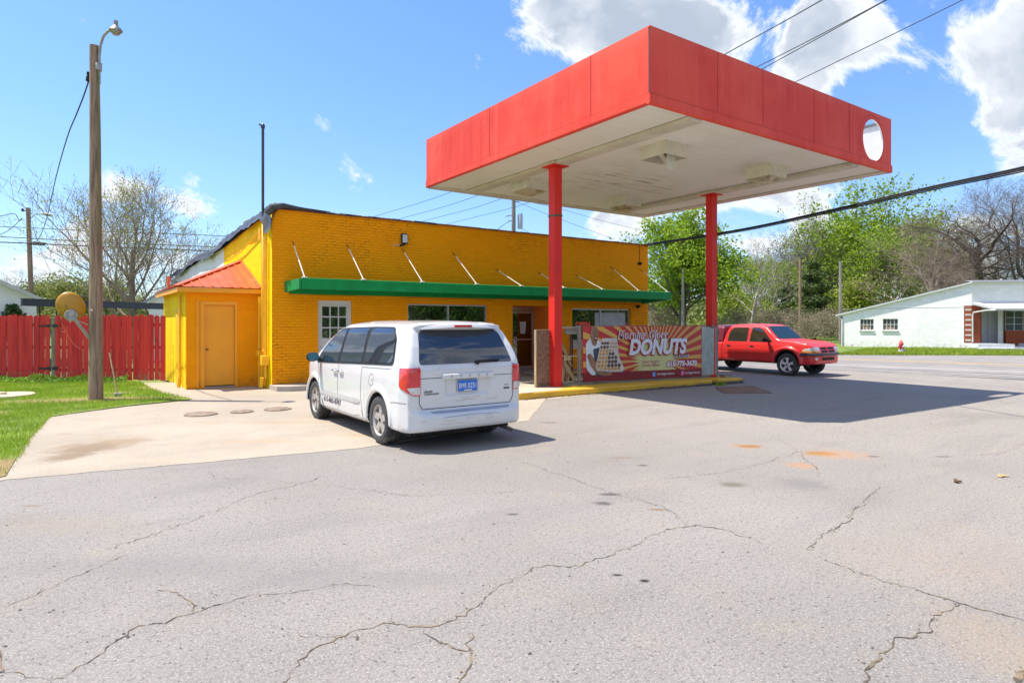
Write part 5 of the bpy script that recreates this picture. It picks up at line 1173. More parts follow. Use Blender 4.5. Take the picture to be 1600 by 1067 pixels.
# the banner: printed vinyl, laid up in thin layers in its own plane
def banner():
    x0,x1=10.474,15.10; z1=1.625; YB=11.872
    def zlo(x): return .235+(x-x0)*(-.095)/(x1-x0)
    w=x1-x0
    def fn(layer):
        def f(u,v):     # u 0..1 across, v 0..1 up
            x=x0+u*w; zl=zlo(x); return (x,YB-.0016*layer-.006*math.sin(u*9+v*3)*0,zl+v*(z1-zl))
        return f
    t=thing('donut_banner','red and yellow sunburst vinyl banner reading Morning Glory Donuts','banner',(x0,YB,.2))
    vr=mat('banner_red',(.50,.030,.035),.38,var=.07,vs=1.5); vy=mat('banner_yellow',(.66,.37,.085),.4,var=.05); vg=mat('banner_centre',(.62,.60,.26),.4,var=.05); vm=mat('banner_maroon',(.22,.012,.022),.4,var=.06)
    vw=mat('banner_white',(.74,.74,.80),.4,var=.03); vrd=mat('banner_letter_red',(.42,.02,.025),.4,var=.05); 
    def grid(mb,u0,u1,v0,v1,f,n=24):
        for i in range(n):
            a=u0+(u1-u0)*i/n;b=u0+(u1-u0)*(i+1)/n; mb.add([f(a,v0),f(b,v0),f(b,v1),f(a,v1)],[(0,1,2,3)])
    mb=MB(); mb.prism([(0,0),(1,0),(1,1),(0,1)],0,1,lambda u,v,w_:(fn(0)(u,v)[0],YB+(.004 if w_ else 0),fn(0)(u,v)[2])); vin=mb.build('vinyl',vr,t)
    # clipped rays from the centre
    cu,cv=.585,.36; mb=MB(); f=fn(1); A=w/1.4
    def clip(poly,ax,val,keep):
        out=[]
        for i in range(len(poly)):
            a=poly[i-1];b=poly[i]; ia=keep*(a[ax]-val)>=0; ib=keep*(b[ax]-val)>=0
            if ia!=ib: k=(val-a[ax])/(b[ax]-a[ax]); out.append((a[0]+(b[0]-a[0])*k,a[1]+(b[1]-a[1])*k))
            if ib: out.append(b)
        return out
    NR=46
    for i in range(NR):
        a=2*math.pi*(i+.2)/NR; d=2*math.pi/NR*.21; rr=1.2
        p=[(cu,cv),(cu+math.cos(a-d)*rr,cv+math.sin(a-d)*rr*A),(cu+math.cos(a+d)*rr,cv+math.sin(a+d)*rr*A)]
        for ax,val,k in ((0,.004,1),(0,.996,-1),(1,.15,1),(1,.996,-1)):
            if p: p=clip(p,ax,val,k)
        if len(p)>2: mb.add([f(*q) for q in p],[tuple(range(len(p)))])
    mb.build('rays',vy,vin,fix=False)
    mb=MB(); f=fn(2); n=92
    for i in range(n):
        q=[(cu,cv)]+[(cu+math.cos(2*math.pi*j/n)*(.215 if j%2 else .145),cv+math.sin(2*math.pi*j/n)*(.215 if j%2 else .145)*A*.72) for j in (i,i+1)]; q=clip(q,1,.156,1)
        if len(q)>2: mb.add([f(*p) for p in q],[tuple(range(len(q)))])
    mb.build('starburst',vg,vin,fix=False)
    mb=MB(); f=fn(3); grid(mb,0,1,0,.155,f,2); mb.build('footer_band',vm,vin,fix=False)
    def T(name,body,u,v,size,layer,m,offset=0.,shear=0.,fitw=None,dx=0,dy=0):
        mb=MB(); vv,ff=textmesh(body,size,shear,offset,1.10 if body[0]=='M' and size>.2 else 1.); 
        if fitw: k=fitw*w/max(1e-6,(max(a for a,b in vv)-min(a for a,b in vv))); vv=[(a*k,b) for a,b in vv]
        h=z1-zlo(x0+.5*w); pts=[((u*w+a+dx)/w,v+(b+dy)/h) for a,b in vv]
        par=list(range(len(pts)))
        def fd(i):
            while par[i]!=i: par[i]=par[par[i]]; i=par[i]
            return i
        for g in ff:
            for q in g[1:]: par[fd(q)]=fd(g[0])
        mn={}
        for i,p in enumerate(pts): r0=fd(i); mn[r0]=min(mn.get(r0,9),p[0])
        ix={r0:k for k,r0 in enumerate(sorted(mn,key=lambda t:mn[t]))}
        mb.add([fn(layer+.3*(ix[fd(i)]%3))(*p) for i,p in enumerate(pts)],ff); return mb.build(name,m,vin,fix=False)
    for body,u,v,size,fw,sh_,lay in (('Morning Glory',.262,.765,.30,.415,.18,17),('DONUTS',.345,.475,.56,.505,.22,19)):
        T('letter_shadow',body,u,v,size,lay,vrd,offset=.018 if size<.4 else .048,shear=sh_,fitw=fw+.012,dx=-.02,dy=-.012)
        if size<.4: T('letter_outline',body,u,v,size,lay+1.5,vw,offset=.015,shear=sh_,fitw=fw+.004,dx=-.006); T('lettering',body,u,v,size,lay+3,vrd,offset=.0,shear=sh_,fitw=fw)
        else: T('lettering',body,u,v,size,lay+3,vw,offset=.026,shear=sh_,fitw=fw)
    T('letter_outline','by Ronald',.735,.385,.135,6,mat('banner_dark',(.05,.03,.03),.5),offset=.010,shear=.2,fitw=.135); T('lettering','by Ronald',.735,.385,.135,8,vw,offset=-.000,shear=.2,fitw=.135)
    T('letter_outline','615-775-3670',.672,.225,.19,6,vrd,offset=.022,shear=.1,fitw=.28,dx=-.008); T('lettering','615-775-3670',.672,.225,.19,8,vw,offset=.009,shear=.1,fitw=.278)
    pk=mat('banner_pink',(.50,.14,.20),.5); T('lettering','Owners: Ronald &',.455,.30,.105,5,pk,offset=.002,shear=.1,fitw=.15); T('lettering','LaVonda Williams',.455,.235,.105,5,pk,offset=.002,shear=.1,fitw=.155)
    T('lettering','morningglorydonuts',.585,.065,.088,6,vw,offset=.001,fitw=.155); T('lettering','morningglorydonuts2',.835,.065,.082,6,vw,offset=.001,fitw=.145)
    f=fn(5); bl=mat('icon_blue',(.02,.25,.75),.4,var=.02)
    mb=MB(); mb.add([f(u,v) for u,v in ((.548,.035),(.572,.035),(.572,.125),(.548,.125))],[(0,1,2,3)]); mb.build('icon',bl,vin,fix=False); T('lettering','f',.555,.045,.12,7,vw,offset=.004)
    mb=MB(); mb.add([f(u,v) for u,v in ((.803,.04),(.826,.04),(.826,.13),(.803,.13))],[(0,1,2,3)]); mb.build('icon',mat('icon_pink',(.75,.10,.35),.4,var=.3,vs=12),vin,fix=False)
    mb=MB(); c=(.8145,.085)
    for q in range(24):
        a=2*math.pi*q/24;b=2*math.pi*(q+1)/24
        mb.add([fn(6)(c[0]+math.cos(t)*r_/w,c[1]+math.sin(t)*r_/1.4) for t,r_ in ((a,.018),(b,.018),(b,.026),(a,.026))],[(0,1,2,3)])
    mb.build('lettering',vw,vin,fix=False)
    # printed picture: a man in a white shirt holding a tray of donuts
    def poly(name,pts,layer,m,parent=vin,rnd_=None):
        P=rounded(pts,rnd_,4) if rnd_ else pts; P=[(a/w,b/1.4) for a,b in P]; r=delaunay_2d_cdt([Vector(p) for p in P],[(i,(i+1)%len(P)) for i in range(len(P))],[],1,1e-6)
        mb=MB(); mb.add([fn(layer)(q.x,q.y) for q in r[0]],[tuple(x) for x in r[2]]); return mb.build(name,m,parent,fix=False)
    skin=mat('print_skin',(.30,.15,.09),.45,var=.25,vs=7); skd=mat('print_skin_dark',(.09,.045,.03),.45,var=.2); sh_w=mat('print_shirt',(.66,.70,.74),.45,var=.06,vs=5); apr=mat('print_apron',(.05,.07,.09),.5,var=.3,vs=6)
    mn=poly('printed_man',[(.10,.95),(.16,1.03),(.30,1.10),(.42,1.10),(.56,1.02),(.66,.98),(.68,.20),(.30,.15),(.12,.32)],7,sh_w,rnd_=.06)
    poly('apron',[(.34,.82),(.58,.86),(.62,.98),(.70,.98),(.76,.14),(.44,.14)],8,apr,mn,.04)
    poly('face',[(.28,1.02),(.31,.93),(.42,.88),(.47,.96),(.50,1.10),(.53,1.22),(.50,1.34),(.42,1.40),(.33,1.40),(.265,1.33),(.25,1.20),(.27,1.10)],9,skin,mn,.05)
    poly('beard',[(.37,1.10),(.42,1.13),(.49,1.12),(.49,1.05),(.45,.995),(.40,1.02)],10,skd,mn,.02)
    poly('smile',[(.40,1.105),(.47,1.11),(.45,1.08),(.415,1.08)],11,vw,mn); poly('brow',[(.31,1.255),(.385,1.27),(.385,1.255),(.31,1.24)],10,skd,mn); poly('brow',[(.42,1.27),(.50,1.26),(.50,1.245),(.42,1.255)],10,skd,mn)
    poly('eye',[(.335,1.225),(.375,1.232),(.375,1.215),(.335,1.212)],10,skd,mn); poly('eye',[(.435,1.228),(.48,1.224),(.48,1.21),(.435,1.213)],10,skd,mn); poly('nose',[(.395,1.21),(.415,1.21),(.43,1.15),(.385,1.15)],10,mat('print_nose',(.16,.07,.045),.5),mn)
    poly('arm',[(.12,.66),(.24,.72),(.34,.62),(.50,.40),(.78,.26),(.98,.22),(1.0,.14),(.74,.12),(.46,.20),(.26,.38)],11,skin,mn,.05)
    poly('tray_lining',[(.42,.33),(.60,.98),(.66,1.09),(1.18,1.09),(1.24,.62),(1.45,.28),(1.35,.22),(.9,.24)],12,mat('print_paper',(.62,.58,.50),.5,var=.1),mn,.03)
    dm=[mat('print_glazed',(.62,.36,.14),.4,var=.2,vs=12),mat('print_choc',(.12,.06,.06),.4,var=.6,vs=40),mat('print_cake',(.55,.38,.28),.4,var=.3,vs=25)]
    hole=mat('print_hole',(.22,.10,.03),.5)
    for row in range(8):
        v=.30+row*.095+.008*math.sin(row*5); n_=7-row//2 if row<6 else 6
        for k in range(n_):
            u=.50+row*.022+k*(.125-row*.004)+.008*math.sin(row*3+k*7); rr=.060-row*.002+.004*math.sin(k*9+row*4)
            ty=0 if (k<3 and row<6) or row==0 else (1 if (row<5 or k<3) else 2)
            c=[(u+rr*math.cos(a),v+rr*.85*math.sin(a)) for a in np.linspace(0,2*math.pi,15)[:-1]]
            poly('donut',c,13+(row*7+k)%2*.6,dm[ty],mn); poly('donut_hole',[(u+rr*.25*math.cos(a),v+rr*.22*math.sin(a)) for a in np.linspace(0,2*math.pi,9)[:-1]],15,hole,mn)
    poly('tray_front',[(.44,.33),(.70,.285),(1.02,.27),(1.40,.235),(1.44,.27),(1.36,.215),(.98,.22),(.44,.27)],16,mat('print_tray',(.55,.50,.44),.5,var=.3,vs=14),mn)
banner()
# rusted plate, lids, litter
mb=MB(); a=[G(1118,607),G(1165,605),G(1204,615),G(1130,615)]
c0=G(1118,606);c1=G(1175,604);c2_=G(1206,614.5);c3=G(1131,615)
mb.prism([c0[:2],c3[:2],c2_[:2],c1[:2]],-.065,-.035); one(mb,'rusty_plate',mat('rust_plate',(.20,.115,.06),.8,var=.25,vs=3,bs=.3),'flat rusty steel plate on the ground at the right end of the island','plate',(c0[0],c0[1],-.06))
for px,py,rx,lab in ((314,648,.26,'round rusty lid in the concrete, leftmost of the three'),(378,644,.18,'round rusty lid in the concrete, the middle one of the three'),(434,640,.23,'round rusty lid in the concrete, rightmost and nearest the van')):
    x,y,_=G(px,py); mb=MB(); mb.lathe([(.013,rx+.03),(.024,rx+.025),(.024,rx)],(x,y,0),'z',28); mb.lathe([(.020,rx-.004),(.026,rx*.9),(.026,rx*.2),(.034,rx*.15),(.034,.001)],(x,y,0),'z',28)
    one(mb,'access_lid',mat('lid_rust',(.25,.19,.135),.85,var=.35,vs=7,bs=.4),lab,'lid',(x,y,.01),group='round lids set in the concrete',auto=40)
bt=woodm('twig_brown',(.22,.12,.06),(.08,.04,.02),0)
for i,(px,py,lab) in enumerate(((1500,755,'curled brown dead leaf lying on the open asphalt at the right'),(1565,745,'pale tan scrap of leaf lying farthest right on the asphalt'))):
    x,y,z=G(px,py); mb=MB(); r_=random.Random(i)
    for k in range(5): p=Vector((x+r_.uniform(-.05,.05),y+r_.uniform(-.04,.04),z+.008)); mb.beam(p,p+Vector((r_.uniform(-.06,.06),r_.uniform(-.04,.04),r_.uniform(.005,.03))),.028,.005)
    one(mb,'dead_leaf',bt if i==0 else mat('tan_leaf',(.50,.33,.15),.8),lab,'leaf',(x,y,z))
rnd=random.Random(9); mb=MB()
for i in range(420):
    D=rnd.uniform(3.2,16); px=rnd.uniform(0,1600); x,y,_=at(px,D)
    if y>8.9 and x<8.5 : continue
    if x>17: continue
    s=rnd.uniform(.004,.013); z=hgt(x); mb.add([(x-s,y-s*.6,z),(x+s,y-s*.8,z),(x+s*.8,y+s,z),(x-s*.9,y+s*.7,z),(x,y,z+s*.9)],[(0,1,4),(1,2,4),(2,3,4),(3,0,4)])
tag(mb.build('gravel_grit',mat('grit',(.20,.18,.16),.9,var=.6,vs=13),fix=False),kind='stuff')
# ------------------------------------------------------------------ red picket fence with gate
def fredm():
    m,nt,b,oc,pos,out=newmat('fence_red'); mp=N(nt,'ShaderNodeMapping'); mp.inputs['Scale'].default_value=(8,8,.7); L(nt,pos,mp.inputs[0]); n=noise(nt,mp.outputs[0],1.6,6,.7,.2); n2=noise(nt,pos,6.5,2,.6)
    c=mixc(nt,mrange(nt,n,.35,.68),(.44,.012,.012),(.72,.026,.026)); c=mixc(nt,mrange(nt,n2,.70,.74),c,(.05,.008,.008))
    mb_=N(nt,'ShaderNodeMapping'); mb_.inputs['Scale'].default_value=(1,1,.02); L(nt,pos,mb_.inputs[0]); c=mixc(nt,mth(nt,'MULTIPLY',mrange(nt,noise(nt,mb_.outputs[0],5.5,1,.5),.42,.62),.5),c,(.76,.05,.035))
    sp=N(nt,'ShaderNodeSeparateXYZ'); L(nt,pos,sp.inputs[0]); low=mth(nt,'MULTIPLY',mrange(nt,sp.outputs[2],.42,.08),mrange(nt,noise(nt,pos,9,5,.7),.48,.62)); c=mixc(nt,low,c,(.26,.19,.12))
    L(nt,c,b.inputs['Base Color']); b.inputs['Roughness'].default_value=.7; bump(nt,b,n,.4,.01); return m
fr=fredm(); FA=Vector((-4.6,25.25)); FB=Vector((2.22,20.48)); fd_=(FB-FA).normalized(); fn_=Vector((fd_.y,-fd_.x))
def fpt(s,o,z): p=FA+fd_*s+fn_*o; return (p.x,p.y,z)
flen=(FB-FA).length
k=(83.5-800)/FPX; dv=Vector((VW[0]+RT[0]*k,VW[1]+RT[1]*k))
den=fd_.x*dv.y-fd_.y*dv.x; sg_=(-FA.x*dv.y+FA.y*dv.x)/den
fence=thing('picket_fence','tall red picket fence between the wooden pole and the yellow lean-to','fence',fpt(sg_+2,0,0)); gate=thing('picket_gate','red picket gate hung on black hinges left of the grey post','gate',fpt(sg_-.2,0,0))
rnd=random.Random(12)
def pickets(mb,a,b):
    s=a
    while s<b-.05:
        w=.142+rnd.uniform(-.006,.004); h=1.93+rnd.uniform(-.025,.02); g=rnd.uniform(.004,.030); o=rnd.uniform(-.006,.006); w=min(w,b-s); tl=rnd.uniform(-.012,.012)
        f=lambda u,z,t:(*(FA+fd_*(s+u+tl*z/1.9)+fn_*(o+t))[:],z)
        pl_=[(0,.03+rnd.random()*.04),(w,.03+rnd.random()*.04),(w,h-.045),(w-.035,h),(.035,h),(0,h-.045)]
        mb.prism(pl_,0,.018,lambda u,v,t:f(u,v,t)); s+=w+g
mb=MB(); pickets(mb,.0,sg_-.10); mb.build('pickets',fr,gate)
mb=MB(); pickets(mb,sg_+.07,flen); mb.build('pickets',fr,fence)
rail=woodm('rail_wood',(.33,.16,.12),(.2,.07,.05),0)
mb=MB()
for z in (.35,1.0,1.65): mb.beam(fpt(0,-.045,z),fpt(sg_-.11,-.045,z),.04,.09)
mb.build('rails',rail,gate)
mb=MB()
for z in (.35,1.0,1.65): mb.beam(fpt(sg_+.07,-.045,z),fpt(flen-.12,-.045,z),.04,.09)
mb.build('rails',rail,fence)
mb=MB(); mb.bbox(*(lambda p:(p[0]-.055,p[0]+.055,p[1]-.055,p[1]+.055))(fpt(sg_-.02,-.04,0)),0,1.86,.006); mb.build('post',woodm('grey_post',(.36,.33,.27),(.16,.14,.11),2),fence)
for z in (1.62,.40):
    mb=MB(); f=lambda u,v,t:(*(FA+fd_*(sg_-.02+u)+fn_*(.022+t))[:],z+v)
    mb.prism([(-.42,.0),(-.30,.035),(-.22,.015),(-.10,.05),(0,.03),(.10,.06),(.17,.03),(.17,-.03),(.10,-.06),(0,-.03),(-.10,-.05),(-.22,-.015),(-.30,-.035)],0,.008,f); mb.build('hinge',mat('iron_black',(.025,.022,.02),.6,var=.3),gate)
# ------------------------------------------------------------------ wooden pole with lamp, dish on it
pw=woodm('pole_wood',(.40,.27,.18),(.17,.11,.075),2,.8)
px_,py_=POLE[0]+.02,16.72
pole=thing('utility_pole','tall brown wooden pole with a curved lamp arm, in the grass left of the lean-to','utility pole',(px_,py_,0))
mb=MB(); mb.tube([(px_,py_,-.1),(px_,py_,.25),(px_+.0,py_,3),(px_-.015,py_,6),(px_-.03,py_,7.86)],[.150,.142,.128,.108,.092],18); mb.build('shaft',pw,pole,auto=50)
galv=mat('galvanised_grey',(.34,.33,.29),.5,.4,var=.15)
ux,uy=RT; vx_,vy_=VW
def pp(r,f,z): return (px_+ux*r+vx_*f,py_+uy*r+vy_*f,z)
mb=MB(); mb.tube([pp(.10,-.04,7.0),pp(.10,-.04,7.6),pp(.125,-.04,7.85),pp(.20,-.05,8.06),pp(.30,-.055,8.16),pp(.42,-.06,8.20)],.028,8); mb.bbox(*(lambda p:(p[0]-.06,p[0]+.06,p[1]-.06,p[1]+.06))(pp(.09,-.04,0)),7.30,7.46); la=mb.build('lamp_arm',galv,pole,auto=50)
mb=MB(); c=pp(.48,-.06,8.19)
mb.lathe([(-.12,.001),(-.11,.06),(-.03,.13),(-.02,.14),(.03,.11),(.07,.06),(.10,.05),(.11,.001)],c,'z',14); mb.lathe([(.10,.045),(.20,.045),(.205,.001)],c,'z',10); mb.build('lamp_head',mat('lamp_grey',(.30,.29,.27),.4,.3,var=.3,vs=9),pole,auto=45)
mb=MB(); mb.tube([pp(.11,-.09,7.3),pp(.13,-.10,5.2),pp(.135,-.10,3.4)],.012,6); mb.build('conduit',mat('moss_green',(.16,.19,.03),.8),pole)
mb=MB(); mb.beam(pp(-.09,-.06,7.08),pp(-.17,-.06,7.08),.05,.05); mb.lathe([(7.28,.0),(7.26,.03),(7.18,.026),(7.16,.04),(7.06,.036),(7.02,.0)],(*pp(-.14,-.05,0)[:2],0),'z',8); mb.build('insulator',blackpl,pole)
mb=MB(); mb.box(*(lambda p:(p[0]-.02,p[0]+.02,p[1]-.012,p[1]-.002))(pp(.0,-.145,0)),1.98,2.02); mb.build('pole_tag',flat('tag_white',(.7,.68,.66)),pole)
def dish():
    c=Vector(pp(-.40,-.22,zat(479,13.7))); t=thing('satellite_dish','mustard satellite dish on a grey arm fixed to the wooden pole','satellite dish',tuple(c))
    ax=(Vector((-ux,-uy,0))*.58+Vector((vx_,vy_,0))*.75+Vector((0,0,.12))).normalized(); a=ax.cross(Vector((0,0,1))).normalized(); b=a.cross(ax).normalized()
    mb=MB(); n=36;K=7; V=[]
    for side in (0,1):
        for k in range(K+1):
            r=k/K
            for i in range(n):
                th=2*math.pi*i/n; V.append(c+(a*math.cos(.35)+b*math.sin(.35))*math.cos(th)*r*.27+(b*math.cos(.35)-a*math.sin(.35))*math.sin(th)*r*.32+ax*(.10*r*r-.05+(.010 if side else 0)))
    F=[]
    for s_ in (0,1):
        for k in range(K):
            for i in range(n): j=(i+1)%n; o=s_*(K+1)*n; F.append((o+k*n+i,o+k*n+j,o+(k+1)*n+j,o+(k+1)*n+i))
    for i in range(n): j=(i+1)%n; F.append((K*n+i,K*n+j,(2*K+1)*n+j,(2*K+1)*n+i))
    mb.add(V,F); mb.build('reflector',mat('dish_mustard',(.50,.25,.02),.4,var=.12,vs=3,dirt=(.20,.10,.03),ds=2.5,da=.5),t,auto=60)
    mb=MB(); q=c-b*.18-ax*.06
    mb.tube([q-ax*.01,q-ax*.07],[.13,.12],14); mb.beam(q-ax*.05+b*.12,q-ax*.16-b*.10,.10,.05); mb.beam(q-ax*.12+b*.02,Vector(pp(-.10,-.08,zat(528,13.8))),.055,.055); mb.beam(q-ax*.10-b*.05,Vector(pp(-.10,-.10,zat(508,13.8))),.03,.02)
    mb.build('bracket',galv,t,auto=40)
    mb=MB(); e=c-b*.34+ax*.02; fpt_=c+ax*.42-b*.20+Vector((-ux,-uy,0))*.12; mb.tube([e,fpt_],.016,8); mb.tube([fpt_,fpt_+(c-fpt_).normalized()*.09],.03,8); mb.build('feed_arm',flat('arm_grey',(.55,.55,.53)),t)
    mb=MB(); z=lambda r,py:pp(r,-.3,zat(py,13.7)); mb.tube([z(-.55,505),z(-.49,513),z(-.47,520),z(-.53,519),z(-.44,516),z(-.42,524),z(-.36,530),z(-.30,536),z(-.24,540),z(-.14,545)],.008,6); mb.build('cable',mat('cable_orange',(.75,.14,.05),.5),t)
dish()
mb=MB(); a=G(184,618,.03); b_=(a[0]-.03,a[1]+.35,a[2]); D=(CH-.0)*FPX/(618-HZ); top=at(171,D,zat(551,D)); mb.tube([a,top],[.018,.016],8); sh_=one(mb,'leaning_stake',woodm('stake_wood',(.52,.40,.24),(.30,.22,.12),2),'thin pale wooden stake leaning in the grass beside the wooden pole','stake',a)
mb=MB(); mb.bbox(a[0]-.07,a[0]+.09,a[1]-.03,a[1]+.03,.02,.09,.01); q=mb.build('foot',galv,None,off=a); q.parent=sh_
x,y,_=G(10,621); mb=MB(); mb.lathe([(.02,.55),(.07,.54),(.085,.50),(.075,.001)],(x,y,0),'z',28); mb.lathe([(.08,.12),(.13,.10),(.13,.001)],(x-.1,y,0),'z',12); one(mb,'septic_lid',concmat('lid_concrete',(.60,.50,.34)),'round pale concrete lid half sunk in the lawn at the left edge','lid',(x,y,0),auto=40)
# ------------------------------------------------------------------ grass (uncountable)
def lawn_area(r,n):
    out=[]
    poly=[(-1.05,8.8),(-.60,9.2),(-.53,11.6),(-.34,14.3),(.1,14.65),(.9,15.25),(2.15,15.75),(1.72,17.2),(1.5,20.7),(-4.3,24.8),(-3.2,11)]
    P=np.array(poly); lo=P.min(0);hi=P.max(0); pts=r.rand(n*2,2)*(hi-lo)+lo
    ins=psdf(pts[:,0],pts[:,1],poly)<.04; pts=pts[ins]
    d=np.ones(len(pts))
    for x,y,rx,ry,a in LAWN_DIRT:
        ca,sa=math.cos(a),math.sin(a); u=(pts[:,0]-x)*ca+(pts[:,1]-y)*sa; v=-(pts[:,0]-x)*sa+(pts[:,1]-y)*ca; q=np.sqrt((u/rx)**2+(v/ry)**2); d*=np.clip(q*1.3-.35,.04,1)
    cl=.55+.45*np.sin(pts[:,0]*3.1+np.sin(pts[:,1]*2.3)*2)*np.sin(pts[:,1]*3.7+1); return pts[r.rand(len(pts))<d*np.clip(cl+.3,.25,1)]
V,F=blades(90000,lawn_area,.02,.085,5,.007,lambda x,y:.03)
tag(np_obj('lawn_grass',V,F,gm),'short bright green lawn grass round the wooden pole','grass',kind='stuff')
wm=leafm('weed_leaves',(.10,.24,.012),(.22,.40,.03),.3)
def leafcards(P,size,seed,aspect=.6):
    r=np.random.RandomState(seed); m=len(P); A=r.randn(m,3); A/=np.linalg.norm(A,axis=1)[:,None]; B=np.cross(A,r.randn(m,3)); B/=np.linalg.norm(B,axis=1)[:,None]
    s=(size*(.6+.8*r.rand(m)))[:,None]; A=A*s; B=B*s*aspect
    V=np.concatenate([P-A*.5,P+B*.5,P+A*.5,P-B*.5]); i=np.arange(m); return V,np.stack([i,i+m,i+2*m,i+3*m],1)
r_=np.random.RandomState(7); t=r_.rand(5000); s_=t*flen; o=.10+np.abs(r_.randn(5000))*.22
hh=np.clip((.20-o*.2)*(.6+.6*np.sin(s_*2.3)**2),.03,.3)*r_.rand(5000)
P=np.stack([FA.x+fd_.x*s_+fn_.x*o,FA.y+fd_.y*s_+fn_.y*o,.05+hh],1); keep=s_<flen-1.0; V,F=leafcards(P[keep],.06,3)
tag(np_obj('fence_weeds',V,F,wm),'strip of low leafy weeds along the foot of the red fence','weeds',kind='stuff')
def verge_area(r,n):
    a=np.array(tuple(far[1])); b=np.array(tuple(far[2])); t=r.rand(n)[:,None]*1.25-.12; q=a+(b-a)*t; return q+np.array(tuple(rn))*(r.rand(n)[:,None]**1.3*11+.1)
V,F=blades(26000,verge_area,.04,.16,9,.03,lambda x,y:-.07)
tag(np_obj('verge_grass_blades',V,F,leafm('verge_blades',(.20,.30,.02),(.38,.44,.04),.3)),'bright green roadside grass before the white building','grass',kind='stuff')
# ------------------------------------------------------------------ white building across the road
def whitewall(name,axis): return wallmat(name,(.90,.88,.865),.41,.205,axis,mortar=.012,bsz=.5,crack=.62,darkm=.16)
zg=-.10
def gz(px,py): return Vector(G(px,py,zg)[:2])
A_=gz(1317,541.5); B_=gz(1518.5,546.5)
wd=(B_-A_); WL=wd.length; wu=wd.normalized(); wn=Vector((wu.y,-wu.x)); 
if wn.x>0: wn=-wn     # outward normal towards the road
wb=thing('white_building','low white painted block building with a sloping roof and brick porch across the road','building',(A_.x,A_.y,zg))
def wf(u,z,w): p=A_+wu*u-wn*w; return (p.x,p.y,z)
D0=A_.dot(Vector(VW)); D1=B_.dot(Vector(VW)); zl=zat(489,D0); zr=zat(441.5,D1)
def upx(px):
    k=(px-800)/FPX; d=Vector((VW[0]+RT[0]*k,VW[1]+RT[1]*k)); return (A_.y*d.x-A_.x*d.y)/(wu.x*d.y-wu.y*d.x)
wins=[]
for a,b,t_,bo in ((1344,1365,498.5,516),(1379.5,1403,498,516)):
    u0,u1=upx(a),upx(b); D=(A_+wu*(u0+u1)/2).dot(Vector(VW)); wins.append((u0,u1,zat(bo,D),zat(t_,D)))
ZE=zl-.05
mb=MB(); wall_holes(mb,0,WL,zg-.2,ZE,wins,wf,.2); mb.add([wf(0,ZE,0),wf(WL,ZE,0),wf(WL,zr,0)],[(0,1,2)])
WM=whitewall('white_block_paint','y'); ww_=mb.build('gable_wall',WM,wb,fix=False)
mb=MB(); mb.beam(wf(.0,ZE+.32,-.004),wf(WL*.995,ZE+.36,-.004),.006,.02); mb.build('seam_line',mat('seam_grey',(.35,.35,.36),.8),ww_)
for u0,u1,c,d in wins:
    mb=MB(); mb.add([wf(u0,c,.12),wf(u1,c,.12),wf(u1,d,.12),wf(u0,d,.12)],[(0,1,2,3)]); w=mb.build('window',glassm('house_glass',(.05,.06,.07),1.5,.05),wb)
    mb=MB(); wd_=(u1-u0)
    for i in range(5): mb.beam(wf(u0+wd_*i/4,c,.08),wf(u0+wd_*i/4,d,.08),.05 if i in (0,4) else .03,.03)
    for z in (c+.02,(c+d)/2,d-.02): mb.beam(wf(u0,z,.08),wf(u1,z,.08),.04,.04)
    mb.build('window_frame',white,w); mb=MB(); mb.beam(wf(u0-.06,c-.04,-.02),wf(u1+.06,c-.04,-.02),.14,.07); mb.build('window_sill',white,w)
    mb=MB(); mb.add([wf(u0+wd_*.1,c+.05,.118),wf(u1-wd_*.3,c+.05,.118),wf(u1-wd_*.4,c+(d-c)*.45,.118),wf(u0+wd_*.05,c+(d-c)*.5,.118)],[(0,1,2,3)]); mb.build('curtain',mat('curtain_tan',(.35,.24,.17),.8,var=.4,vs=8),w)
roofw=mat('roof_white_metal',(.55,.56,.57),.5,var=.05); bd=13.
mb=MB(); mb.add([wf(-.35,ZE-.06,-.18),wf(WL+.05,zr+.06,-.18),wf(WL+.05,zr+.06,bd),wf(-.35,ZE-.06,bd)],[(0,1,2,3)]); mb.add([(x,y,z-.10) for x,y,z in mb.v],[(3,2,1,0)])
mb.add([wf(-.35,ZE-.06,-.18),wf(WL+.05,zr+.06,-.18),wf(WL+.05,zr-.05,-.18),wf(-.35,ZE-.17,-.18)],[(0,1,2,3)])
rf_=mb.build('roof',roofw,wb)
mb=MB(); mb.beam(wf(-.40,ZE-.12,-.15),wf(-.40,ZE-.12,bd),.12,.12); mb.tube([wf(-.40,ZE-.15,-.1),wf(-.25,ZE-.35,-.06),wf(-.05,ZE-.42,-.06),wf(-.05,zg+.05,-.06)],.05,8); mb.build('gutter',white,rf_,auto=50)
mb=MB(); mb.add([wf(0,zg-.1,.0),wf(0,ZE,0),wf(0,ZE,bd),wf(0,zg-.1,bd)],[(0,1,2,3)]); mb.build('side_wall',WM,wb)
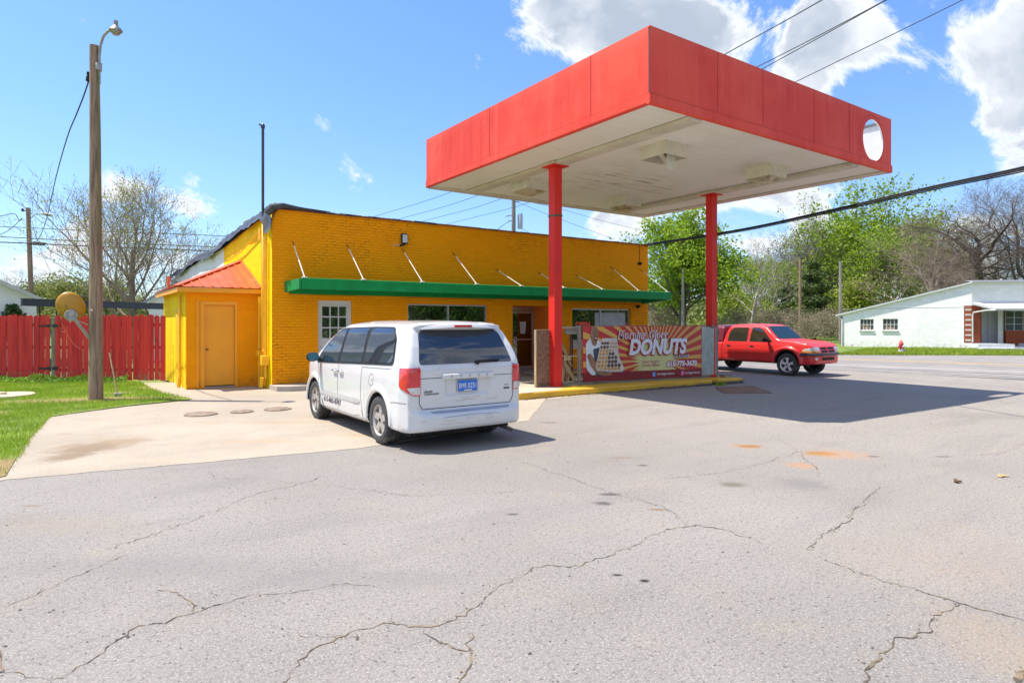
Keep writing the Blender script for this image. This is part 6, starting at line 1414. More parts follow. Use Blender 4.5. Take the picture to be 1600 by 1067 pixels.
# street front, receding to the right
fu=(Vector(G(1600,547,zg)[:2])-B_).normalized(); fnn=Vector((fu.y,-fu.x))
if fnn.dot(Vector(VW))>0: fnn=-fnn
def ff_(u,z,w): p=B_+fu*u-fnn*w; return (p.x,p.y,z)
def u2(px):
    k=(px-800)/FPX; d=Vector((VW[0]+RT[0]*k,VW[1]+RT[1]*k)); return (B_.y*d.x-B_.x*d.y)/(fu.x*d.y-fu.y*d.x)
FLn=14.; zf=zr; zaw=zat(475,D1)
mb=MB(); wall_holes(mb,0,FLn,zaw-.1,zf-.02,[],ff_,.2); mb.build('street_fascia',whitewall('white_front_paint','x'),wb,fix=False)
mb=MB(); mb.beam(ff_(-.1,zf+.03,-.1),ff_(FLn,zf+.03,-.1),.3,.10); mb.build('roof_edge',roofw,rf_)
mb=MB(); mb.add([ff_(0,zf+.05,0),ff_(FLn,zf+.05,0),ff_(FLn,zf+.5,6),ff_(2.5,zf+.5,6)],[(0,1,2,3)]); mb.build('shingle_roof',mat('shingle_grey',(.22,.22,.23),.9,var=.2,vs=6),rf_)
brk=wallmat('red_brick','x' and (.34,.085,.045),.215,.0762,'y',mortar=.014,bsz=.6,crack=.9,darkm=.2); brk2=wallmat('red_brick_front',(.34,.085,.045),.215,.0762,'x',mortar=.014,bsz=.6,crack=.9,darkm=.2)
PD=1.3     # porch recess
mb=MB(); zt_=zaw-.1
wall_holes(mb,-.02,u2(1532),zg+.45,zt_,[],lambda u,z,w:(ff_(u,z,w-.01)),.2); wall_holes(mb,.3,u2(1556)*.9,zg+.45,zt_,[(.75,1.25,zg+1.0,zt_-.15)],lambda u,z,w:(ff_(u,z,w+PD)),.2)
bw_=mb.build('brick_pier',brk2,wb,fix=False)
for k in range(7): mb=MB(); mb.beam(wf(WL-.35,zg+.62+k*.33,-.012),wf(WL-.02,zg+.62+k*.33,-.012),.02,.12); mb.build('pale_block',mat('block_pale',(.55,.50,.45),.8),bw_)
mb=MB(); mb.add([wf(WL-.42,zg+.45,-.006),wf(WL+.01,zg+.45,-.006),wf(WL+.01,zt_,-.006),wf(WL-.42,zt_,-.006)],[(0,1,2,3)]); mb.build('brick_return',brk,wb)
mb=MB(); mb.add([ff_(.2,zg,.1),ff_(.2,zt_,.1),ff_(.2,zt_,PD),ff_(.2,zg,PD)],[(0,1,2,3)]); wall_holes(mb,.2,FLn,zg+.0,zt_,[],lambda u,z,w:(ff_(u,z,w+PD+.24)),.1); mb.build('porch_wall',flat('porch_white',(.66,.68,.70)),wb,fix=False)
def pane2(a,b,c,d,dep,nm='window',m_=None):
    mb=MB(); mb.add([ff_(a,c,dep),ff_(b,c,dep),ff_(b,d,dep),ff_(a,d,dep)],[(0,1,2,3)]); w=mb.build(nm,m_ or glassm('house_glass'),wb)
    mb=MB()
    for i in range(3): u=a+(b-a)*i/2; mb.beam(ff_(u,c,dep-.03),ff_(u,d,dep-.03),.05,.03)
    for i in range(4): z=c+(d-c)*i/3; mb.beam(ff_(a,z,dep-.03),ff_(b,z,dep-.03),.04,.03)
    mb.build('window_frame',white,w); return w
pane2(.75,1.25,zg+1.0,zt_-.15,PD+.1)
a,b=u2(1546)+.2,u2(1567)+.4
mb=MB(); mb.add([ff_(a,zg+.4,PD+.20),ff_(b,zg+.4,PD+.20),ff_(b,zt_,PD+.20),ff_(a,zt_,PD+.20)],[(0,1,2,3)]); dd=mb.build('porch_door',flat('door_pale',(.60,.62,.64)),wb)
mb=MB(); mb.beam(ff_((a+b)/2,zg+.4,PD+.19),ff_((a+b)/2,zt_,PD+.19),.01,.012); mb.build('door_gap',gap,dd)
c0_=u2(1571); mb=MB(); mb.beam(ff_(c0_,zg+.4,.5),ff_(c0_,zt_,.5),.22,.22); mb.build('porch_column',white,wb)
mb=MB(); wall_holes(mb,c0_+.35,FLn,zg+.2,zt_,[(u2(1580),u2(1600)+.3,zg+1.25,zt_-.35)],lambda u,z,w:ff_(u,z,w+.55),.2); mb.build('brick_front',brk2,wb,fix=False)
pane2(u2(1580),u2(1600)+.3,zg+1.25,zt_-.35,.62)
mb=MB(); mb.add([ff_(c0_+.6,zt_-.35,.53),ff_(FLn,zt_-.35,.53),ff_(FLn,zt_,.53),ff_(c0_+.6,zt_,.53)],[(0,1,2,3)]); mb.build('white_lintel',white,wb)
mb=MB(); ov=1.0; e=[ff_(-.05,zaw+.10,-.02),ff_(FLn,zaw+.10,-.02),ff_(FLn,zaw-.32,-ov),ff_(-.05+.9,zaw-.32,-ov)]; mb.add(e,[(0,1,2,3)]); mb.add([(x,y,z-.09) for x,y,z in e],[(3,2,1,0)]); mb.add([e[2],e[3],(e[3][0],e[3][1],e[3][2]-.12),(e[2][0],e[2][1],e[2][2]-.12)],[(0,1,2,3)]); mb.add([e[0],e[3],(e[3][0],e[3][1],e[3][2]-.12),(e[0][0],e[0][1],e[0][2]-.12)],[(0,1,2,3)]); pr_=mb.build('porch_roof',roofw,wb)
mb=MB(); q=Vector(e[3]); mb.tube([q+Vector((0,0,-.10)),Vector(ff_(.55,zaw-.42,-.6)),Vector(ff_(.05,zaw-.55,-.10)),Vector(ff_(.02,zaw-.75,-.06)),Vector(ff_(.02,zg+.5,-.06))],.045,8); mb.build('downpipe',white,pr_,auto=50)
mb=MB()
for u0,u1,d,h in ((-.1,2.0,.9,.42),(2.05,3.0,.5,.25),(3.05,FLn,.9,.42),(-.1,FLn,1.3,.16)): 
    p=[ff_(u0,0,-d),ff_(u1,0,-d),ff_(u1,0,PD),ff_(u0,0,PD)]; mb.prism([(a[0],a[1]) for a in p],zg-.1,zg+h)
mb.build('porch_steps',mat('step_white',(.66,.67,.68),.7,var=.08,vs=3,dirt=(.3,.3,.3),ds=3,da=.6),wb)
# hydrant
x,y,_=G(1408,551,-.07); D=x*VW[0]+y*VW[1]; hy=thing('fire_hydrant','small faded red fire hydrant with a white base on the grass before the white building','hydrant',(x,y,-.07))
s=.80; hr=mat('hydrant_red',(.60,.05,.06),.5,var=.15,vs=9)
mb=MB(); mb.lathe([(-.07,.13),(.0,.14),(.02,.10),(.30*s,.095),(.50*s,.10),(.52*s,.14),(.55*s,.14),(.58*s,.12),(.68*s,.10),(.75*s,.05),(.78*s,.03),(.83*s,.03),(.83*s,.001)],(x,y,0),'z',16); mb.tube([(x-.20,y+.05,.34*s),(x+.20,y-.05,.34*s)],.045,10); mb.build('barrel',hr,hy,auto=40)
mb=MB(); mb.tube([(x-.02,y-.10,.34*s),(x-.12,y-.20,.34*s)],.055,10); mb.lathe([(-.07,.16),(.03,.17),(.04,.12),(.13,.115),(.14,.10)],(x,y,0),'z',16); mb.tube([(x+.05,y-.1,.3*s),(x+.15,y-.18,.0)],[.04,.05],8); mb.build('nozzle_cap',mat('hydrant_white',(.65,.62,.62),.5,var=.1),hy,auto=40)
# ------------------------------------------------------------------ left background: beam, houses, vine
mb=MB(); p0=atp(34,472,21.); p1=atp(262,484,26.5); p1=(p1[0],p1[1],p0[2]-.02); mb.beam(p0,p1,.10,.20); mb.beam((p0[0],p0[1],p0[2]+.11),(p1[0],p1[1],p1[2]+.11),.16,.03); mb.beam((p0[0],p0[1],p0[2]-.11),(p1[0],p1[1],p1[2]-.11),.16,.03)
bm_=thing('steel_beam_frame','long dark blue steel beam carried on thin posts behind the red fence','beam',(p0[0],p0[1],0)); mb.build('beam',mat('navy_steel',(.012,.022,.045),.4,.3,var=.2),bm_)
mb=MB(); A0=Vector(p0);A1=Vector(p1)
for t in (.10,.20,.29,.52,.97): q=A0.lerp(A1,t); mb.beam((q.x,q.y,0),(q.x,q.y,q.z-.1),.04,.04)
mb.build('posts',mat('navy_steel',(0,0,0)),bm_)
def house(name,lab,pA,pB,DA,DB,ze,roofm,wallc,depth,gab):
    a=Vector(at(pA,DA)[:2]);b=Vector(at(pB,DB)[:2]); u=(b-a).normalized()
    if gab==2: k=b.normalized(); u=Vector((k.y,-k.x)); a=b-u*depth
    if gab==3: k=a.normalized(); u=Vector((k.y,-k.x)); b=a+u*depth
    n=Vector((-u.y,u.x))
    if n.dot(Vector(VW))<0: n=-n
    t=thing(name,lab,'house',(a.x,a.y,0)); l=(b-a).length
    f=lambda s,z,w:(*(a+u*s+n*w)[:],z); return t,f,l
hw=mat('siding_white',(.72,.73,.74),.6,var=.04)
t1,f1,l1=house('white_cottage','white sided cottage with grey shutters at the left edge behind the fence',-150,57,26,26.4,2.6,None,None,5.5,2)
def upx2(px):
    a=Vector(f1(0,0,0)[:2]); b=Vector(f1(1,0,0)[:2])-a; k=(px-800)/FPX; d=Vector((VW[0]+RT[0]*k,VW[1]+RT[1]*k)); return (a.y*d.x-a.x*d.y)/(b.x*d.y-b.y*d.x)
u0_=upx2(0); q0=f1(u0_,0,0); zB=zat(462,26.4); z00=zat(437,q0[0]*VW[0]+q0[1]*VW[1]); zA=zB+(z00-zB)*l1/(l1-u0_)
mb=MB(); mb.add([f1(0,-.1,0),f1(l1,-.1,0),f1(l1,zB,0),f1(0,zA,0)],[(0,1,2,3)]); mb.add([f1(l1,-.1,0),f1(l1,zB,0),f1(l1,zB,7),f1(l1,-.1,7)],[(0,1,2,3)])
mb.build('walls',hw,t1,fix=False)
mb=MB()
for k in range(12): mb.beam(f1(0,.1+k*.18,-.006),f1(l1,.1+k*.18,-.006),.008,.012)
mb.build('siding_laps',flat('lap_grey',(.42,.43,.45)),t1)
mb=MB(); e=(zB-zA)/l1; q=[f1(-.5,zA-e*.5,-.35),f1(l1+.5,zB+e*.5,-.35),f1(l1+.5,zB+e*.5,7),f1(-.5,zA-e*.5,7)]; mb.add(q+[(x,y,z-.16) for x,y,z in q],[(0,1,2,3),(7,6,5,4),(0,4,5,1),(1,5,6,2)]); mb.build('roof',mat('roof_pale',(.50,.49,.47),.7),t1)
for a,b in ((1,5),(14,18)):
    mb=MB(); u0,u1=upx2(a),upx2(b); mb.beam(f1((u0+u1)/2,.9,-.03),f1((u0+u1)/2,2.15,-.03),.05,u1-u0,up=tuple(VW)+(0,)); mb.build('shutter',flat('shutter_grey',(.16,.19,.24)),t1)
mb=MB(); u0,u1=upx2(5.5),upx2(13.5); mb.add([f1(u0,.9,-.012),f1(u1,.9,-.012),f1(u1,2.1,-.012),f1(u0,2.1,-.012)],[(0,1,2,3)]); mb.build('window',glassm('house_glass'),t1)
mb=MB(); u0,u1=upx2(37),upx2(41.5); mb.add([f1(u0,1.0,-.012),f1(u1,1.0,-.012),f1(u1,2.1,-.012),f1(u0,2.1,-.012)],[(0,1,2,3)]); mb.build('door',flat('door_brown',(.12,.04,.02)),t1)
# vine on it
r_=np.random.RandomState(4); n=900; uu=r_.rand(n); zz=.9+r_.rand(n)*1.55; wdt=.30*np.exp(-((zz-1.7)/.7)**2)+.08; c0v=upx2(24)-.12*(zz-1.6)
P=np.array([f1(c0v[i]+(uu[i]-.5)*wdt[i]*2,zz[i],-.10-r_.rand()*.12) for i in range(n)]); V,F=leafcards(P,.12,5)
vn=thing('climbing_vine','dark green vine climbing the wall of the white cottage','vine',tuple(f1(upx2(24),0,-.1)))
np_obj('leaves',V,F,leafm('vine_leaf',(.02,.06,.01),(.07,.15,.02),.2),vn,off=tuple(vn.location)); mb=MB(); mb.tube([f1(upx2(24)+.05*math.sin(z*4),z,-.08) for z in np.linspace(0,2.3,9)],.02,5); mb.build('stem',mat('bark',(.12,.09,.06),.9),vn)
t2,f2,l2=house('white_shed','white shed with a grey gabled roof just left of the yellow lean-to',233,262,29,30.5,2.5,None,None,2.2,3)
mb=MB(); wall_holes(mb,0,2.2,-.1,2.65,[],f2,.1); mb.add([f2(0,-.1,0),f2(0,2.6,0),f2(0,2.6,5),f2(0,-.1,5)],[(0,1,2,3)]); mb.add([f2(0,2.65,0),f2(2.2,2.65,0),f2(1.1,3.5,0)],[(0,1,2)]); mb.build('walls',hw,t2,fix=False)
mb=MB(); mb.beam(f2(-.45,2.42,-.2),f2(1.1,3.55,-.2),.10,.14); mb.beam(f2(1.1,3.55,-.2),f2(2.6,2.45,-.2),.10,.14); mb.add([f2(-.45,2.48,-.25),f2(1.1,3.62,-.25),f2(1.1,3.62,5),f2(-.45,2.48,5)],[(0,1,2,3)]); mb.add([f2(1.1,3.62,-.25),f2(2.65,2.5,-.25),f2(2.65,2.5,5),f2(1.1,3.62,5)],[(0,1,2,3)]); mb.build('roof',mat('roof_grey',(.30,.31,.33),.8),t2)
mb=MB(); mb.beam(f2(.25,1.0,-.02),f2(.25,2.0,-.02),.03,.3); mb.build('window',glassm('house_glass'),t2)
# ------------------------------------------------------------------ distant poles
def pole_at(px,D,topy,lab,r0=.14,r1=.10,lean=0.,arm=None,tf=False,zb_=-.1,m=None,grp=None):
    x,y,_=at(px,D); zt=zat(topy,D); t=thing('utility_pole',lab,'utility pole',(x,y,zb_)); mb=MB()
    dx=lean*RT[0];dy=lean*RT[1]
    mb.tube([(x,y,zb_-.2),(x+dx/2,y+dy/2,(zt+zb_)/2),(x+dx,y+dy,zt)],[r0,(r0+r1)/2,r1],10); mb.build('shaft',m or pw,t,auto=60); return t,(x+dx,y+dy,zt)
pl_far,tp=pole_at(52,34,325,'wooden street pole with a curved lamp arm at the far left behind the fence',.14,.11,-.28)
def rel(p,r,f,z): return (p[0]+RT[0]*r+VW[0]*f,p[1]+RT[1]*r+VW[1]*f,p[2]+z)
mb=MB(); mb.tube([rel(tp,.05,0,-.9),rel(tp,.15,0,-.55),rel(tp,.45,-.1,-.38),rel(tp,.8,-.1,-.34),rel(tp,.95,-.1,-.35)],.025,6); mb.build('lamp_arm',galv,pl_far,auto=60)
mb=MB(); c=rel(tp,1.1,-.1,-.37); mb.tube([rel(tp,.80,-.1,-.35),rel(tp,.95,-.1,-.35),rel(tp,1.2,-.1,-.39),rel(tp,1.36,-.1,-.43)],[.04,.08,.09,.05],10); mb.build('lamp_head',galv,pl_far,auto=50)
mb=MB(); mb.beam(rel(tp,-.3,0,-.15),rel(tp,.15,0,-.15),.05,.05); mb.lathe([(-.2,.0),(-.2,.05),(-.05,.06),(-.02,.0)],rel(tp,-.3,0,0),'z',8); mb.build('bracket',blackpl,pl_far)
greyw=woodm('grey_pole',(.34,.31,.27),(.16,.14,.12),2,.8)
tpl,tq=pole_at(802.5,40,313,'grey pole with a transformer can rising behind the orange shop',.16,.13,m=greyw)
mb=MB(); c=rel(tq,.42,0,0); c=(c[0],c[1],0); D=40
mb.lathe([(zat(358,D),.001),(zat(357.5,D),.16),(zat(337,D),.17),(zat(336,D),.14),(zat(334,D),.001)],c,'z',14); mb.tube([rel((c[0],c[1],zat(337,D)),.1,0,0),rel((c[0],c[1],zat(333,D)),.1,0,0)],.04,6); mb.build('transformer',mat('transformer_grey',(.40,.43,.46),.4,.3),tpl,auto=40)
mb=MB()
for z,l in ((zat(336,D),.5),(zat(344,D),.35)): mb.beam(rel((tq[0],tq[1],z),0,0,0),rel((tq[0],tq[1],z),-l,0,-.1),.06,.05)
mb.beam(rel(tq,0,0,-.1),rel(tq,.35,0,-.1),.06,.05); mb.build('bracket',galv,tpl)
for px,D,ty,lab,mm in ((1067,52,420,'thin grey pole before the round bright green tree',greyw),(1250,56,405,'brown wooden pole standing before the dark cedar',pw),(1313,50,408,'pale grey pole rising beside the left end of the white building',greyw)):
    pole_at(px,D,ty,lab,.13,.10,m=mm)
# ------------------------------------------------------------------ wires
cabm=mat('cable_black',(.018,.02,.022),.6,var=.1)
def wire(lab,pts,r=.012,n=40,m=cabm,extra=None,name='overhead_wire',grp=None):
    P=[p if isinstance(p,Vector) else Vector(atp(*p)) for p in pts]; Q=[]
    K=len(P)
    for i in range(K-1):
        a=P[max(i-1,0)];b=P[i];c=P[i+1];d=P[min(i+2,K-1)]; s=max(2,n//(K-1))
        for j in range(s):
            t=j/s; Q.append(.5*((2*b)+(c-a)*t+(2*a-5*b+4*c-d)*t*t+(3*b-a-3*c+d)*t**3))
    Q.append(P[-1]); mb=MB(); mb.tube(Q,r,5); 
    if extra: extra(mb,Q)
    return one(mb,name,m,lab,'wire',tuple(P[0]),smooth=True,fix=False,group=grp)
wire('topmost of the three dark wires crossing behind the wooden pole at the left',[(-160,348,36),(0,354,36),(165,362,37),(330,368,38),(480,378,40)],.022)
wire('middle one of the three dark wires crossing behind the wooden pole at the left',[(-160,363,34),(0,370,35),(165,379,36),(330,386,37),(480,396,39)],.026)
def splice(mb,Q):
    q=min(Q,key=lambda p:abs((p.x*RT[0]+p.y*RT[1])/(p.x*VW[0]+p.y*VW[1])*FPX+800-60)); i=Q.index(q); d=(Q[i+1]-q).normalized(); mb.tube([q-d*.35,q-d*.25,q+d*.25,q+d*.35],[.03,.09,.09,.03],8)
wire('lowest of the three dark wires at the left, carrying a dark splice case',[(-160,374,33),(0,378.5,33.4),(60,381,34),(165,386,35),(330,392.5,37),(480,402,39)],.034,extra=splice)
wire('twisted service wire sagging from the wooden pole down to the far left street pole',[Vector(pp(-.14,-.05,7.02)),(129,155,14.6),(119,180,15.5),(105,215,18),(88,275,22),(72,345,29),(60,374,33.5),(52,378,34)],.016)
wire('thin wire curving off the top of the far left street pole to the left edge',[(-60,345,30),(0,338,31),(22,334,33),(30,345,33.6),(33,342,34),(10,362,32),(-40,382,30)],.018)
wire('faint wire falling past the far left street pole towards the trees',[(50,345,34),(60,380,40),(80,430,60)],.012)
R4=[('uppermost of the four wires passing over the red canopy',[(430,384,60),(583,339,43.6),(700,302,35.5),(900,215,25),(1135,84,17),(1285,0,14.2),(1500,-130,11)]),
    ('second of the four wires over the red canopy, upper one of the close pair',[(470,384,60),(618,344,43.6),(740,308,35.5),(950,218,26),(1185,104,19.5),(1385,0,16.2),(1600,-120,13.5)]),
    ('third of the four wires over the red canopy, lower one of the close pair',[(500,387,60),(660,346,43.6),(780,312,36),(980,222,27),(1195,106,20),(1388,-1,16.5),(1600,-118,14)]),
    ('lowest of the four wires passing over the red canopy, farthest right',[(560,384,60),(720,345,44),(840,312,37),(1040,228,29),(1240,130,22.5),(1505,0,18),(1700,-100,15.5)])]
for lab,p in R4: wire(lab,p,.014)
P0=Vector((BX1-.05,BY+.3,BH+.04))
def strands(mb,Q):
    mb.tube([q+Vector((0,0,.034)) for q in Q],.016,5); mb.tube([q+Vector((.01,-.012,-.030)) for q in Q],.012,5)
wire('thick bundled black cable rising from the shop corner to the upper right',[P0,(1150,361.5,18.2),(1300,330,14.5),(1450,296,11.6),(1600,264.5,9.5),(1750,225,8)],.020,extra=strands,name='cable_bundle')
wire('thin wire from the transformer pole falling right behind the shop roof',[(808,316,40),(850,333,41),(900,352,43),(960,374,46)],.012)
wire('second thin wire falling right from the transformer pole top',[(806,312,40),(870,325,42),(940,345,45),(1010,362,50)],.012)
wire('drop wire running from the transformer can down to the shop roof',[(814,357,40),(822,361,35),(836,370,26)],.014)
wire('left drop wire running from the transformer pole down to the shop roof',[(797,345,40),(785,353,33),(772,364,24)],.016)
# ------------------------------------------------------------------ trees
def grow(seed,H,levels,nch,spread,upw,trunk_h,r0,wob=.18,lenf=(.62,.58,.55,.5),first=None,drop=.0):
    """returns tapered wood (V,F) and twig points with directions; unit height H"""
    rs=np.random.RandomState(seed); V=[];F=[];tips=[]
    def tube(P,Rd,n):
        base=len(V); m=len(P)
        d0=P[-1]-P[0]; d0=d0/ (np.linalg.norm(d0)+1e-9); a=np.cross(d0,[0,0,1.] if abs(d0[2])<.9 else [1.,0,0]); a/=np.linalg.norm(a); c=np.cross(d0,a)
        for i in range(m):
            for k in range(n):
                t=2*math.pi*k/n; V.append(P[i]+(a*math.cos(t)+c*math.sin(t))*Rd[i])
        for i in range(m-1):
            for k in range(n): j=(k+1)%n; F.append((base+i*n+k,base+i*n+j,base+(i+1)*n+j,base+(i+1)*n+k))
    def br(p,d,Ln,r,lv):
        seg=(7,6,5,4,3)[min(lv,4)]; P=[p]; q=p.copy(); dd=d.copy()
        for i in range(seg):
            dd=dd+rs.randn(3)*wob*(1 if lv else .25)+np.array([0,0,upw*(.12 if lv else .1)-drop*.1*(lv>1)]); dd/=np.linalg.norm(dd); q=q+dd*Ln/seg; P.append(q.copy())
        r1=r*(.55 if lv==0 else .35); Rd=[r+(r1-r)*i/seg for i in range(seg+1)]
        if lv==0: Rd[0]*=1.35
        tube(P,Rd,(9,6,5,4,3)[min(lv,4)])
        if lv>=levels-1:
            for i in range(1,seg+1): tips.append((P[i],dd))
            return
        if lv==levels-2:
            for i in range(2,seg+1): tips.append((P[i],dd))
        n=nch[lv]
        for k in range(n):
            t=(trunk_h+(1-trunk_h)*(k+rs.rand()*.8)/n) if lv==0 else .25+.75*(k+rs.rand())/n
            t=min(t,.999); i=int(t*seg); f=t*seg-i; pos=P[i]*(1-f)+P[min(i+1,seg)]*f
            ax=P[min(i+1,seg)]-P[i]; ax/=np.linalg.norm(ax)+1e-9
            az=k*2.4+rs.rand()*1.2+seed; u=np.cross(ax,[.31,.2,.93]); u/=np.linalg.norm(u)+1e-9; w=np.cross(ax,u)
            sp=spread*(.7+.6*rs.rand())*(1.15-.55*t if lv==0 else 1)
            nd=ax*math.cos(sp)+(u*math.cos(az)+w*math.sin(az))*math.sin(sp); nd[2]+=upw*.15; nd/=np.linalg.norm(nd)
            rr=max(.008,Rd[i]*(.55 if lv==0 else .50)*(.7+.4*rs.rand()))
            br(pos,nd,Ln*lenf[min(lv,3)]*(.75+.5*rs.rand())*(1.1-.35*t if lv==0 else 1),rr,lv+1)
        if lv>0: br(P[-1],dd,Ln*lenf[min(lv,3)]*.8,r1,lv+1)
    br(np.zeros(3),np.array([0,0,1.]),H*.62,r0,0)
    return np.array(V),np.array(F),np.array([t[0] for t in tips]),np.array([t[1] for t in tips])
bark=mat('bark_grey',(.19,.155,.13),.95,var=.3,vs=2); barkd=mat('bark_dark',(.10,.075,.058),.95,var=.3,vs=2); barkp=mat('bark_pale',(.36,.32,.27),.9,var=.3,vs=1.5); barkt=mat('bark_tan',(.30,.235,.175),.95,var=.25,vs=2)
LV={'spring':leafm('leaf_spring',(.09,.19,.008),(.42,.56,.03),.45),'fresh':leafm('leaf_fresh',(.14,.21,.015),(.50,.56,.07),.45),'olive':leafm('leaf_olive',(.16,.20,.04),(.34,.36,.09),.4),'cedar':leafm('leaf_cedar',(.025,.055,.010),(.12,.17,.03),.15),'bud':leafm('leaf_bud',(.26,.34,.06),(.42,.48,.14),.4),'brush':leafm('leaf_brush',(.20,.17,.10),(.34,.30,.18),.3),'dark':leafm('leaf_dark',(.05,.12,.012),(.14,.26,.03),.3)}
PROTO={}
def proto(key,**k):
    if key in PROTO: return PROTO[key]
    g={a:k[a] for a in k if a in('seed','H','levels','nch','spread','upw','trunk_h','r0','wob','lenf','drop')}
    V,F,T,Dr=grow(**g); H=k['H']; sc=H/T[:,2].max()
    V=V*sc;T=T*sc
    rx=np.percentile(np.abs(T[:,0]),97);ry=np.percentile(np.abs(T[:,1]),97); Wd=k.get('W')
    if Wd:
        s=Wd/2/max(.1,(rx+ry)/2)
        def sq(A): A=A.copy(); A[:,:2]*=np.where(A[:,2:3]>0,1+(s-1)*np.clip(A[:,2:3]/(H*.22),0,1),1); return A
        V=sq(V);T=sq(T)
    base=k.get('crown_base',0)
    rs=np.random.RandomState(k['seed']+50); nl=k.get('leaves',0); wood=(V,F); leaf=None
    if nl:
        i=rs.randint(0,len(T),nl); P=T[i]+rs.randn(nl,3)*k.get('jit',.28); P=P[P[:,2]>base]
        leaf=leafcards(P,k.get('ls',.28),k['seed'],k.get('asp',.65))
    PROTO[key]=(wood,leaf,{}); return PROTO[key]
def tree(key,lab,px,D,wm_,lm,rot=0.,s=1.,grp=None,name='tree',cat='tree',zb_=-.12,sz=1.):
    wood,leaf,cache=PROTO[key]; x,y,_=at(px,D); t=thing(name,lab,cat,(x,y,zb_),grp); t.rotation_euler=(0,0,rot); t.scale=(s,s,s*sz)
    ck=(wm_.name,lm.name if lm else '')
    if ck not in cache:
        a=np_obj('trunk',wood[0],wood[1],wm_,t,smooth=True); b=np_obj('crown',leaf[0],leaf[1],lm,t) if leaf is not None and lm else None; cache[ck]=(a,b); return t
    for o in cache[ck]:
        if o: c=o.copy(); COL.objects.link(c); c.parent=t
    return t
proto('maple',seed=3,H=11.5,W=9.5,levels=5,nch=(11,6,5,4),spread=.85,upw=.9,trunk_h=.16,r0=.26,leaves=24000,ls=.25,jit=.30)
proto('tall',seed=11,H=18,W=12,levels=5,nch=(9,6,5,4),spread=.75,upw=1.,trunk_h=.30,r0=.34,leaves=10000,ls=.30,jit=.38)
proto('tall2',seed=23,H=16,W=12,levels=5,nch=(10,6,5,4),spread=.9,upw=.8,trunk_h=.22,r0=.30,leaves=10500,ls=.30,jit=.42)
proto('bare',seed=31,H=15,W=13,levels=6,nch=(8,6,5,4,4),spread=.75,upw=.9,trunk_h=.30,r0=.30)
proto('bare2',seed=37,H=14,W=12,levels=6,nch=(8,6,5,4,4),spread=.85,upw=.6,trunk_h=.25,r0=.26)
proto('gnarl',seed=46,H=15,W=17,levels=6,nch=(7,7,5,5,4),spread=1.0,upw=.35,trunk_h=.26,r0=.50,wob=.30,drop=.3)
proto('broad',seed=52,H=17,W=16,levels=6,nch=(7,7,5,5,4),spread=.8,upw=.7,trunk_h=.20,r0=.38,wob=.22)
proto('yard',seed=61,H=9.6,W=8.2,levels=5,nch=(14,7,6,5),spread=.75,upw=.75,trunk_h=.07,r0=.17,wob=.09,leaves=6000,ls=.085,jit=.08)
proto('sycamore',seed=71,H=11.5,W=8,levels=4,nch=(8,5,4),spread=.7,upw=.9,trunk_h=.25,r0=.10)
proto('shrubby',seed=83,H=7,W=8,levels=4,nch=(10,7,6),spread=.9,upw=.6,trunk_h=.06,r0=.14,leaves=7000,ls=.26,jit=.5)
proto('brush',seed=91,H=3.6,W=4.5,levels=4,nch=(11,7,5),spread=.9,upw=.7,trunk_h=.03,r0=.05,leaves=2200,ls=.13,jit=.28)
# cedar: dense cone
def cedar():
    rs=np.random.RandomState(5); n=13000; h=rs.rand(n)**.8*7.4+.35; rr=(1-(h/8.0))**.6*2.9*(.75+.35*np.sin(h*5+rs.rand(n)*1.2)); a=rs.rand(n)*6.283; r=rr*(rs.rand(n)**.4); lump=1+.40*np.sin(a*3+h*1.3)*np.cos(h*2.1)
    P=np.stack([np.cos(a)*r*lump,np.sin(a)*r*lump,h],1); V,F=leafcards(P,.24,8,.45)
    tv,tf,_,_=grow(seed=5,H=8,levels=3,nch=(26,4),spread=1.1,upw=.1,trunk_h=.08,r0=.16,lenf=(.28,.4,.4)); PROTO['cedar']=((tv,tf),(V,F),{})
cedar()
tree('maple','round bright green leafy tree behind the thin grey pole right of the shop',1066,56,barkd,LV['spring'],.3,1.02)
tree('cedar','dark green cedar beside the brown wooden pole',1272,62,barkd,LV['cedar'],0,1.0,name='cedar_tree')
tree('cedar','smaller dark cedar close behind the pickup roof',1228,70,barkd,LV['cedar'],2,.72,name='cedar_tree')
tree('tall','tallest fresh green tree standing over the left end of the white building',1352,70,barkd,LV['spring'],.6,1.0)
tree('tall','fresh green tree just left of the tallest one, behind the pale grey pole',1318,82,barkd,LV['fresh'],2.6,.86)
tree('tall2','broad yellow green tree behind the middle of the white building roof',1425,76,barkd,LV['fresh'],1.1,.93)
tree('tall2','green tree lower behind the left roof slope of the white building',1385,64,bark,LV['spring'],4.1,.68)
tree('tall','thin leafed tree between the cedar and the brown pole, behind both',1255,88,bark,LV['olive'],3.3,.86)
tree('bare','bare greyish tree with a fine crown rising above the cedar',1262,86,bark,None,1.3,1.20)
tree('bare2','bare leaning tree above the pickup, right of the brown pole',1295,72,bark,None,2.2,1.05)
tree('bare2','pale bare tree between the round green tree and the brown pole, farthest back',1215,90,bark,None,.4,.95)
tree('sycamore','slim pale barked bare tree behind the pickup cab',1172,60,barkp,None,.9,.98)
tree('sycamore','slim pale bare tree just right of the slim one behind the pickup cab',1196,64,barkp,None,3.9,.86)
tree('tall2','yellow green tree far behind the slim pale trees',1178,92,bark,LV['fresh'],2.0,.72)
tree('tall2','green tree far back behind the brown pole',1224,84,bark,LV['spring'],5.0,.62)
tree('shrubby','low green tree behind the truck cab, left of the cedar',1150,74,bark,LV['fresh'],1.0,.92)
tree('shrubby','low green tree behind the cedar foot',1300,76,bark,LV['spring'],2.0,1.05)
tree('shrubby','low bright green tree against the left end of the white building',1332,66,bark,LV['fresh'],4.0,1.0)
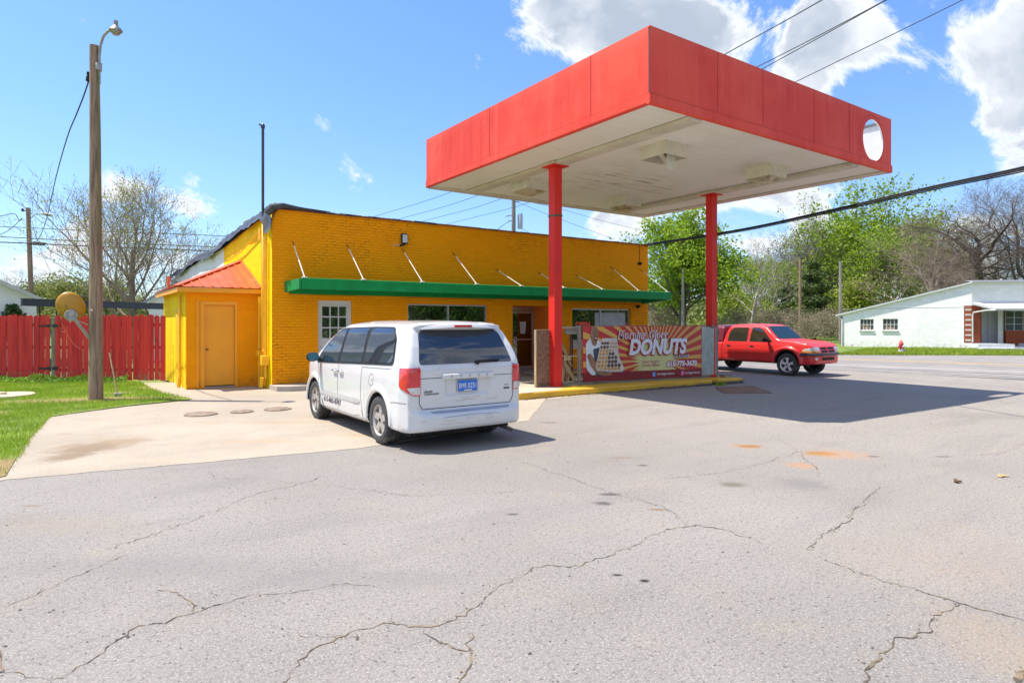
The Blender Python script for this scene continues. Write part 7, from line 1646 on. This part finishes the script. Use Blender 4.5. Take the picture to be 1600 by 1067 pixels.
tree('bare2','twiggy grey tree standing over the white building roof, right of the green trees',1448,52,barkt,None,1.9,.78)
tree('bare','twiggy bare tree behind the white roof ridge',1478,66,barkt,None,4.2,.80)
tree('gnarl','thick trunked gnarled bare tree behind the ridge of the white building',1537,54,barkd,None,.75,.90)
tree('broad','broad bare tree at the far right whose limbs reach over the white building',1622,56,bark,None,2.3,.98)
tree('bare','bare tree at the right edge behind the gnarled one',1570,78,bark,None,5.1,1.10)
tree('bare2','small bare tree far back between the gnarled tree and the right edge',1520,84,bark,None,3.0,.90)
tree('shrubby','low green tree behind the right end of the white building',1500,70,bark,LV['olive'],.4,.62)
tree('tall2','green tree behind the gnarled bare tree',1480,88,bark,LV['fresh'],3.4,.78)
tree('bare','fine bare tree rising above the shop roof near its right end',985,88,bark,None,.2,.98)
tree('bare2','smaller bare tree above the shop roof, left of the fine one',950,92,bark,None,1.7,.86)
tree('shrubby','low green tree seen past the right corner of the orange shop',1035,72,bark,LV['brush'],3.0,.9)
tree('yard','many stemmed budding tree behind the wooden pole and red fence',207,31,barkt,LV['bud'],.4,1.0)
for i,(px,D,k,s,lm,lab) in enumerate(((30,80,'shrubby',1.0,'dark','dark green bushy tree above the cottage roof at the left edge'),(68,84,'shrubby',1.0,'dark','dark green bushy tree right of the far left street pole'),(95,74,'shrubby',.95,'olive','olive hedge tree beyond the fence, under the sagging service wire'),(125,70,'shrubby',1.02,'olive','olive hedge tree beyond the fence, behind the satellite dish'),
    (160,78,'shrubby',1.05,'olive','olive hedge tree beyond the fence, straight behind the wooden pole'),(192,86,'shrubby',.85,'olive','olive hedge tree beyond the fence, behind the budding tree'),(170,52,'shrubby',.36,'dark','small round green bush right of the wooden pole behind the fence'),(225,90,'shrubby',.62,'olive','lowest olive hedge tree beside the white shed'))):
    tree(k,lab,px,D,bark,LV[lm],i*1.3,s)
tree('bare','bare tree at the left edge above the cottage',-8,72,bark,None,2.2,.60); tree('bare2','slender bare tree rising over the olive hedge trees',98,76,bark,None,.8,.62)
for i,(px,D,s,lab) in enumerate(((1150,58,.9,'grey brush right behind the pickup bed'),(1185,62,.9,'grey brush behind the pickup roof'),(1215,56,.85,'grey brush behind the pickup windscreen'),(1238,60,.9,'grey brush left of the brown pole foot'),(1265,52,.75,'grey brush under the cedar'),(1288,54,.8,'grey brush right of the cedar foot'),(1308,58,.9,'grey brush by the pale grey pole foot'),(1025,60,.9,'grey brush by the right corner of the orange shop'))):
    tree('brush',lab,px,D,barkt,LV['brush'],i*1.9,s,name='bush',cat='bush')
# white shapes far behind the brush: a low outbuilding and a dark roofed one
mb=MB(); a=at(1278,76);b=at(1306,72); 
t3,f3,l3=house('far_white_building','low white building glimpsed through the brush left of the white building',1262,1312,84,82,2,None,None,4,1)
mb=MB(); wall_holes(mb,0,l3,-.1,1.9,[],f3,.1); mb.build('walls',hw,t3,fix=False); mb=MB(); mb.add([f3(-.3,1.9,-.3),f3(l3+.3,1.9,-.3),f3(l3+.3,2.6,3),f3(-.3,2.6,3)],[(0,1,2,3)]); mb.build('roof',mat('roof_grey',(.3,.3,.3)),t3)
t4,f4,l4=house('dark_shed','dark open shed with a brown roof behind the pickup windscreen',1212,1240,62,61,2,None,None,4,1)
mb=MB(); wall_holes(mb,0,l4,-.1,1.75,[],f4,.1); mb.build('walls',flat('shed_dark',(.03,.035,.05)),t4,fix=False); mb=MB(); mb.add([f4(-.3,1.7,-.3),f4(l4+.2,1.7,-.3),f4(l4*.8,2.4,2.5),f4(.3,2.5,2.5)],[(0,1,2,3)]); mb.build('roof',mat('roof_brown',(.20,.13,.09),.9,var=.2),t4)
# woodland far behind everything (one mass)
rs=np.random.RandomState(77); n=42000; px=np.where(rs.rand(n)<.22,rs.rand(n)*330-60,rs.rand(n)*1240+500); D=95+rs.rand(n)*25; k=(px-800)/FPX
hm=np.where(px<400,3.0,5.5)+np.sin(px*.045)*.9+np.sin(px*.11+1)*.7; z=rs.rand(n)**.8*hm
P=np.stack([VW[0]*D+RT[0]*k*D,VW[1]*D+RT[1]*k*D,z],1); V,F=leafcards(P,.75,5,.7)
tag(np_obj('far_woodland',V,F,leafm('woodland',(.15,.19,.05),(.30,.34,.10),.35)),'far low woodland seen between the nearer trees','woodland',kind='stuff')
# what stands behind the photographer, seen only as reflections in glass
for i in range(13):
    x=12+i*4.6; y=-20-(i*37%9); t=tree(('tall2','maple','tall')[i%3],'green tree behind the photographer, mirrored in the shop glass',800,50,barkd,LV['dark'],i*1.1,(.62,.85,.6)[i%3],grp='trees behind the photographer'); t.location=(x,y,-.12)
for i in range(16):
    t=tree('shrubby','green bush behind the photographer, mirrored in the shop glass',800,50,bark,LV['dark'],i*1.7,.75,grp='bushes behind the photographer',name='bush',cat='bush'); t.location=(10+i*3.9,-15-(i*23%7),-.12)
minivan(); pickup()
bpy.context.view_layer.update()
